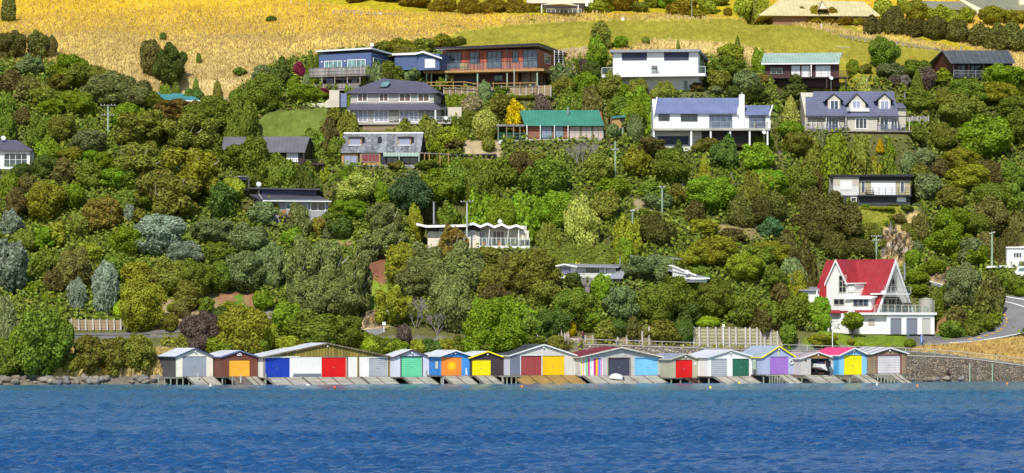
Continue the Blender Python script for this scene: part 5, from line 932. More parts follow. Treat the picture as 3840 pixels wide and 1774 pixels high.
# ---------------------------------------------------------------- walls, kerbs, railings, poles
def Kk(px, k): a, b = prof(np.array([float(px)])); return float(a[k, 0]), float(b[k, 0])
def stonemat(name, sc, c0, c1, gap=.05):
    m, t, b = newmat(name); P = pos(t); v = t.nodes.new("ShaderNodeTexVoronoi"); v.inputs["Scale"].default_value = sc; lk(t, P, v.inputs["Vector"])
    v2 = t.nodes.new("ShaderNodeTexVoronoi"); v2.feature = 'DISTANCE_TO_EDGE'; v2.inputs["Scale"].default_value = sc; lk(t, P, v2.inputs["Vector"])
    sx = t.nodes.new("ShaderNodeSeparateXYZ"); lk(t, v.outputs["Color"], sx.inputs[0]); c = mixc(t, sx.outputs[0], c0, c1)
    f = rng(t, v2.outputs[0], 0, .09, gap, 1); f = mathn(t, 'MULTIPLY', f, rng(t, sx.outputs[1], 0, 1, .5, 1.3)); lk(t, mul(t, c, f), b.inputs["Base Color"]); b.inputs["Roughness"].default_value = .9
    bp_ = t.nodes.new("ShaderNodeBump"); bp_.inputs["Strength"].default_value = .8; bp_.inputs["Distance"].default_value = .1; lk(t, rng(t, v2.outputs[0], 0, .2, 0, 1), bp_.inputs["Height"]); lk(t, bp_.outputs[0], b.inputs["Normal"]); MATS[name] = m
stonemat('gabion', 3.8, (.20, .175, .145), (.30, .22, .14), .1); stonemat('seawall_stone', 2.2, (.28, .24, .19), (.36, .3, .22), .2)
M('boulder', (.28, .235, .18), .9, var=.5); M('boulder_grey', (.22, .21, .20), .9, var=.5)
def strip_wall(name, label, pxs, ytop, Yf, zbot, th, mat, capmat=None, cat='wall'):
    t = T(name, label, cat, W((pxs[0] + pxs[-1]) / 2, ytop[len(ytop) // 2], Yf(pxs[len(pxs) // 2]))); m = MB(); c = MB(); tops = [W(x, y, Yf(x)) for x, y in zip(pxs, ytop)]
    for a, b in zip(tops, tops[1:]):
        m.prism([a, b, Vector((b.x, b.y, zbot)), Vector((a.x, a.y, zbot))], (0, th, 0)); c.prism([a + Vector((0, -.06, 0)), b + Vector((0, -.06, 0)), b + Vector((0, th + .05, 0)), a + Vector((0, th + .05, 0))], (0, 0, .12))
    t.add('wall', m, mat)
    if capmat: t.add('coping', c, capmat)
    return t
g = strip_wall('gabion_wall', 'long stone-filled gabion wall falling to the right above the waterline', [3390, 3500, 3560, 3622, 3680, 3738, 3790, 3845, 3920], [1335, 1338, 1341, 1345, 1352, 1360, 1366, 1373, 1380], lambda x: Kk(x, 2)[0] + .15, -1, .9, 'gabion', 'concrete')
t = T('drain_pipe', 'dark drain pipe outlet in the stone-filled wall', 'pipe', W(3557, 1396, Kk(3557, 2)[0] - .2)); p = W(3557, 1393, Kk(3557, 2)[0]); m = MB(); m.tube(p + Vector((0, .1, 0)), p + Vector((-.1, -.75, 0)), .27, .27, 14); t.add('pipe', m, 'rust'); m = MB(); m.tube(p + Vector((-.1, -.76, 0)), p + Vector((-.1, -.765, 0)), .2, .2, 12); t.add('opening', m, 'black_paint')
for x, lab in ((3637, 'tall pale marker post at the foot of the stone-filled wall, left of two'), (3722, 'tall pale marker post at the foot of the stone-filled wall, right of two')): p = W(x, 1425, Kk(x, 2)[0] - .6); t = T('marker_post', lab, 'post', p); m = MB(); m.tube(Vector((p.x, p.y, -1)), W(x, 1363, p.y), .11, .1, 8); t.add('post', m, 'pole_green')
xs = list(range(2190, 3391, 60)) + [3392]
def roadz(x): y, z = Kk(x, 4); return HY - (z - H0) * F / (y + D0)
strip_wall('seawall', 'low stone seawall carrying the shore road behind the boatsheds', xs, [roadz(x) + 4 for x in xs], lambda x: Kk(x, 2)[0] + 1.0, -1.2, .5, 'seawall_stone', 'concrete')
# road railing
RL = [(2135, 1270), (2311, 1276), (2483, 1281), (2588, 1284.5), (2803, 1289), (3027, 1295), (3336, 1303), (3396, 1305), (3506, 1311.5), (3622, 1321), (3738, 1334), (3840, 1345), (3925, 1357)]
t = T('road_railing', 'thin galvanised railing along the seaward edge of the shore road', 'railing', W(2800, 1310, Kk(2800, 4)[0])); m = MB()
pts = [W(x, y, Kk(x, 3)[0] + .75) for x, y in RL]; m.chain(pts, [.045] * len(pts), 6); m.chain([p - Vector((0, 0, .42)) for p in pts], [.02] * len(pts), 4); t.add('rail', m, 'pole_conc')
for i in range(len(RL) - 1):
    n = 2 if RL[i + 1][0] - RL[i][0] > 150 else 1
    for k in range(n): p = pts[i] + (pts[i + 1] - pts[i]) * k / n; m = MB(); m.tube(p - Vector((0, 0, 1.15)), p, .045, n=6); t.add('post', m, 'pole_conc')
# timber retaining walls behind the road
def twall(label, x0, x1, tops, yb, posts, k=5, mat='fence_timber'):
    Yf = lambda x: Kk(x, k)[0] - .08; t = T('timber_retaining_wall', label, 'wall', W((x0 + x1) / 2, yb, Yf((x0 + x1) / 2)), 'timber retaining walls beside the road'); m = MB(); xs_ = np.linspace(x0, x1, 9)
    for a, b in zip(xs_, xs_[1:]): ta, tb = np.interp([a, b], tops[0], tops[1]); A, B = W(a, ta, Yf(a)), W(b, tb, Yf(b)); m.prism([A, B, W(b, yb + 6, Yf(b)), W(a, yb + 6, Yf(a))], (0, .12, 0))
    t.add('boards', m, mat)
    for x in posts: y = float(np.interp(x, tops[0], tops[1])) - 3; m = MB(); A, B = W(x, y, Yf(x) - .1), W(x + 2, yb + 5, Yf(x) - .35); m.tube(B, A, *((.17, .14) if x > 1000 else (.12, .11)), 7); t.add('post', m, 'post_grey')
twall('low timber retaining wall beside the pampas grass, short round posts', 1995, 2270, ([1995, 2150, 2270], [1258, 1262, 1258]), 1290, [2016, 2047, 2078, 2195, 2222, 2253])
twall('timber retaining wall rising under the creepers, tallest at three pale posts', 2300, 2590, ([2300, 2400, 2434, 2459, 2590], [1270, 1250, 1228, 1240, 1262]), 1298, [2316, 2350, 2380, 2408, 2434, 2459, 2560])
twall('tall timber retaining wall with leaning grey posts behind the white street sign pole', 2598, 2935, ([2598, 2900, 2935], [1228, 1232, 1262]), 1304, [2601, 2622, 2653, 2684, 2709, 2735, 2759, 2795, 2812, 2838, 2852, 2867, 2890, 2915], mat=M('wall_boards', (.42, .38, .22), .8, ('h', .45, .75), var=.3))
twall('timber retaining wall with square posts beside the bush track, far left', 212, 456, ([212, 456], [1198, 1200]), 1234, [214, 242, 268, 295, 321, 348, 374, 401, 427, 452], k=6)
# poles
def pole(px, y0, y1, label, mat='pole_green', r=.15, arms=(), Y=None, cat='utility pole', lamp=None, group=None):
    Y = gY(px, y1) if Y is None else Y; p0 = W(px, y1, Y); p1 = W(px, y0, Y); t = T({'utility pole': 'utility_pole', 'street lamp': 'street_lamp', 'sign': 'street_sign'}.get(cat, 'pole'), label, cat, p0, group); m = MB(); m.tube(p0 - Vector((0, 0, 1.0)), p1, r, r * .75, 8); t.add('pole', m, mat)
    for ya, w_, tilt in arms: c = W(px, ya, Y); m = MB(); m.tube(c + Vector((-w_, -.12, -tilt)), c + Vector((w_, -.12, tilt)), .07, n=5); t.add('crossarm', m, 'deck_grey'); m2 = MB(); [m2.tube(c + Vector((q, -.12, tilt * q / w_)), c + Vector((q, -.12, tilt * q / w_ + .22)), .05, .03, 6) for q in (-w_ * .9, -w_ * .45, w_ * .45, w_ * .9)]; t.add('insulators', m2, 'white_paint')
    if lamp == 'arm': m = MB(); m.tube(p1, p1 + Vector((.2, -.5, .08)), .06, .05, 6); t.add('arm', m, mat); m = MB(); m.ell(p1 + Vector((.25, -.7, .08)), (.13, .3, .07), 8, 6); t.add('lamp_head', m, 'steel')
    return t, p1
pole(405, 393, 500, 'pale green power pole with two white crossarms among scrub, upper left', arms=((396, 1.15, 0), (433, 1.0, -.05)), r=.17)
pole(1751, 754, 917, 'pale concrete power pole in front of the zigzag-roofed house', 'pole_conc', arms=((757, .9, .03),), Y=gY(1751, 940) - 2)
pole(2307, 530, 700, 'green-stained pole right of the green-roofed house with small crossarm', arms=((563, .5, .02),)); pole(2483, 701, 806, 'green-stained pole above the bare dirt patch', arms=((703, .45, 0),)); pole(2372, 785, 925, 'green-stained pole with dark clamp behind the hedge', arms=((792, .3, .05),))
pole(3286, 883, 985, 'green-stained pole with two crossarms behind the red A-frame roof', arms=((887, .75, 0), (903, .6, .03)), r=.17); pole(3720, 869, 1025, 'tall green-stained pole in front of the white block house', arms=((876, .4, .1),), r=.17)
pole(244, 585, 625, 'short plain white post in the scrub below the white cottage', 'white_paint', .1, cat='post'); pole(1928, 254, 362, 'grey street lamp in front of the red timber house', 'pole_conc', .09, cat='street lamp', lamp='arm', Y=gY(1928, 380)); pole(3251, 292, 350, 'grey street lamp above the dormer house roof', 'pole_conc', .09, cat='street lamp', lamp='arm')
pole(1160, -6, 46, 'thin green pole in the golden grass at the top edge', r=.07, cat='pole'); pole(2594, -6, 70, 'thin green pole on the mown field at the top edge', r=.06, cat='pole'); pole(2347, 932, 992, 'thin white pole rising above the low white house roof', 'white_paint', .06, cat='pole')
def sign(px, y0, y1, label, w_, h_, mat, Y=None, pm='white_paint'):
    t, p = pole(px, y0, y1, label, pm, .07, cat='sign', Y=Y); m = MB(); m.box((p.x - w_ / 2, p.y - .14, p.z - h_), (p.x + w_ / 2, p.y - .09, p.z)); t.add('panel', m, mat); return t, p
sign(1440, 1207, 1246, 'small square white sign on a post by the bend of the bush track', .42, .42, 'white_paint'); sign(2713, 1216, 1300, 'tall white pole with small white box in front of the tall timber wall', .34, .35, 'white_paint', Y=Kk(2713, 4)[0] + 1); sign(3122, 1226, 1304, 'tall white pole with square white box below the red A-frame lawn', .34, .35, 'white_paint', Y=Kk(3122, 4)[0] + 1)
t, p = sign(3455, 1259, 1297, 'blue upright notice sign with white markings by the driveway', .28, 1.05, M('sign_blue', (.06, .17, .45), .5), Y=43, pm='steel')
m = MB(); [m.box((p.x - .05, p.y - .16, p.z - .2 - k * .11), (p.x + .06 - (k % 3) * .03, p.y - .145, p.z - .14 - k * .11)) for k in range(7)]; t.add('markings', m, 'white_paint'); m = MB(); m.tube(p + Vector((0.1, 0, 0)), p + Vector((.1, 0, .3)), .18, .18, 10); t.add('bin_top', m, 'steel')
t = T('letterbox', 'dark green letterbox on a post beside the driveway planting', 'letterbox', W(3404, 1284, 43.5)); m = MB(); m.tube(W(3404, 1286, 43.5), W(3404, 1258, 43.5), .06, n=6); t.add('post', m, 'lattice'); b = W(3404, 1255, 43.5); m = MB(); m.box((b.x - .2, b.y - .2, b.z - .14), (b.x + .2, b.y + .2, b.z + .16)); t.add('box', m, 'lattice')
for px, y0, y1, w_, lab in ((2335.6, 65, 75, .42, 'white box marker on the mown field, leftmost'), (2584, 65, 75, .4, 'white box marker beside the thin pole on the mown field'), (1425.5, 49, 57, .42, 'white box on the timber fence in the golden grass')):
    Y = gY(px, y1); p = W(px, y1, Y); t = T('marker_box', lab, 'marker', p); m = MB(); m.box((p.x - w_ / 2, Y - .2, p.z - .1), (p.x + w_ / 2, Y + .2, p.z + .38)); t.add('box', m, 'white_paint'); m = MB(); m.box((p.x - w_ / 2 - .03, Y - .23, p.z + .38), (p.x + w_ / 2 + .03, Y + .23, p.z + .42)); t.add('lid', m, 'white_board')
for px, y0, y1, lab in ((2544, 61, 80, 'white marker post standing on the mown field'), (3081, 89, 112, 'taller white marker post by the dry strip of the right field'), (3106, 111, 122, 'short white marker post by the dry strip of the right field'), (1092, 4, 28, 'short wooden marker post in the golden grass near the top edge')): Y = gY(px, y1); t = T('marker_post', lab, 'post', W(px, y1, Y)); m = MB(); m.tube(W(px, y1 + 3, Y), W(px, y0, Y), .08, .08, 6); t.add('post', m, 'white_paint')
def pfence(label, pts, hpx, n, rails=3):
    t = T('post_and_rail_fence', label, 'fence', W(*pts[0], gY(*pts[0])), 'post and rail fences on the hill'); P3 = []
    xs_ = np.linspace(pts[0][0], pts[-1][0], n)
    for x in xs_:
        y = float(np.interp(x, [p[0] for p in pts], [p[1] for p in pts])); Y = gY(x, y); p = W(x, y, Y); P3.append(p); hh = hpx / F * (Y + D0); m = MB(); m.tube(p - Vector((0, 0, .2)), p + Vector((0, 0, hh)), .09, .08, 6); t.add('post', m, 'post_grey')
    for k in range(rails):
        m = MB(); o = Vector((0, -.08, hpx / F * 540 * (k + 1) / (rails + .3)))
        for a, b in zip(P3, P3[1:]): m.tube(a + o, b + o, .045, n=4)
        t.add('rail', m, 'deck_grey')
pfence('weathered post and rail fence in the golden grass above the blue house', [(1250, 55), (1310, 53), (1420, 62), (1500, 70), (1615, 76)], 17, 15); pfence('grey post and rail fence crossing the green field, upper right', [(3150, 142), (3270, 157), (3370, 168), (3450, 182), (3527, 197)], 13, 17); pfence('short timber fence at the lawn corner beside the big round tree', [(822, 380), (900, 386)], 16, 4)
# person with dog on the road
sk = M('skin', (.5, .27, .17), .6, var=.05)
def skin_body(t, name, pts, edges, rad, mat, lev=1):
    me = bpy.data.meshes.new(name); me.from_pydata([tuple(Vector(p) - t.loc) for p in pts], edges, []); me.materials.append(MATS[mat] if isinstance(mat, str) else mat); o = bpy.data.objects.new(name, me); COL.objects.link(o); o.parent = t.root
    md = o.modifiers.new('skin', 'SKIN'); md.use_smooth_shade = True
    for i, r in enumerate(rad): o.data.skin_vertices[0].data[i].radius = (r, r); o.data.skin_vertices[0].data[i].use_root = (i == 0)
    o.modifiers.new('sub', 'SUBSURF').levels = lev; o.modifiers['sub'].render_levels = lev; return o
Yp = Kk(2187, 4)[0] + 2.2; b = W(2187, 1290, Yp); b.z = h1(b.x, Yp) + .03
t = T('person', 'person in maroon top, dark shorts and cap walking a pale dog along the road', 'person', b); V = lambda x, y, z: b + Vector((x, y, z))
pts = [V(0, 0, .92), V(-.02, 0, 1.15), V(-.05, 0, 1.38), V(-.07, 0, 1.5), V(-.1, 0, 1.62), V(.0, -.1, .85), V(-.12, -.1, .48), V(-.2, -.1, .07), V(-.32, -.1, .04), V(.02, .1, .85), V(.12, .1, .47), V(.28, .1, .12), V(.2, .1, .03), V(-.05, -.2, 1.36), V(-.08, -.24, 1.1), V(-.3, -.22, 1.0), V(-.37, -.22, .99), V(-.05, .2, 1.36), V(-.02, .24, 1.1), V(-.22, .22, .98)]
skin_body(t, 'body', pts, [(0, 1), (1, 2), (2, 3), (3, 4), (0, 5), (5, 6), (6, 7), (7, 8), (0, 9), (9, 10), (10, 11), (11, 12), (2, 13), (13, 14), (14, 15), (15, 16), (2, 17), (17, 18), (18, 19)], [.14, .15, .16, .06, .1, .09, .065, .045, .04, .09, .065, .045, .04, .06, .045, .035, .03, .06, .045, .035], sk)
m = MB(); m.chain([V(.0, 0, .88), V(-.01, 0, 1.0), V(-.03, 0, 1.2), V(-.05, 0, 1.4), V(-.06, 0, 1.47)], [.17, .18, .2, .21, .1], 12); m.chain([V(-.05, -.2, 1.4), V(-.07, -.25, 1.2)], [.09, .075], 8); m.chain([V(-.05, .2, 1.4), V(-.04, .25, 1.2)], [.09, .075], 8); t.add('maroon_top', m, M('maroon_cloth', (.14, .012, .03), .8), smooth=True)
m = MB(); m.chain([V(0, 0, .98), V(0, 0, .84)], [.18, .2], 12); m.chain([V(0, -.1, .86), V(-.12, -.1, .5)], [.12, .1], 8); m.chain([V(.02, .1, .86), V(.11, .1, .5)], [.12, .1], 8); t.add('shorts', m, M('dark_cloth', (.02, .025, .05), .8), smooth=True)
m = MB(); m.ell(V(-.1, 0, 1.66), (.125, .12, .1), 12, 7, zmin=-.1); m.tube(V(-.16, 0, 1.67), V(-.3, 0, 1.65), .08, .03, 8); t.add('cap', m, 'dark_cloth', smooth=True); m = MB(); m.tube(V(-.21, 0, 1.6), V(-.24, 0, 1.585), .022, .015, 6); t.add('nose', m, sk)
m = MB(); [m.ell(V(x, y, .05), (.15, .06, .06), 8, 5) for x, y in ((-.27, -.1), (.22, .1))]; t.add('shoes', m, 'black_paint')
q = W(2160, 1290, Yp - .3); q.z = b.z; t = T('dog', 'pale cream dog on a lead walking ahead of the person in maroon', 'dog', q); V = lambda x, y, z: q + Vector((x, y, z))
pts = [V(.3, 0, .5), V(0, 0, .49), V(-.3, 0, .5), V(-.48, 0, .58), V(-.62, 0, .64), V(-.78, 0, .6), V(.5, 0, .55), V(.72, 0, .5)]; ed = [(0, 1), (1, 2), (2, 3), (3, 4), (4, 5), (0, 6), (6, 7)]; rd = [.13, .14, .17, .11, .1, .05, .05, .02]
for sx_, k_ in ((-.3, 2), (.32, 0)):
    for sy_, ph in ((-.1, -.1), (.1, .08)):
        i = len(pts); hind = k_ == 0
        pts += [V(sx_, sy_, .42), V(sx_ + (.0 if not hind else -.06) + ph * .3, sy_, .26), V(sx_ + (.08 if hind else 0) + ph * .7, sy_, .14), V(sx_ + ph, sy_, .03)]; ed += [(k_, i), (i, i + 1), (i + 1, i + 2), (i + 2, i + 3)]; rd += [.08, .055, .035, .035]
skin_body(t, 'body', pts, ed, rd, M('dog_fur', (.66, .54, .38), .8)); m = MB(); [m.tube(V(-.57, s_ * .07, .7), V(-.53, s_ * .11, .6), .03, .02, 6) for s_ in (-1, 1)]; t.add('ears', m, M('dog_ear', (.5, .36, .2), .8)); m = MB(); m.tube(V(-.45, 0, .62), b + Vector((-.32, -.22, 1.0)), .012, n=4); t.add('lead', m, 'black_paint')
# parked white van, right edge
p = W(3836, 1046, gY(3836, 1046)); t = T('parked_van', 'white van half out of frame beside the white block house', 'van', p); v = lambda x, y, z: p + Vector((x, y, z)); m = MB()
prf = [(-1.5, .35), (-1.5, .95), (-1.15, 1.1), (-.7, 1.75), (-.4, 1.85), (2.8, 1.85), (2.9, .35)]; m.prism([v(x, -.9, z) for x, z in prf], (0, 1.8, 0)); t.add('body', m, 'white_paint'); m = MB(); m.prism([v(x, -.92, z) for x, z in ((-.95, 1.1), (-.6, 1.62), (.1, 1.65), (.1, 1.1))], (0, .02, 0)); m.prism([v(x, -.92, z) for x, z in ((.25, 1.1), (.25, 1.65), (1.2, 1.65), (1.2, 1.1))], (0, .02, 0)); t.add('window', m, 'glass_teal')
for x in (-.8, 2.0): m = MB(); m.tube(v(x, -.95, .33), v(x, -.7, .33), .33, .33, 16); t.add('wheel', m, 'black_paint')

# boulders along the shore
bo = []
rs = random.Random(3)
for i in range(106):
    px = rs.uniform(-20, 612) if i < 96 else rs.uniform(3400, 3620)
    if i < 96: py = rs.choice([1438, 1430, 1420]) + rs.uniform(-4, 4); r = rs.uniform(.2, .5) * (1.15 if py > 1425 else .85)
    else: py = rs.uniform(1424, 1430); r = rs.uniform(.3, .5)
    Y = gY(px, py) if i < 96 else Kk(px, 2)[0] - rs.uniform(.3, 1.0); p = W(px, py, Y); p.z = max(p.z, 0) - .05
    t = MB(); rot = Matrix.Rotation(rs.uniform(0, 6), 3, 'Z'); random.seed(i); t.ell(p + Vector((0, 0, r * .6)), (r * rs.uniform(1, 1.5), r, r * rs.uniform(.65, .85)), 11, 7, .2, rot)
    o = T('boulder', 'rounded grey-brown boulder of the shore edging left of the first boatshed' if i < 96 else 'pale boulder at the foot of the stone-filled wall', 'boulder', p, 'shore boulders on the left' if i < 96 else 'boulders below the stone-filled wall')
    x = obj('boulder', t, MATS['boulder' if i % 3 else 'boulder_grey'], None, p, True); bpy.data.objects.remove(o.root); x.location = p; tag(x, 'rounded grey-brown boulder of the shore edging left of the first boatshed' if i < 96 else 'pale boulder at the foot of the stone-filled wall', 'boulder', 'shore boulders on the left' if i < 96 else 'boulders below the stone-filled wall')
random.seed(11)
# ---------------------------------------------------------------- hillside mesh
def pip(px, py, poly):
    ins = np.zeros(px.shape, bool); n = len(poly)
    for i in range(n):
        x0, y0 = poly[i]; x1, y1 = poly[(i + 1) % n]
        if y0 == y1: continue
        c = ((y0 > py) != (y1 > py)) & (px < (x1 - x0) * (py - y0) / (y1 - y0) + x0); ins ^= c
    return ins
GOLD = [(-700, 240), (0, 232), (200, 240), (330, 300), (480, 340), (560, 352), (700, 352), (800, 385), (870, 395), (900, 330), (960, 290), (1040, 240), (1180, 215), (1350, 190), (1500, 190), (1650, 190), (2100, 235), (2300, 210), (2600, 210), (2900, 245), (3100, 320), (3300, 300), (3560, 285), (3840, 260), (4600, 260), (4600, -3000), (-700, -3000)]
MOWN = [(1560, 190), (1720, 120), (1900, 92), (2300, 70), (2700, 66), (3000, 80), (3200, 110), (3500, 170), (3650, 215), (3650, 300), (3100, 330), (2900, 240), (2700, 215), (2400, 165), (2300, 190), (2000, 190)]
MOWN2 = [(950, -10), (1200, 12), (1330, 32), (1560, 50), (1760, 48), (2000, 62), (2400, 50), (2700, 62), (3000, 72), (3300, 115), (3560, 175), (3700, 200), (3560, 150), (3000, 20), (2000, -60), (950, -60)]
REG = [
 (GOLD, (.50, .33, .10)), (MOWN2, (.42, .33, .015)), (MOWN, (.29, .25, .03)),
 ([(2390, 170), (2440, 150), (2560, 150), (2760, 165), (2900, 200), (2910, 235), (2700, 235), (2450, 215)], (.52, .38, .14)),
 ([(2970, 86), (3000, 86), (3200, 122), (3560, 180), (3700, 215), (3690, 225), (3500, 185), (3180, 135), (2980, 96)], (.5, .35, .09)),
 ([(1900, 62), (2400, 58), (2680, 66), (2680, 74), (2300, 76), (1900, 92)], (.5, .36, .08)),
 ([(960, 460), (1000, 420), (1280, 403), (1300, 425), (1180, 490), (1090, 505), (960, 510)], (.13, .17, .03)),
 ([(3080, 1235), (3330, 1249), (3400, 1262), (3420, 1300), (3000, 1300)], (.15, .21, .02)), ([(3500, 1185), (3590, 1185), (3640, 1262), (3530, 1290), (3490, 1250)], (.15, .24, .02)),
 ([(3300, 1252), (3510, 1248), (3505, 1268), (3600, 1290), (3440, 1305), (3420, 1285), (3390, 1264)], (.16, .15, .15)),
 ([(3400, 1312), (3470, 1298), (3620, 1290), (3840, 1264), (4500, 1240), (4500, 1400), (3840, 1366), (3700, 1345), (3500, 1322)], (.48, .36, .13)),
 ([(3295, 850), (3450, 860), (3455, 905), (3410, 975), (3370, 1010), (3300, 965)], (.46, .34, .15)), ([(3470, 1015), (3575, 1000), (3590, 1068), (3490, 1068)], (.40, .26, .12)),
 ([(3390, 1152), (3520, 1148), (3570, 1190), (3390, 1192)], (.38, .22, .10)),
 ([(590, 1128), (850, 1100), (880, 1175), (800, 1240), (550, 1252)], (.30, .23, .12)), ([(800, 1098), (960, 1100), (950, 1180), (840, 1180)], (.27, .14, .075)), ([(872, 1104), (905, 1104), (935, 1170), (880, 1172)], (.10, .19, .02)),
 ([(950, 1160), (1050, 1158), (1050, 1200), (950, 1196)], (.22, .20, .18)), ([(1350, 1172), (1440, 1160), (1450, 1240), (1340, 1240)], (.45, .33, .16)), ([(1350, 1035), (1450, 1040), (1460, 1115), (1400, 1165), (1360, 1130)], (.20, .27, .03)),
 ([(1200, 895), (1320, 890), (1320, 905), (1200, 908)], (.16, .24, .03)), ([(1200, 908), (1320, 905), (1320, 930), (1200, 930)], (.28, .18, .09)), ([(1350, 955), (1450, 940), (1440, 1065), (1365, 1045)], (.20, .09, .05)),
 ([(2370, 745), (2490, 760), (2490, 808), (2380, 800)], (.30, .24, .13)), ([(2690, 845), (2870, 845), (2870, 905), (2690, 890)], (.24, .19, .09)), ([(2262, 415), (2310, 415), (2330, 540), (2265, 560)], (.34, .19, .10)),
 ([(3200, 780), (3430, 780), (3450, 850), (3200, 850)], (.22, .22, .03)), ([(1720, 528), (1880, 528), (1880, 605), (1750, 600)], (.40, .31, .18)),
 ([(1600, 300), (2080, 298), (2080, 345), (1600, 345)], (.42, .32, .18)), ([(2080, 185), (2240, 175), (2250, 270), (2100, 270)], (.36, .27, .15)),
 ([(-600, 1405), (620, 1405), (620, 1460), (-600, 1460)], (.20, .17, .14)), ([(240, 1330), (620, 1330), (620, 1412), (240, 1412)], (.42, .34, .14)),
 ([(560, 1300), (2150, 1292), (2150, 1420), (560, 1430)], (.17, .16, .06)),
]
def ground_color(px, py, Y):
    jx = px + 5 * np.sin(px * .21 + py * .13) + np.random.uniform(-4, 4, px.shape); jy = py + 3 * np.sin(px * .17) + np.random.uniform(-3, 3, px.shape)
    c = np.tile(np.array([.11, .11, .035]), (px.size, 1)); k = np.full(px.size, 0.0)
    for i, (poly, col) in enumerate(REG):
        m = pip(jx, jy, poly); c[m] = col
        if i == 0:      # dry grass turns gold higher up: a lens filter's tint painted in
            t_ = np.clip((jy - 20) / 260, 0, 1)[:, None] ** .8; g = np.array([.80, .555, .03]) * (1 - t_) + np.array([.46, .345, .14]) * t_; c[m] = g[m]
    yk4 = np.interp(px, KP, CY[:, 4]); yk5 = np.interp(px, KP, CY[:, 5]); yk3 = np.interp(px, KP, CY[:, 3])
    c[(Y > yk4 - .4) & (Y < yk5 + .2)] = (.17, .165, .16); c[Y < yk3] = (.16, .14, .11)
    return c
xs_ = np.concatenate([np.linspace(-420, -106, 30)[:-1], np.arange(-106, 112, .62), np.linspace(112, 460, 30)])
ys_ = np.concatenate([np.arange(-60, 0, 6), np.arange(0, 12, .8), np.arange(12, 130, .6), np.arange(130, 225, 1.3), np.linspace(226, 3200, 40)])
XX, YY = np.meshgrid(xs_, ys_); X1, Y1 = XX.ravel(), YY.ravel(); Z1 = Hh(X1, Y1) + np.where(Y1 > 30, np.random.uniform(-.05, .05, X1.shape), 0)
px1 = CX + X1 * F / (Y1 + D0); py1 = HY - (Hraw(X1, Y1) - H0) * F / (Y1 + D0)
nx, ny = len(xs_), len(ys_); idx = np.arange(nx * ny).reshape(ny, nx)
fc = np.stack([idx[:-1, :-1], idx[:-1, 1:], idx[1:, 1:], idx[1:, :-1]], -1).reshape(-1, 4)
def fastmesh(name, V, Fq, mat, k=4):
    me = bpy.data.meshes.new(name); me.vertices.add(len(V)); me.vertices.foreach_set('co', np.asarray(V, np.float32).ravel()); me.loops.add(len(Fq) * k); me.loops.foreach_set('vertex_index', np.asarray(Fq, np.int32).ravel())
    me.polygons.add(len(Fq)); me.polygons.foreach_set('loop_start', np.arange(0, len(Fq) * k, k, dtype=np.int32)); me.update(calc_edges=True); me.validate(); me.materials.append(mat); return me
m, t, b = newmat('hill_ground'); P = pos(t); at_ = t.nodes.new("ShaderNodeAttribute"); at_.attribute_name = 'Col'
f = mathn(t, 'MULTIPLY', rng(t, noise(t, mapn(t, P, (.9, .22, .9)), 1.0, 5, .65), .3, .7, .72, 1.25), rng(t, noise(t, mapn(t, P, (.08, .03, .08)), 1.0, 3), .3, .7, .85, 1.15)); f = mathn(t, 'MULTIPLY', f, rng(t, noise(t, mapn(t, P, (4, 1.0, 4)), 1.0, 3), .3, .7, .8, 1.2))
lk(t, mul(t, at_.outputs[0], f), b.inputs["Base Color"]); b.inputs["Roughness"].default_value = .95; b.inputs["Specular IOR Level"].default_value = .1
bp_ = t.nodes.new("ShaderNodeBump"); bp_.inputs["Strength"].default_value = .5; bp_.inputs["Distance"].default_value = .3; lk(t, noise(t, P, 1.4, 4), bp_.inputs["Height"]); lk(t, bp_.outputs[0], b.inputs["Normal"])
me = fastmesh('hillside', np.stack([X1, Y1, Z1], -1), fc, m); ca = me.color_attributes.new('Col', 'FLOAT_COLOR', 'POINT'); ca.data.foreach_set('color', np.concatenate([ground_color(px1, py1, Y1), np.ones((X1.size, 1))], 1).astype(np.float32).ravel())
me.polygons.foreach_set('use_smooth', [True] * len(me.polygons)); o = bpy.data.objects.new('hillside', me); COL.objects.link(o); tag(o, 'grassy hillside rising from the harbour', None, None, 'structure')
# winding sealed road on the right, with kerb and paint
M('asphalt', (.20, .195, .195), .9, var=.18); M('footpath', (.16, .145, .135), .9, var=.2); M('paint_white', (.75, .74, .7), .7, var=.1); M('paint_yellow', (.80, .42, .01), .7, var=.1); M('kerb_conc', (.36, .33, .28), .9, var=.2)
def strip(name, A, B, n, mcount, lift, mat, kind='structure', thick=0):
    def along(Pp, q): L_ = [0]; [L_.append(L_[-1] + math.hypot(b[0] - a[0], b[1] - a[1])) for a, b in zip(Pp, Pp[1:])]; s = q * L_[-1]; return np.interp(s, L_, [p[0] for p in Pp]), np.interp(s, L_, [p[1] for p in Pp])
    vs = []; 
    for i in range(n + 1):
        a = along(A, i / n); b = along(B, i / n)
        for j in range(mcount + 1): q = j / mcount; x, y = a[0] + (b[0] - a[0]) * q, a[1] + (b[1] - a[1]) * q; p = W(x, y, gY(x, y)); vs.append((p.x, p.y, h1(p.x, p.y) + lift))
    w_ = mcount + 1; fs = [(i * w_ + j, i * w_ + j + 1, (i + 1) * w_ + j + 1, (i + 1) * w_ + j) for i in range(n) for j in range(mcount)]
    mb = MB(); mb.add(vs, fs); o = obj(name, mb, mat, smooth=True); tag(o, None, None, None, kind); return o
RA = [(3470, 1293), (3560, 1282), (3620, 1273), (3680, 1258), (3728, 1240), (3755, 1222), (3762, 1200), (3752, 1180), (3728, 1150), (3700, 1120), (3760, 1108)]
RB = [(3470, 1300), (3580, 1293), (3660, 1287), (3760, 1270), (3850, 1252), (3920, 1240), (3960, 1215), (3960, 1190), (3950, 1160), (3900, 1125), (3860, 1112)]
strip('road', RA, RB, 60, 10, .10, 'asphalt')
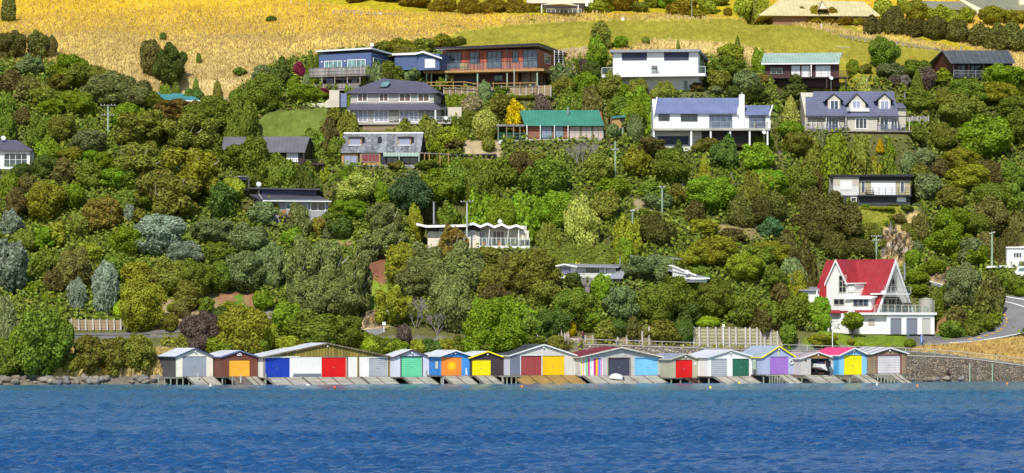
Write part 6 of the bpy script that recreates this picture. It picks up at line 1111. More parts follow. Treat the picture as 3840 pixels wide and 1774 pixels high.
strip('road', [(3480, 1061), (3520, 1064), (3560, 1070), (3640, 1085), (3700, 1098), (3770, 1104), (3900, 1120)], [(3490, 1076), (3520, 1082), (3560, 1090), (3640, 1105), (3700, 1120), (3770, 1128), (3900, 1150)], 40, 5, .09, 'asphalt')
strip('pavement', [(3500, 1283), (3600, 1270), (3670, 1243), (3715, 1215), (3735, 1185)], [(3500, 1290), (3610, 1275.5), (3680, 1257), (3727, 1239), (3753, 1222)], 30, 3, .13, 'footpath')
def off(Pp, Q, a, b): return [((x0 + (x1 - x0) * a), (y0 + (y1 - y0) * a)) for (x0, y0), (x1, y1) in zip(Pp, Q)], [((x0 + (x1 - x0) * b), (y0 + (y1 - y0) * b)) for (x0, y0), (x1, y1) in zip(Pp, Q)]
a_, b_ = off(RA[:8], RB[:8], -.02, .012); k_ = strip('kerb', a_, b_, 60, 1, .24, 'kerb_conc')
strip('white_edge_line', [(3560, 1289), (3660, 1283), (3760, 1266), (3850, 1248)], [(3560, 1290.6), (3660, 1284.8), (3760, 1268.4), (3850, 1251)], 30, 1, .15, 'paint_white')
strip('white_edge_line', [(3486, 1062.5), (3560, 1073)], [(3486, 1065), (3560, 1075.6)], 8, 1, .15, 'paint_white'); strip('white_centre_line', [(3745, 1120), (3800, 1137), (3850, 1156)], [(3745, 1123), (3800, 1140.5), (3850, 1160)], 12, 1, .16, 'paint_white'); strip('white_edge_line', [(3768, 1107.5), (3850, 1127)], [(3768, 1110), (3850, 1130.5)], 12, 1, .16, 'paint_white')
for i, (x, y, dx, dy) in enumerate([(3734, 1157, 8, 5), (3752, 1168, 7, 6), (3767, 1184, 4, 8), (3774, 1198, 1, 8), (3775, 1211, -2, 7), (3768, 1226, -7, 6), (3755, 1239, -9, 5), (3740, 1248, -12, 4), (3722, 1256, -14, 3), (3700, 1263, -16, 3), (3672, 1270, -16, 2.5), (3640, 1276, -16, 2)]):
    nx_, ny_ = (dy, -dx); l_ = math.hypot(nx_, ny_); nx_, ny_ = nx_ / l_ * 2.2, ny_ / l_ * 1.2; strip('yellow_road_dash', [(x - dx / 2 + nx_, y - dy / 2 + ny_), (x + dx / 2 + nx_, y + dy / 2 + ny_)], [(x - dx / 2 - nx_, y - dy / 2 - ny_), (x + dx / 2 - nx_, y + dy / 2 - ny_)], 2, 1, .17, 'paint_yellow')
strip('track', [(240, 1252), (460, 1250), (560, 1246), (620, 1238), (720, 1234)], [(240, 1259), (460, 1258), (560, 1255), (660, 1250), (740, 1242)], 40, 4, .08, 'footpath')
strip('track', [(1330, 1250), (1360, 1240), (1400, 1236), (1442, 1232)], [(1370, 1272), (1400, 1262), (1430, 1254), (1446, 1244)], 20, 4, .10, 'asphalt')
# rock faces
m, t, b = newmat('ochre_rock'); P = pos(t); v = t.nodes.new("ShaderNodeTexVoronoi"); lk(t, mapn(t, P, (.9, .9, .5)), v.inputs["Vector"]); v.inputs["Scale"].default_value = 1.6; sx = t.nodes.new("ShaderNodeSeparateXYZ"); lk(t, v.outputs["Color"], sx.inputs[0])
c = mixc(t, rng(t, noise(t, mapn(t, P, (.7, .7, .25)), 1.0, 5, .7), .4, .6, 0, 1), (.46, .33, .14), (.20, .165, .14)); c = mul(t, c, mathn(t, 'MULTIPLY', rng(t, sx.outputs[1], 0, 1, .65, 1.2), rng(t, noise(t, P, 3.5, 4, .7), .3, .7, .6, 1.3))); lk(t, c, b.inputs["Base Color"]); b.inputs["Roughness"].default_value = .95; MATS['ochre_rock'] = m
def rock(label, poly, amp, seed):
    rr = np.random.RandomState(seed); nx_, ny_ = 26, 26; (ax, ay), (bx, by), (cx_, cy_), (dx_, dy_) = poly; vs = []
    for j in range(ny_ + 1):
        for i in range(nx_ + 1):
            u, v_ = i / nx_, j / ny_; x = (ax * (1 - u) + bx * u) * (1 - v_) + (dx_ * (1 - u) + cx_ * u) * v_; y = (ay * (1 - u) + by * u) * (1 - v_) + (dy_ * (1 - u) + cy_ * u) * v_; p = W(x, y, gY(x, y)); e = min(1, 5 * min(u, 1 - u, v_, 1 - v_)) ; k_ = (.55 + .45 * math.sin(x * .16 + 2 * math.sin(y * .05)) * math.sin(y * .11 + x * .03) + rr.uniform(-.3, .35)) * amp * e
            p.z = h1(p.x, p.y) - .25 * (1 - e) + k_ * .55; p.y -= k_; vs.append(p)
    fs = [(j * (nx_ + 1) + i, j * (nx_ + 1) + i + 1, (j + 1) * (nx_ + 1) + i + 1, (j + 1) * (nx_ + 1) + i) for j in range(ny_) for i in range(nx_)]; mb = MB(); mb.add([p - vs[0] for p in vs], fs); o = obj('rock_face', mb, 'ochre_rock'); o.location = vs[0]; tag(o, label, 'rock')
rock('craggy ochre rock face below the beige balcony house garden', [(3300, 852), (3450, 862), (3420, 990), (3300, 985)], 1.5, 3); rock('small ochre cut bank beside the upper road behind the red A-frame', [(3470, 1012), (3580, 1000), (3580, 1064), (3490, 1058)], .9, 4); rock('pale ochre rock cutting behind the bush track sign', [(1355, 1168), (1440, 1160), (1446, 1232), (1350, 1236)], .9, 5)
# ---------------------------------------------------------------- water
m, t, b = newmat('harbour_water'); P = pos(t)
w1 = noise(t, mapn(t, P, (.35, .5, 1)), 1.0, 5, .62); w2 = noise(t, mapn(t, P, (2.1, .55, 1)), 1.0, 3, .6); w3 = noise(t, mapn(t, P, (.012, .03, 1)), 1.0, 3); 
sx = t.nodes.new("ShaderNodeSeparateXYZ"); lk(t, P, sx.inputs[0])
sh_ = rng(t, sx.outputs[1], -215, 0, 0, 1); sh_ = mathn(t, 'ADD', sh_, rng(t, w3, .3, .7, -.22, .22), clamp=True)
c = mixc(t, sh_, (.013, .066, .182), (.046, .150, .225)); lk(t, mul(t, c, rng(t, w1, .32, .68, .85, 1.15)), b.inputs["Base Color"])
b.inputs["Roughness"].default_value = .2; b.inputs["IOR"].default_value = 1.33; b.inputs["Specular IOR Level"].default_value = .22
bp_ = t.nodes.new("ShaderNodeBump"); bp_.inputs["Strength"].default_value = 1.0; bp_.inputs["Distance"].default_value = .34
lk(t, mathn(t, 'ADD', w1, mathn(t, 'MULTIPLY', w2, .9)), bp_.inputs["Height"]); lk(t, bp_.outputs[0], b.inputs["Normal"])
wx = np.concatenate([np.linspace(-520, -84, 20)[:-1], np.arange(-84, 84, .30), np.linspace(84, 520, 20)]); wy = np.concatenate([np.linspace(-480, -266, 6)[:-1], np.arange(-266, -170, .26), np.arange(-170, -150, .4), np.arange(-150, -40, .55), np.arange(-40, 62, 3)])
GX, GY = np.meshgrid(wx, wy); GZ = np.zeros(GX.shape); rw = np.random.RandomState(9)
for i in range(46):
    lam = .6 + 1.9 * rw.uniform(0, 1) ** 1.7; a = math.radians(rw.normal(72, 38)); k = 2 * math.pi / lam; GZ += lam ** .55 * .0175 * np.sin(k * (GX * math.cos(a) + GY * math.sin(a)) + rw.uniform(0, 6.28) + .6 * np.sin(GX * rw.uniform(.05, .2) + GY * rw.uniform(.05, .2)))
GZ *= (.8 + .35 * np.sin(GX * .04 + GY * .05) * np.sin(GY * .11 - GX * .013) + .2 * np.sin(GX * .11 + 2 * np.sin(GY * .05)) * np.sin(GY * .23)) * np.clip((30 - GY) / 80, .4, 1) * (np.abs(GX) < 83)
nwx, nwy = len(wx), len(wy); iw = np.arange(nwx * nwy).reshape(nwy, nwx); fw_ = np.stack([iw[:-1, :-1], iw[:-1, 1:], iw[1:, 1:], iw[1:, :-1]], -1).reshape(-1, 4)
me = fastmesh('water', np.stack([GX.ravel(), GY.ravel(), GZ.ravel()], -1), fw_, m); me.polygons.foreach_set('use_smooth', [True] * len(me.polygons)); o = bpy.data.objects.new('water', me); COL.objects.link(o); tag(o, 'rippled blue harbour water', None, None, 'structure')

# ---------------------------------------------------------------- foliage
LC = dict(lush=(.215, .295, .022), mid=(.18, .225, .03), deep=(.115, .16, .032), olive=(.235, .235, .04), khaki=(.315, .32, .032), kanuka=(.155, .145, .036), brown=(.18, .15, .045), silver=(.27, .31, .235), greygreen=(.21, .25, .10),
          gold=(.66, .50, .01), lime=(.37, .45, .03), purple=(.15, .105, .085), crimson=(.24, .03, .06), varieg=(.43, .45, .10), pine=(.10, .165, .07), autumn=(.28, .21, .045), pink=(.29, .23, .13), gum=(.215, .23, .075), goldbrown=(.28, .20, .02), grey=(.27, .23, .21))
LC = {k: tuple(min(.7, q * f_) for q, f_ in zip(c, (1.08, 1.12, 1.0))) for k, c in LC.items()}
for k, c in LC.items(): leafmat('leaf_' + k, c)
leafmat('dry_grass', (.52, .39, .15), .10, .012, .35); leafmat('gold_grass', (.75, .54, .055), .10, .01, .35); leafmat('orange_grass', (.58, .41, .14), .15, .02, .3); leafmat('plume', (.62, .52, .42), .15, .01, .3)  # gold_grass repeats the filter tint painted into the hill colour
M('bark', (.13, .10, .075), .9, var=.3); M('bark_pale', (.46, .42, .36), .8, var=.3); M('bark_grey', (.26, .22, .21), .9, var=.2)
R_ = np.random.RandomState(5)
def leaves(C, N, size, elong=1.4, jit=.7):
    n = len(C); N = N + R_.normal(0, jit, (n, 3)); N /= np.linalg.norm(N, axis=1)[:, None] + 1e-9
    a = np.cross(N, R_.normal(0, 1, (n, 3))); a /= np.linalg.norm(a, axis=1)[:, None] + 1e-9; b = np.cross(N, a); s = (size * R_.uniform(.6, 1.35, n))[:, None]
    A, B = a * s * elong * .5, b * s * .5; V = np.stack([C - A - B * .25, C + B - A * .1, C + A + B * .2, C - B + A * .1], 1).reshape(-1, 3); return V, np.arange(4 * n).reshape(n, 4)
def ico(c, r, sub=1):
    bm = bmesh.new(); bmesh.ops.create_icosphere(bm, subdivisions=sub, radius=1); V = np.array([v.co[:] for v in bm.verts]) * np.array(r) + np.array(c); Fc = [[v.index for v in f.verts] for f in bm.faces]; bm.free(); return V, np.array(Fc)
def rnd_dir(n, up=.2, seed=None):
    d = R_.normal(0, 1, (n, 3)); d[:, 2] += up; return d / np.linalg.norm(d, axis=1)[:, None]
def lobes(kind):
    L_ = []
    if kind in ('round', 'fine', 'gumcrown'):
        L_.append(((0, 0, .45), (.66, .66, .40)))
        n = {'round': 24, 'fine': 30, 'gumcrown': 30}[kind]; rr = {'round': (.17, .34), 'fine': (.15, .25), 'gumcrown': (.14, .30)}[kind]
        for i in range(n):
            d = rnd_dir(1, .35)[0]; q = R_.uniform(*rr); e = R_.uniform(.75, 1.12); L_.append(((d[0] * .72 * e, d[1] * .72 * e, .5 + d[2] * .40 * e), (q, q, q * R_.uniform(.55, .75))))
    elif kind == 'kanuka':
        for i in range(16):
            a = R_.uniform(0, 6.28); r = R_.uniform(0, .72); h_ = .9 - .5 * r ** 1.6 + R_.uniform(-.12, .08); q = R_.uniform(.2, .32); L_.append(((r * math.cos(a), r * math.sin(a), h_ - .18), (q, q, .2))); L_.append(((r * math.cos(a) * .95, r * math.sin(a) * .95, max(.12, h_ - .42)), (q * 1.15, q * 1.15, .22)))
        L_.append(((0, 0, .33), (.58, .58, .33)))
    elif kind == 'layer':
        for k in range(7):
            z = .1 + k * .135; R0 = .95 * (1 - (z - .05) ** 1.7) * R_.uniform(.85, 1.05); n = 6 if k < 5 else 3
            for i in range(n): a = i * 6.28 / n + R_.uniform(-.3, .3); q = R0 * .42; L_.append(((R0 * .6 * math.cos(a), R0 * .6 * math.sin(a), z + R_.uniform(-.03, .03)), (q, q, .06)))
            L_.append(((0, 0, z), (R0 * .45, R0 * .45, .07)))
    elif kind == 'cone':
        for k in range(7):
            z = .1 + k * .125; R0 = .92 * (1 - z) ** .7; n = 6
            for i in range(n): a = i * 1.05 + R_.uniform(-.3, .3) + k; q = R0 * .42 + .05; L_.append(((R0 * .6 * math.cos(a), R0 * .6 * math.sin(a), z), (q, q, .11)))
        L_.append(((0, 0, .9), (.12, .12, .12)))
    elif kind == 'gum':
        for i in range(36):
            a = R_.uniform(0, 6.28); r = R_.uniform(.05, .84); h_ = R_.uniform(.22, .9) * (1 - .28 * r * r); q = R_.uniform(.15, .27); L_.append(((r * math.cos(a), r * math.sin(a), h_), (q, q, q * .7)))
    elif kind == 'ball': L_.append(((0, 0, .5), (.93, .93, .49)))
    elif kind == 'box':
        for x in (-.75, -.25, .25, .75): L_.append(((x, 0, .5), (.32, .9, .5)))
    return L_
CNT = dict(round=1.0, fine=1.2, gumcrown=1.0, kanuka=1.1, layer=1.25, cone=1.0, gum=1.15, ball=1.0, box=1.0)
def crown_mesh(kind, lev, var):
    nl = {0: 1600, 1: 5200, 2: 12000}[lev] * CNT[kind]; sz = {0: .15, 1: .086, 2: .055}[lev]; el = 1.4; jit = .5
    if kind == 'fine': sz *= .8; nl *= 1.35; jit = .5
    if kind == 'ball': jit = .45; sz *= .85; nl *= 1.1
    if kind == 'kanuka': el = 1.9; sz *= .9
    if kind in ('gum', 'gumcrown'): el = 2.1; sz *= .9
    if kind == 'layer': el = 1.6; sz *= .95
    Ls = lobes(kind); area = np.array([r[0] * r[1] + r[0] * r[2] * 2 for c, r in Ls]); cnt = (nl * area / area.sum()).astype(int) + 3; Cs, Ns = [], []
    for (c, r), k in zip(Ls, cnt):
        d = rnd_dir(k * 2, .35); rad = R_.uniform(.82, 1.1, (len(d), 1)); rad = np.where(R_.uniform(0, 1, (len(d), 1)) < .07, rad * R_.uniform(1.05, 1.25, (len(d), 1)), rad); p = np.array(c) + d * np.array(r) * rad; keep = np.ones(len(d), bool)
        for c2, r2 in Ls:
            if c2 is c: continue
            keep &= (((p - np.array(c2)) / np.array(r2)) ** 2).sum(1) > .62
        keep &= (p[:, 2] > -.02); p = p[keep][:k]; n = (d / np.array(r))[keep][:k]; n /= np.linalg.norm(n, axis=1)[:, None]; Cs.append(p); Ns.append(n)
    C_ = np.concatenate(Cs); N_2 = np.concatenate(Ns)
    asp = np.array([1, 1, .55]); V, Fq = leaves(C_ / asp, N_2, np.full(len(C_), sz * 1.25), el, jit); V = V * asp   # leaves keep their shape once the crown is scaled
    tr_V, tr_F, off_ = [], [], len(V)
    if kind not in ('gum', 'bare'):
        for c, r in Ls:
            v, f_ = ico(c, np.array(r) * .80, 1); v += R_.normal(0, .012, v.shape); v[:, 2] = np.maximum(v[:, 2], -.02); tr_V.append(v); tr_F.append(f_ + off_); off_ += len(v)
    me = bpy.data.meshes.new('crown_' + kind); allV = np.concatenate([V] + tr_V); me.vertices.add(len(allV)); me.vertices.foreach_set('co', allV.astype(np.float32).ravel()); li = Fq.ravel().tolist(); ls = list(range(0, len(li), 4)); 
    for f_ in tr_F:
        for q in f_: ls.append(len(li)); li += list(map(int, q))
    me.loops.add(len(li)); me.loops.foreach_set('vertex_index', np.array(li, np.int32)); me.polygons.add(len(ls)); me.polygons.foreach_set('loop_start', np.array(ls, np.int32)); me.update(calc_edges=True); me.materials.append(MATS['leaf_mid']); return me
TRK = {}
def trunk_mesh(kind, var):
    m = MB(); rs = random.Random(var * 7 + len(kind)); thick = .055 if kind != 'gum' else .042
    base = [Vector((0, 0, -.12)), Vector((.03, .0, .15)), Vector((.0, .02, .3)), Vector((.02, 0, .45))]; m.chain(base, [thick * 1.2, thick, thick * .85, thick * .7], 7)
    for i in range(9 if kind == 'gum' else 5):
        a = i * 6.28 / (9 if kind == 'gum' else 5) + rs.uniform(-.3, .3); z0 = rs.uniform(.18, .4); r1 = rs.uniform(.3, .5); r2 = rs.uniform(.55, .8); p0 = Vector((0.01, 0, z0)); p1 = Vector((r1 * math.cos(a), r1 * math.sin(a), z0 + rs.uniform(.12, .25))); p2 = Vector((r2 * math.cos(a + .2), r2 * math.sin(a + .2), min(.88, p1.z + rs.uniform(.12, .28)))); m.chain([p0, p1, p2], [thick * .6, thick * .38, thick * .12], 5)
    me = bpy.data.meshes.new('trunk_' + kind); me.from_pydata(m.v, [], m.f); me.materials.append(MATS['bark_pale' if kind == 'gum' else 'bark']); return me
CACHE = {}
def get_crown(kind, lev, var):
    k = (kind, lev, var)
    if k not in CACHE: CACHE[k] = crown_mesh(kind, lev, var)
    return CACHE[k]
def get_trunk(kind, var):
    k = (kind == 'gum', var)
    if k not in TRK: TRK[k] = trunk_mesh('gum' if kind == 'gum' else 'x', var)
    return TRK[k]
def instance(name, me, parent, sc, mat=None, rot=0, loc=(0, 0, 0)):
    o = bpy.data.objects.new(name, me); COL.objects.link(o); o.parent = parent; o.scale = sc; o.rotation_euler = (0, 0, rot); o.location = loc
    if mat: o.material_slots[0].link = 'OBJECT'; o.material_slots[0].material = mat
    return o
def blade_mesh(name, n, ln, wd, droop, mat, up=(.2, 1.2), seg=4, origin=(0, 0, 0), seed=0, th=(0, 6.28)):
    """arching strap leaves from one point (cabbage tree heads, flax, palm fronds, pampas)"""
    rs = random.Random(seed); V = []; Fc = []
    for i in range(n):
        a = rs.uniform(*th); e = rs.uniform(*up); l_ = ln * rs.uniform(.7, 1.1); w_ = wd * rs.uniform(.8, 1.2); p = Vector(origin); d = Vector((math.cos(a) * math.cos(e), math.sin(a) * math.cos(e), math.sin(e))); sd_ = Vector((-math.sin(a), math.cos(a), 0)); base = len(V)
        for k in range(seg + 1):
            q = w_ * (1 - (k / seg) ** 1.5) + .002; V += [tuple(p - sd_ * q), tuple(p + sd_ * q)]; p = p + d * (l_ / seg); d = (d - Vector((0, 0, droop / seg))).normalized()
        for k in range(seg): Fc.append((base + 2 * k, base + 2 * k + 1, base + 2 * k + 3, base + 2 * k + 2))
    return V, Fc
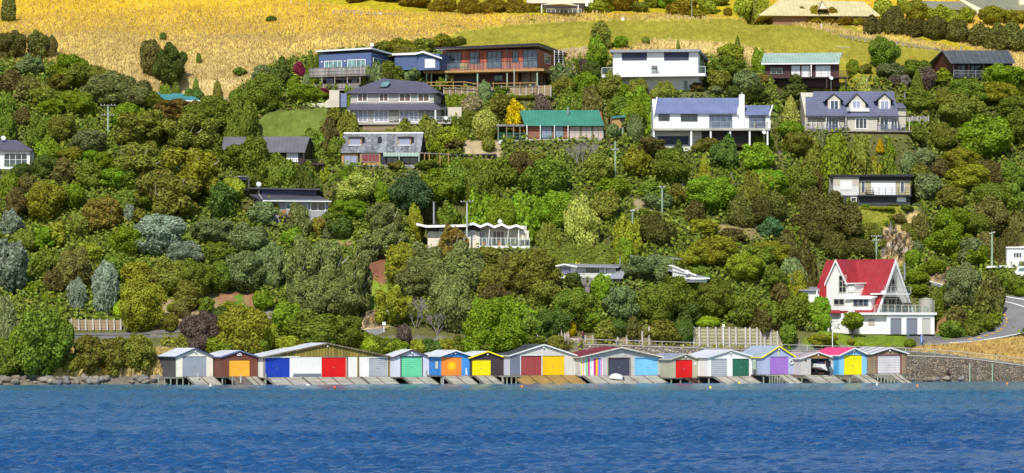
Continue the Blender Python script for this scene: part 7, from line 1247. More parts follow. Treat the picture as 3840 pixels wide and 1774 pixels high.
TREES = """
round mid 780 1120 70 1175;gumcrown olive 640 1180 70 1240;flax lush 610 1205 34 1235;round khaki 860 1130 50 1165;gumcrown brown 1340 1130 55 1175;round olive 3310 900 45 945;ball greygreen 3440 905 40 940;round lush 3455 850 50 900;gumcrown brown 3372 806 62 858;flax lime 3335 800 40 836;round olive 3402 838 46 878;round mid 3425 862 50 905;gumcrown olive 1528 186 92 264;round mid 2556 1032 80 1088;round mid 2420 790 60 815
kanuka kanuka 25 -15 80 85;round kanuka 35 122 125 232;round kanuka 133 126 100 224;round brown 190 134 60 212;round brown 572 160 112 297;fine deep 632 178 158 306;round greygreen 110 215 115 292;round lush 262 213 135 300;gumcrown olive 300 245 190 335;gumcrown olive 375 255 140 345
gumcrown gum 415 285 175 412;gumcrown gum 500 300 155 425;kanuka brown 40 262 115 365;gumcrown brown 110 300 115 405;gumcrown olive 165 330 125 425;fine lush 192 370 115 452;round lush 292 350 135 442;round mid 25 360 95 472;kanuka brown 85 400 65 480;gumcrown autumn 650 375 175 485;round lush 490 392 135 492;fine mid 800 370 205 505;round mid 905 385 135 505;round mid 985 298 145 432;gumcrown greygreen 988 246 70 312
round olive 230 285 120 350;gumcrown mid 560 350 120 425;fine olive 730 380 120 460;gumcrown gum 330 330 120 400;round mid 890 340 80 420
ball mid 745 200 20 232;round mid 897 254 56 292;ball deep 611 122 26 142;round deep 726 330 78 364;ball olive 815 306 32 324;ball mid 660 311 32 338;round mid 630 322 52 352;ball mid 734 297 24 314;ball deep 1018 60 40 84
kanuka goldbrown 1350 -22 125 14;kanuka goldbrown 1450 -22 130 22;kanuka goldbrown 1560 -18 145 33;kanuka goldbrown 1660 -16 135 50;kanuka goldbrown 1755 -14 145 54;kanuka goldbrown 1850 -12 130 56;kanuka goldbrown 1935 -12 105 58;kanuka goldbrown 1975 12 90 58;round khaki 2025 24 60 50
gumcrown olive 1440 158 115 218;gumcrown khaki 1505 150 130 225;gumcrown olive 1580 146 115 205;gumcrown khaki 1655 132 95 190;round olive 1720 137 75 175;gumcrown olive 1535 178 95 245;fine khaki 1662 90 22 104;ball olive 1715 95 34 116
gumcrown greygreen 990 255 75 325;round deep 1050 228 85 345;round crimson 1127 238 44 302;cone mid 1165 192 60 292;cone greygreen 1148 280 62 378;ball crimson 1195 330 84 372;round lush 1100 290 55 355;fine lush 1150 355 150 402;round lush 1048 380 42 416;cone mid 1100 208 24 240;round deep 1215 222 60 290
gumcrown greygreen 1400 240 105 335;round mid 1470 232 115 315;gumcrown greygreen 1545 240 95 315;round kanuka 1440 262 75 325;round mid 1362 285 55 335;round mid 1300 335 38 402;gumcrown olive 1255 405 85 482;box lush 1720 355 118 404;round mid 1650 300 60 345;gumcrown greygreen 1815 310 54 390
gumcrown pink 1770 365 88 435;ball varieg 1818 415 95 534;gumcrown olive 1870 360 112 445;round gold 1930 392 105 472;round purple 2045 360 78 412;box lush 1960 358 210 388;round mid 1890 330 60 380;fine mid 1760 420 85 500
gumcrown olive 2258 88 100 200;round lush 2240 150 85 262;round lush 2330 138 68 190;gumcrown greygreen 2105 245 105 338;round deep 2215 235 72 292;round purple 2185 225 52 272;cabbage lush 2150 215 60 275;cabbage lush 2268 140 48 200
round olive 2110 290 95 375;round lush 2195 280 125 375;round olive 2285 283 105 375;round lush 2342 318 65 378;round olive 2397 297 78 388;round olive 2487 308 92 402;round lush 2420 340 125 425;gumcrown brown 2230 352 115 445;gumcrown mid 2130 352 125 425;fine mid 2320 360 105 432;round lush 2370 376 85 455;ball greygreen 2382 435 66 522;gumcrown greygreen 2130 372 80 420
gumcrown khaki 2740 165 98 240;cone mid 2766 140 38 232;round lush 2858 183 62 245;fine mid 2722 218 155 315;round olive 2700 262 95 338;cabbage khaki 2700 288 34 328;cabbage khaki 2735 288 32 325;gumcrown greygreen 2792 270 115 355;gumcrown brown 2612 315 72 372;round greygreen 2670 325 85 372;round deep 2755 328 85 375;box deep 2555 344 70 364;round deep 2832 355 135 402;layer deep 2985 283 245 372;round autumn 2860 282 65 330
ball olive 2422 138 36 164;ball olive 2543 152 13 184;ball khaki 1995 70 22 84
round khaki 2260 -32 135 50;round goldbrown 2345 -22 105 52;fine olive 2400 28 92 54;round lush 2480 -22 95 32;kanuka goldbrown 2540 4 112 60;kanuka goldbrown 2605 36 85 64;round khaki 2652 -22 88 50;round khaki 2780 -28 78 44;kanuka goldbrown 2730 28 58 65;round khaki 2852 -12 65 52;kanuka goldbrown 2890 30 52 64;round olive 2700 -20 70 30;round olive 2820 -20 60 40;round goldbrown 2580 -20 90 40;fine khaki 2440 -20 80 36
kanuka goldbrown 2905 32 65 68;kanuka goldbrown 2952 36 62 74;kanuka goldbrown 3002 26 85 84;kanuka goldbrown 3062 22 95 92;kanuka goldbrown 3112 28 85 96;kanuka goldbrown 3172 64 85 104;kanuka goldbrown 3222 72 72 108;kanuka kanuka 3272 55 85 128;kanuka kanuka 3350 25 135 132;round khaki 3325 -2 110 82;round khaki 3440 8 115 92;round khaki 3522 28 105 98;round khaki 3622 34 85 95;round khaki 3722 28 115 108;round khaki 3795 38 95 105;kanuka goldbrown 3840 40 60 105;round khaki 3560 40 80 100;round khaki 3390 -6 70 50
kanuka kanuka 3440 70 115 144;kanuka kanuka 3512 55 125 152;kanuka kanuka 3592 74 125 160;kanuka kanuka 3672 86 115 168;kanuka kanuka 3742 88 115 182;kanuka kanuka 3802 84 115 192;kanuka kanuka 3848 98 80 204
round mid 3312 147 122 272;round lush 3195 228 52 272;gumcrown olive 3245 242 65 285;round silver 3320 226 52 270;round greygreen 3345 240 125 305;fine mid 3430 228 135 305;round purple 3465 252 85 340;layer khaki 3535 255 105 335;round purple 3355 285 58 332;round grey 3390 285 50 330;cone mid 3440 270 75 365;cone varieg 3238 283 78 348;ball lush 3168 313 54 352;cabbage khaki 3393 312 40 398
gumcrown olive 3530 335 65 435;round mid 3450 345 115 445;round mid 3620 310 175 405;round lush 3762 275 185 375;round mid 3835 285 90 380;fine olive 3600 358 185 485;round khaki 3742 318 165 425;round mid 3812 370 155 475;round lush 3690 442 200 605;round mid 3825 420 165 565;kanuka olive 3530 458 145 575;round olive 3480 400 60 450
cone varieg 2965 365 88 468;ball lush 2965 457 98 522;ball lush 2905 395 40 430
fine olive 2992 498 135 595;fine mid 2862 495 105 590;cabbage mid 2925 552 70 652;kanuka olive 3042 500 115 585;round greygreen 3082 512 95 605;round lush 3120 528 125 655;fine olive 3222 502 125 645;cone gold 3300 522 36 588;cone lush 3336 520 48 605;kanuka olive 3425 510 138 575;gumcrown greygreen 3402 572 65 645;gumcrown greygreen 3462 562 85 655;round khaki 3262 600 85 652;round mid 3342 592 95 658;kanuka brown 3050 632 80 755;kanuka olive 3452 610 105 685;round greygreen 3472 650 112 770;round lush 2892 642 135 745;round mid 2982 638 135 775;round crimson 3245 480 48 502;round autumn 3165 490 50 515;round mid 3300 475 80 520;fine lush 3400 455 100 510;ball lush 3150 488 38 515
kanuka kanuka 2902 718 160 835;kanuka kanuka 3035 700 115 815;kanuka kanuka 3140 720 178 885;kanuka kanuka 3015 780 110 860;gumcrown pine 2892 822 120 915;kanuka kanuka 3062 828 160 935;kanuka olive 3272 832 95 908;box khaki 3286 784 130 814;kanuka brown 3452 798 82 905;ball lush 3245 770 30 798;ball greygreen 3440 762 42 792;cabbage lush 3340 818 50 862;ball brown 3350 785 45 815;round mid 3400 815 50 850
fine olive 3562 700 125 805;round khaki 3642 628 165 745;fine khaki 3602 560 155 665;kanuka brown 3702 600 135 705;round mid 3702 692 145 805;round mid 3802 620 135 725;fine mid 3785 690 125 805;gumcrown brown 3722 740 145 855;round lush 3562 788 175 905;round mid 3652 808 145 905;kanuka kanuka 3822 780 125 905;kanuka brown 3520 590 100 680
round lush 3562 860 185 975;round greygreen 3642 900 125 1005;round lush 3632 925 150 1012;round lush 3440 1010 115 1085;round lush 3502 975 105 1040;kanuka kanuka 3782 858 145 965;kanuka brown 3702 868 105 960;round lush 3440 1075 90 1120;pampas plume 3362 918 30 968;pampas plume 3335 905 26 955;pampas plume 3392 925 28 975;round mid 3545 1080 80 1110;round lush 3420 940 60 1010
round greygreen 3620 1008 155 1172;kanuka kanuka 3705 1022 135 1188;gumcrown brown 3590 1158 115 1240;round mid 3665 1178 115 1250;round lush 3722 1180 62 1232;round mid 3570 1205 95 1272;round olive 3640 1225 80 1262;round mid 3745 1018 95 1080;round mid 3802 1034 85 1102;ball lush 3832 1078 60 1112;round mid 3520 1090 60 1150
fine khaki 2892 908 155 1008;gumcrown greygreen 2972 980 115 1065;kanuka kanuka 2942 862 125 965;kanuka kanuka 3112 868 155 975;kanuka kanuka 3212 888 135 975;kanuka kanuka 3030 900 120 1000;round mid 2902 1000 120 1105;gumcrown brown 2922 1068 105 1165;round mid 2982 1118 115 1235;round lush 3070 1124 88 1238;round lush 3012 1105 70 1165;round mid 2955 1218 95 1302;round mid 2872 1128 115 1242;gumcrown khaki 2990 1010 80 1080
gumcrown brown 1955 582 112 682;round mid 2060 608 195 765;round olive 2000 578 118 655;bare grey 2180 515 155 655;gumcrown olive 2242 588 125 705;gumcrown khaki 2382 562 125 685;round mid 2522 575 155 705;cone khaki 2642 585 54 685;round deep 2722 522 115 665;round olive 2652 518 100 605;round lush 2832 542 125 665;gumcrown brown 2442 528 145 595;cone deep 2545 525 42 582;cabbage lush 2742 632 60 692;cabbage khaki 2560 662 48 712;fine lush 2662 668 215 805
kanuka olive 2832 636 115 805;kanuka kanuka 2772 728 105 855;round khaki 2872 652 115 745;kanuka kanuka 2852 738 138 855;kanuka kanuka 2612 748 105 845;round greygreen 2472 728 115 795;round lush 2302 668 125 765;round mid 2442 688 125 765;gumcrown olive 2262 718 115 835;round lush 1962 728 135 855;round lush 2082 738 158 865;round varieg 2202 768 158 925;fine olive 2062 828 95 935;gumcrown khaki 2342 818 115 935;kanuka kanuka 2452 798 165 935;round khaki 2642 828 125 892;gumcrown olive 2540 700 90 780;gumcrown greygreen 2300 470 70 540;gumcrown olive 2230 630 90 700;gumcrown brown 2750 860 110 920
gumcrown brown 1215 462 95 545;gumcrown olive 1302 438 115 512;fine mid 1172 488 125 555;round mid 1272 518 85 605;round olive 1502 465 125 512;round olive 1622 458 125 535;gumcrown khaki 1692 478 115 575;round lush 1642 502 95 572;gumcrown brown 1702 518 85 585;ball olive 1832 516 50 578;box lush 1768 600 225 638;round mid 902 548 155 665;round mid 972 542 165 695;round mid 1062 598 155 705;round mid 1122 612 125 705;round deep 1152 630 125 705;round khaki 1215 608 48 662;palm lush 1290 610 165 715
round varieg 1335 658 172 785;gumcrown pine 1525 658 172 805;round olive 1482 606 68 668;round mid 1602 600 85 675;round lush 1428 688 65 775;fine lush 1312 752 165 845;round mid 1262 788 105 855;gum gum 1442 762 165 905;gumcrown khaki 1562 778 85 845;round mid 1672 778 125 855;round lush 1652 640 155 765;round mid 1722 618 125 765;round mid 1812 638 135 785;round mid 1882 598 125 725;round lush 1782 738 135 855;round lush 1872 758 145 865;gumcrown greygreen 985 762 115 885;round khaki 1022 752 105 832;gumcrown gum 1125 773 95 905;gumcrown autumn 1192 818 65 885;round deep 1282 822 95 905;cone greygreen 1235 825 60 895
kanuka brown 85 408 95 485;round mid 30 438 85 515;fine mid 162 443 155 535;fine olive 232 438 145 545;round lush 150 488 95 545;round greygreen 342 492 135 595;round lush 182 532 115 625;round khaki 272 558 95 625;round deep 172 588 95 685;round deep 85 612 85 685;round lush 342 568 75 625;gum olive 560 418 270 585;gum olive 702 428 250 600;gum olive 545 535 260 705;gum khaki 722 556 270 770;gum olive 630 640 250 850;fine lush 392 578 135 665;round lush 422 638 125 725;gumcrown brown 242 598 105 705;round mid 322 618 115 725;round lush 30 658 85 765;gumcrown brown 102 658 95 735;gumcrown brown 60 718 105 835;round khaki 162 698 145 845;round lush 272 698 115 805;gumcrown autumn 382 742 165 885;round mid 472 718 105 825;round silver 487 768 52 835;round silver 600 822 192 975
round silver 45 798 95 895;round khaki 192 838 115 935;round olive 302 798 95 905;gumcrown greygreen 802 828 165 935;gumcrown greygreen 932 848 165 965;round deep 822 698 125 835;round khaki 872 672 95 765;round mid 560 700 130 800;round mid 470 640 110 730;round mid 800 560 120 660
gumcrown silver 40 908 140 1102;gumcrown brown 265 942 145 1095;gumcrown brown 222 1008 95 1105;round mid 172 938 115 1045;round lush 162 858 125 945;gumcrown olive 92 868 105 965;round lush 482 858 165 975;round khaki 332 918 105 995;round mid 442 958 135 1055;round khaki 512 982 125 1085;gumcrown silver 290 1053 84 1172;gumcrown silver 390 998 105 1182;round silver 692 918 155 1005;fine mid 812 913 135 1005;gumcrown olive 642 978 155 1105;round mid 732 982 155 1115;round mid 832 988 145 1095;gumcrown greygreen 932 948 155 1095;gumcrown olive 702 1068 115 1165;fine khaki 532 1058 192 1242
flax khaki 505 1205 65 1250;ball lime 445 1133 42 1198;ball deep 830 1150 64 1204;round lush 985 1098 95 1162;gumcrown brown 680 1133 65 1192;ball lush 640 1141 32 1168;round purple 760 1188 155 1335;round khaki 905 1168 192 1345;gumcrown greygreen 30 1138 95 1345;round mid 160 1168 225 1412;round mid 15 1285 130 1412;round lush 75 1235 110 1400;round olive 275 1330 80 1405;round lush -40 1180 100 1300;fine olive 330 1262 145 1402;fine olive 425 1265 135 1402;fine olive 515 1262 135 1395;fine olive 548 1275 80 1380;flax gold 395 1345 50 1405;flax lime 170 1085 45 1130;flax khaki 40 1100 60 1150;round lush 120 1060 60 1100;flax lime 330 1140 40 1172;flax lime 225 1145 40 1172;flax lime 630 1195 34 1220;cabbage lime 165 1025 40 1080
gumcrown mid 1182 1178 235 1298;gumcrown mid 1302 1192 165 1305;round khaki 985 1213 105 1318;round lush 1070 1133 115 1255;gum gum 1132 895 180 1150;gum gum 1242 905 200 1165;gum gum 1332 948 140 1180;gumcrown gum 1182 1048 145 1195;gumcrown gum 1292 1058 165 1195;gumcrown greygreen 1002 918 115 1085;gum gum 1392 878 135 995;gum gum 1462 848 155 965;gumcrown khaki 1522 918 155 1085;gumcrown gum 1602 928 165 1095;gum autumn 1702 846 135 1000;gumcrown gum 1742 928 185 1105;gumcrown gum 1562 1008 155 1125;gumcrown gum 1682 1038 165 1240;gumcrown gum 1790 985 90 1090;gum khaki 1482 1078 155 1222;bare grey 1560 1098 115 1228;bare grey 1640 1160 80 1250;gumcrown purple 1520 1223 80 1315;gumcrown olive 1852 1008 125 1125;gumcrown brown 1902 958 115 1065;round olive 1832 933 115 1005
round lush 820 1262 150 1342;round mid 960 1268 120 1340;round khaki 1080 1262 130 1330;round mid 1420 1262 120 1336;round lush 1500 1275 110 1335;fine mid 1200 1240 150 1310;round deep 1610 1280 100 1335;round khaki 1680 1278 110 1335;round lush 1760 1272 120 1340;round mid 1850 1275 120 1335;fine olive 700 1262 110 1340;round khaki 1560 1278 80 1330;round mid 2000 1262 110 1305;round lush 1340 1240 90 1300;round olive 2080 1262 70 1310;round lush 1812 1148 175 1305;round lush 1902 1138 155 1295;round lush 1880 1228 225 1335;round mid 1962 1168 125 1295;ball lime 1402 1263 105 1325;round deep 1602 1273 95 1325;round khaki 1450 1275 90 1325;gumcrown brown 1862 1078 135 1165;round mid 1700 1270 110 1330;round lush 1100 860 90 930
fine olive 1982 948 205 1105;box mid 2165 920 260 994;fine lush 2342 898 105 998;ball gold 2175 968 72 995;cabbage khaki 2325 928 75 1045;cabbage khaki 2385 938 60 1010;stump grey 2203 1043 52 1128;round deep 2155 1023 75 1095;round lush 2252 1028 85 1135;round greygreen 2392 968 175 1075;round greygreen 2462 963 135 1065;round greygreen 2500 985 100 1078;round mid 2540 1022 125 1095;round lush 2620 1052 90 1100;round greygreen 2332 1088 165 1205;round mid 2462 1088 155 1215;round mid 2542 1058 145 1185;round deep 2582 1138 125 1215;round mid 2162 1098 175 1225;fine olive 2042 1048 135 1155;gumcrown brown 1952 1018 115 1115;round lush 1952 1138 125 1255;round deep 2062 1168 155 1262;ball gold 2025 1205 38 1255;ball gold 2125 1208 74 1262;kanuka kanuka 2372 1183 85 1265;gumcrown olive 2262 1212 125 1290;round deep 2302 1198 105 1265;gumcrown olive 2490 1210 135 1290;ball deep 2562 1196 80 1290;ball lime 2652 1188 95 1228;fine mid 2682 1058 175 1195;round mid 2782 1108 135 1225;round khaki 2602 928 145 1015;round khaki 2692 898 175 1015;fine khaki 2792 958 195 1068;round mid 2862 918 135 1005;kanuka kanuka 2862 1138 115 1235;pampas plume 2122 1238 62 1308;round lush 2210 1160 90 1240;round mid 2630 1000 100 1080;fruit lush 3195 1172 96 1263
ball gold 3262 1242 26 1254;ball khaki 3190 1272 34 1288;ball lime 3215 1285 30 1300;flax lime 3235 1282 30 1298;round brown 3360 1232 26 1262;ball lush 3412 1272 44 1303;flax lime 3330 1288 26 1303;round khaki 3080 1262 110 1302;flax lush 2960 1295 60 1318
"""  # the deep round crown among the left gums stands for their shadow
PH = dict(kanuka='dark green', brown='brown', deep='deep green', greygreen='grey-green', lush='bright green', olive='olive', gum='dull green', mid='mid green', khaki='yellow-green', autumn='rust-tinged', silver='silvery blue', crimson='crimson', gold='golden yellow', goldbrown='golden-brown', purple='purple-brown', varieg='cream-flecked green', pine='blue-green', pink='pinkish brown', lime='lime green', grey='bare grey', plume='cream-plumed')
SHP = dict(round=('tree', 'lobed'), fine=('tree', 'smooth domed'), gumcrown=('tree', 'feathery'), kanuka=('tree', 'bushy'), layer=('tree', 'tiered'), cone=('tree', 'pointed'), gum=('tree', 'pale-limbed gum'), ball=('shrub', 'rounded'), box=('hedge', 'clipped'), cabbage=('tree', 'spiky-headed'), palm=('palm', 'arching-frond'), flax=('plant', 'spiky'), pampas=('grass clump', 'tall'), bare=('tree', 'leafless'), stump=('tree', 'pollarded'), fruit=('tree', 'small round'))
LM = [('the blue house', 1300, 255), ('the red timber house', 1850, 250), ('the white modern house', 2450, 260), ('the mint-roofed house', 3000, 250), ('the dark verandah house', 3680, 245), ('the two-storey house', 1480, 400), ('the green-roofed house', 2100, 480), ('the white chimney house', 2670, 460), ('the dormer house', 3200, 430), ('the weathered-roof house', 1430, 570), ('the dark brown house', 1000, 560), ('the navy-roofed house', 1080, 760), ('the zigzag-roofed house', 1780, 880), ('the low white house', 2370, 1030), ('the beige balcony house', 3270, 710), ('the white cottage', 60, 580), ('the teal roof', 670, 365), ('the white block house', 3800, 970), ('the red A-frame', 3280, 1120), ('the shade-sail house', 2100, 20), ('the cream-roofed house', 3050, 60), ('the hilltop grey roofs', 3640, 40), ('the far-left timber wall', 335, 1216), ('the upper-left power pole', 405, 450), ('the tall timber wall', 2760, 1265), ('the first boatshed', 690, 1370), ('the widest boatshed', 1220, 1350), ('the sun-painted boatshed', 1700, 1360), ('the bush track sign', 1440, 1225), ('the ochre cliff', 3370, 930), ('the golden-grass fence', 1420, 60), ('the big lone field tree', 600, 230)]
recs = []; VC = {}
for li, e in enumerate([x for l_ in TREES.strip().split('\n') for x in l_.split(';') if x.strip()]):
    kind, col, cx, top, w_, base = e.split(); cx, top, w_, base = map(float, (cx, top, w_, base))
    rs = random.Random(li * 13 + 5)
    Y = gY(cx, base); 
    if kind not in ('cabbage', 'palm', 'flax', 'pampas', 'stump', 'fruit', 'box') and Y > 44: Y += .35 * w_ / F * (Y + D0) * .5
    s_ = (Y + D0) / F; p = W(cx, base, Y); z = h1(p.x, Y) - .15; zt = W(cx, top, Y).z; hgt = max(.5, zt - z); wid = w_ * s_
    if kind in ('round', 'fine', 'gumcrown', 'kanuka') : hgt = max(hgt, wid * .45)
    nm = {'cabbage': 'cabbage_tree', 'palm': 'palm_tree', 'box': 'hedge', 'ball': 'shrub', 'flax': 'flax_plant', 'pampas': 'pampas_grass', 'bare': 'bare_tree', 'stump': 'pollarded_tree', 'gum': 'gum_tree', 'fruit': 'fruit_tree', 'kanuka': 'bushy_tree', 'layer': 'conifer_tree', 'gumcrown': 'feathery_tree', 'fine': 'domed_tree', 'cone': 'pointed_tree'}.get(kind, 'broadleaf_tree')
    if wid < 1.7 and kind in ('round', 'gumcrown', 'fine'): nm = 'shrub'
    root = bpy.data.objects.new(nm, None); COL.objects.link(root); root.location = (p.x, Y, z); mt = MATS.get('leaf_' + col); v = rs.randint(0, 4)
    if kind in ('round', 'fine', 'gumcrown', 'kanuka', 'layer', 'cone', 'gum', 'ball', 'box'):
        lev = 0 if wid < 2.2 else (1 if wid < 5.2 else 2)
        if kind == 'box': sc = (wid / 2, .8, hgt)
        else: sc = (wid / 2 * (1.16 if kind in ('round', 'fine', 'gumcrown', 'kanuka') and base > 230 else 1.03), wid / 2 * rs.uniform(.85, 1.05), hgt * (1.04 if kind != 'ball' else 1))
        instance('crown', get_crown(kind, lev, v), root, sc, mt, 0 if kind == 'box' else rs.uniform(0, 6.28))
        if kind in ('round', 'gumcrown', 'kanuka', 'gum'): root.children[0].rotation_euler = (rs.uniform(-.13, .13), rs.uniform(-.13, .13), rs.uniform(0, 6.28))
        if kind not in ('box', 'ball'): instance('trunk', get_trunk(kind, v), root, (wid / 2, wid / 2, hgt), None, rs.uniform(0, 6))
    elif kind == 'fruit':
        instance('crown', get_crown('round', 1, v), root, (wid / 2, wid / 2, hgt * .66), mt, 0, (0, 0, hgt * .34)); m = MB(); m.chain([Vector((0, 0, -.2)), Vector((.05, 0, hgt * .2)), Vector((0, 0, hgt * .5))], [.16, .13, .1], 7)
        for a in range(5): m.tube(Vector((0.03, 0, hgt * .22)), Vector((math.cos(a * 1.26) * wid * .3, math.sin(a * 1.26) * wid * .3, hgt * .55)), .08, .03, 5)
        obj('trunk', m, 'bark', root)
    elif kind == 'cabbage':
        heads = [(0, 0, hgt * .82, .36)] + ([(-wid * .28, 0, hgt * .62, .28), (wid * .25, .2, hgt * .5, .3)] if wid > 1.9 else []); m = MB()
        for hx, hy, hz_, r in heads:
            m.chain([Vector((0, 0, -.2)), Vector((hx * .3, hy, hz_ * .5)), Vector((hx, hy, hz_))], [.13, .11, .08], 6); V, Fc = blade_mesh('head', 90, max(.7, wid * r * 1.1), .035, 1.1, mt, (-.5, 1.45), 4, (hx, hy, hz_), li); mm = MB(); mm.add(V, Fc); obj('crown', mm, mt, root)
        obj('trunk', m, 'bark_grey', root)
    elif kind == 'palm':
        m = MB(); cz = hgt * .48; m.chain([Vector((0, 0, -.5)), Vector((0, 0, cz))], [.4, .36], 10); obj('trunk', m, 'bark', root); V = []; Fc = []; rp_ = random.Random(4)
        for i in range(34):
            a = rp_.uniform(0, 6.28); e_ = rp_.uniform(.0, 1.35); p_ = Vector((0, 0, cz)); d = Vector((math.cos(a) * math.cos(e_), math.sin(a) * math.cos(e_), math.sin(e_))); L_ = wid * .56; sd_ = Vector((-math.sin(a), math.cos(a), 0)); n = 11
            for k in range(n):
                q = .62 * math.sin(math.pi * (k + .8) / (n + 1.2)) + .06
                for s__ in (-1, 1): b0 = len(V); tip = p_ + sd_ * q * s__ + d * .25 - Vector((0, 0, .16)); V += [tuple(p_ - d * .07), tuple(p_ + d * .12), tuple(tip)]; Fc.append((b0, b0 + 1, b0 + 2))
                p_ = p_ + d * (L_ / n); d = (d - Vector((0, 0, .13))).normalized()
        mm = MB(); mm.add(V, Fc); obj('crown', mm, mt, root)
    elif kind == 'flax': V, Fc = blade_mesh('l', 60, max(.7, hgt * 1.1), .05, .9, mt, (.5, 1.5), 4, (0, 0, 0), li); mm = MB(); mm.add(V, Fc); obj('leaves', mm, mt, root)
    elif kind == 'pampas':
        V, Fc = blade_mesh('l', 140, hgt * .75, .03, 1.3, mt, (.6, 1.5), 4, (0, 0, 0), li); mm = MB(); mm.add(V, Fc); obj('leaves', mm, MATS['leaf_olive'], root)
        for k in range(16): a = rs.uniform(0, 6.28); r = rs.uniform(0, wid * .42); x, y = r * math.cos(a), r * .5 * math.sin(a); h_ = hgt * rs.uniform(.7, 1.05); mm = MB(); mm.tube((x * .4, y * .4, 0), (x, y, h_ * .6), .015, n=4); mm.chain([Vector((x, y, h_ * .55)), Vector((x, y, h_ * .75)), Vector((x * 1.05, y, h_))], [.05, .1, .015], 6); obj('plume', mm, 'plume', root)
    elif kind in ('bare', 'stump'):
        m = MB(); rr = random.Random(li)
        def grow(p0, d, l_, r, dep):
            p1 = p0 + d * l_; m.tube(p0, p1, r, r * .65, 5 if dep > 1 else 4)
            if dep == 0: return
            for _ in range(3 if dep > 1 else 4):
                nd = (d + Vector((rr.uniform(-1, 1), rr.uniform(-1, 1), rr.uniform(-.3, .7))) * .62).normalized(); grow(p1, nd, l_ * rr.uniform(.6, .85), r * .6, dep - 1)
        if kind == 'bare':
            for k in range(5): a = k * 1.26; grow(Vector((0, 0, -.1)), Vector((math.cos(a) * .55, math.sin(a) * .4, 1)).normalized(), hgt * .3, .09, 4)
            obj('branches', m, 'bark_grey', root)
        else:
            m.chain([Vector((0, 0, -.4)), Vector((.05, 0, hgt * .4)), Vector((0, 0, hgt * .62))], [.45, .36, .42], 9)
            for k in range(6): a = k * 1.05; m.chain([Vector((0, 0, hgt * .6)), Vector((math.cos(a) * .55, math.sin(a) * .4, hgt * .75)), Vector((math.cos(a) * .85, math.sin(a) * .5, hgt * .98))], [.26, .2, .16], 7)
            obj('trunk', m, 'bark_grey', root)
    noun, shp = SHP[kind]; 
    if nm == 'shrub': noun = 'shrub'
    area = w_ * (base - top); sizew = 'small' if area < 5200 else ('large' if area > 15500 else 'medium'); 
    if kind in ('fruit',): sizew = 'small'
    pyc = (top + base) / 2; best = min(LM, key=lambda q: math.hypot(q[1] - cx, (q[2] - pyc) * 1.3)); dx, dy = cx - best[1], pyc - best[2]
    rel = ('downhill of' if dy > 0 else 'uphill of') if abs(dy) > abs(dx) * .8 else ('right of' if dx > 0 else 'left of')
    desc = '%s %s %s %s' % (sizew, PH[col], shp, noun) if kind not in ('fruit', 'bare', 'pampas') else {'fruit': 'small round fruit tree with bare trunk on the lawn', 'bare': '%s leafless grey %s' % (sizew, noun), 'pampas': '%s pampas %s with cream plumes' % (sizew, noun)}[kind]
    recs.append([root, desc, rel, best[0], math.hypot(dx, dy), noun, kind, cx])
from collections import defaultdict
grp = defaultdict(list)
for r in recs: grp[(r[1], r[2], r[3])].append(r)
ORD = ['nearest', 'second nearest', 'third nearest', 'fourth nearest', 'fifth nearest', 'sixth nearest', 'seventh nearest', 'eighth nearest', 'ninth nearest', 'tenth nearest']
for (d_, rel, lmk), g_ in grp.items():
    g_.sort(key=lambda r: r[4])
    for i, r in enumerate(g_):
        lab = '%s %s %s' % (d_, rel, lmk) if len(g_) == 1 else '%s, %s of %d %s %s' % (d_, ORD[min(i, 9)], len(g_), rel, lmk)
        if len(g_) > 1 and i > 9: lab += ' again'
        tag(r[0], lab, r[5], {'tree': 'trees on the wooded hillside', 'shrub': 'shrubs dotted over the hillside', 'hedge': 'clipped hedges', 'plant': 'spiky garden plants', 'grass clump': 'pampas grass clumps'}.get(r[5]))
# ---------------------------------------------------------------- ground cover and dry grass (uncountable)
def scatter(name, label, mat, n, box, test, size, hrange, el=1.4, tuft=False):
    px = R_.uniform(box[0], box[1], n * 3); Ymin, Ymax = box[2], box[3]; Y = Ymin + (Ymax - Ymin) * R_.uniform(0, 1, n * 3) ; X = (px - CX) / F * (Y + D0); zr_ = Hraw(X, Y); py = HY - (zr_ - H0) * F / (Y + D0); k = test(px, py, X, Y); X, Y, px, py = X[k][:n], Y[k][:n], px[k][:n], py[k][:n]; Z = Hh(X, Y); n = len(X)
    if tuft:
        V = np.zeros((n, 4, 3)); a = R_.uniform(-.9, .9, n); h_ = size * R_.uniform(.5, 1.5, n); w_ = h_ * R_.uniform(.10, .26, n); lean = R_.normal(0, .35, (n, 2)) * h_[:, None]; dx, dy = np.cos(a) * w_, np.sin(a) * w_
        V[:, 0] = np.stack([X - dx, Y - dy, Z - .05], 1); V[:, 1] = np.stack([X + dx, Y + dy, Z - .05], 1); V[:, 2] = np.stack([X + dx * 1.3 + lean[:, 0], Y + dy + lean[:, 1], Z + h_], 1); V[:, 3] = np.stack([X - dx * .2 + lean[:, 0], Y - dy + lean[:, 1], Z + h_ * .9], 1); V = V.reshape(-1, 3); Fq = np.arange(4 * n).reshape(n, 4)
    else:
        Z = Z + R_.uniform(*hrange, n) ** 1.0; N0 = np.tile([0, -.5, .9], (n, 1)); V, Fq = leaves(np.stack([X, Y, Z], 1), N0, np.full(n, size), el, .8)
    o = bpy.data.objects.new(name, fastmesh(name, V, Fq, MATS[mat])); COL.objects.link(o); tag(o, label, None, None, 'stuff'); return o
def notpad(X, Y, m=1.0):
    k = np.ones(X.shape, bool)
    for cx, cy, th, hu, hw, pz, bl in PADS: c, s = math.cos(th), math.sin(th); dx = X - cx; dy = Y - cy; k &= ~((np.abs(dx * c + dy * s) < hu + m) & (np.abs(dx * s - dy * c) < hw + m))
    return k
OPEN = [g_[0] for g_ in REG[6:28]]; yk6 = lambda px: np.interp(px, KP, CY[:, 6])
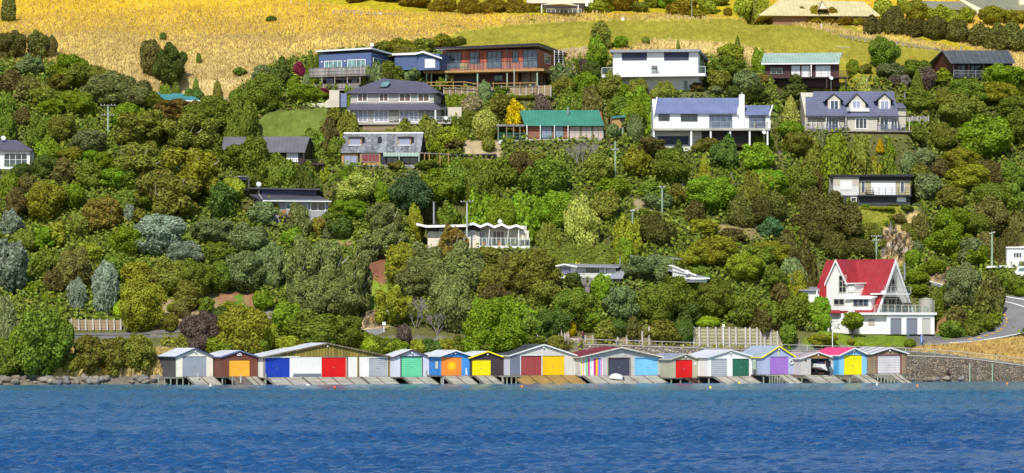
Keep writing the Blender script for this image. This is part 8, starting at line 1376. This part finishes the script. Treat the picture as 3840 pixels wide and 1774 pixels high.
def wood(px, py, X, Y):
    k = notpad(X, Y) & ~pip(px, py, GOLD) & (Y > yk6(px) + .2)
    for q in OPEN: k &= ~pip(px, py, q)
    k &= ~(pip(px, py, RA + RB[::-1]) | pip(px, py, [(3480, 1055), (3900, 1100), (3900, 1155), (3480, 1085)]))
    return k
scatter('undergrowth', 'tangled green undergrowth covering the wooded hillside', 'leaf_mid', 60000, (-60, 3900, 30, 125), wood, .42, (0, 1.0)); scatter('undergrowth', 'olive scrub undergrowth between the trees', 'leaf_olive', 26000, (-60, 3900, 30, 130), wood, .38, (0, 1.3)); scatter('undergrowth', 'dark undergrowth in gaps between the trees', 'leaf_deep', 26000, (-60, 3900, 30, 125), wood, .45, (0, .8))
gold = lambda px, py, X, Y: pip(px, py, GOLD) & ~pip(px, py, MOWN) & ~pip(px, py, MOWN2) & notpad(X, Y)
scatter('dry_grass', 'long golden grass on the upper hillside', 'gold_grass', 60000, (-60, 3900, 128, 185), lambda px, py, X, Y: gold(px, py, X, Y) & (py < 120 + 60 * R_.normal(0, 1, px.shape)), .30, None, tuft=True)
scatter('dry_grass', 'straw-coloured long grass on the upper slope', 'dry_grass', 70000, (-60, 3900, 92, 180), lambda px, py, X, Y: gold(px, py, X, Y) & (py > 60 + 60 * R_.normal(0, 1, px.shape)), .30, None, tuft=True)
scatter('meadow_grass', 'short yellow-green grass of the mown field', 'leaf_khaki', 22000, (900, 3800, 118, 200), lambda px, py, X, Y: (pip(px, py, MOWN) | pip(px, py, MOWN2)) & notpad(X, Y), .15, None, tuft=True)
pale = lambda px, py, X, Y: pip(px, py, REG[3][0]) | pip(px, py, REG[4][0]) | pip(px, py, REG[5][0])
scatter('dry_grass', 'pale dry grass strips on the mown field', 'dry_grass', 9000, (1800, 3800, 118, 185), pale, .42, None, tuft=True)
scatter('dry_grass', 'orange dry grass bank above the stone-filled wall', 'orange_grass', 9000, (3380, 3920, 36, 48), lambda px, py, X, Y: pip(px, py, REG[10][0]), .26, None, tuft=True)
scatter('dry_grass', 'dry reeds and grass above the shore boulders', 'dry_grass', 5000, (200, 640, 6, 21), lambda px, py, X, Y: (py < 1412) & (py > 1325), .7, None, tuft=True)
scatter('bank_weeds', 'green weeds on the bank behind the boatsheds', 'leaf_khaki', 5000, (600, 2900, 18, 36), lambda px, py, X, Y: (Y < np.interp(px, KP, CY[:, 4]) - .2) & (Y > np.interp(px, KP, CY[:, 3]) - .2), .3, (0, .5))
scatter('ground_cover', 'ivy and weeds covering the garden terraces', 'leaf_khaki', 4000, (560, 3500, 30, 110), lambda px, py, X, Y: notpad(X, Y) & (pip(px, py, [(3200, 780), (3430, 780), (3450, 850), (3200, 850)]) | pip(px, py, [(1350, 1035), (1450, 1040), (1460, 1115), (1400, 1165), (1360, 1130)]) | (pip(px, py, [(590, 1128), (850, 1100), (880, 1175), (800, 1240), (550, 1252)]) & (np.sin(px * .06 + py * .1) > .2)) | pip(px, py, [(2690, 845), (2870, 845), (2870, 905), (2690, 890)])), .35, (0, .35))
# ivy over the base wall of the green-roofed house
iv = Pl(2121, PADS[0][1], 0)
for o in list(COL.objects):
    if o.name.startswith('green_roof_house'): gh = o
q = gh.location; pl = Pl((1974 + 2268) / 2, q.y, 3); n = 5200; px = R_.uniform(1976, 2272, n); py = R_.uniform(528, 612, n); C_ = np.array([tuple(pl.P(a, b, .05 + c)) for a, b, c in zip(px, py, R_.uniform(0, .3, n))]); V, Fq = leaves(C_, np.tile([0, -1, .3], (n, 1)), np.full(n, .3), 1.2, .6)
o = bpy.data.objects.new('ivy', fastmesh('ivy', V - np.array(tuple(q)), Fq, MATS['leaf_olive'])); COL.objects.link(o); o.parent = gh
print('objects', len(bpy.data.objects), 'trees', len(recs))
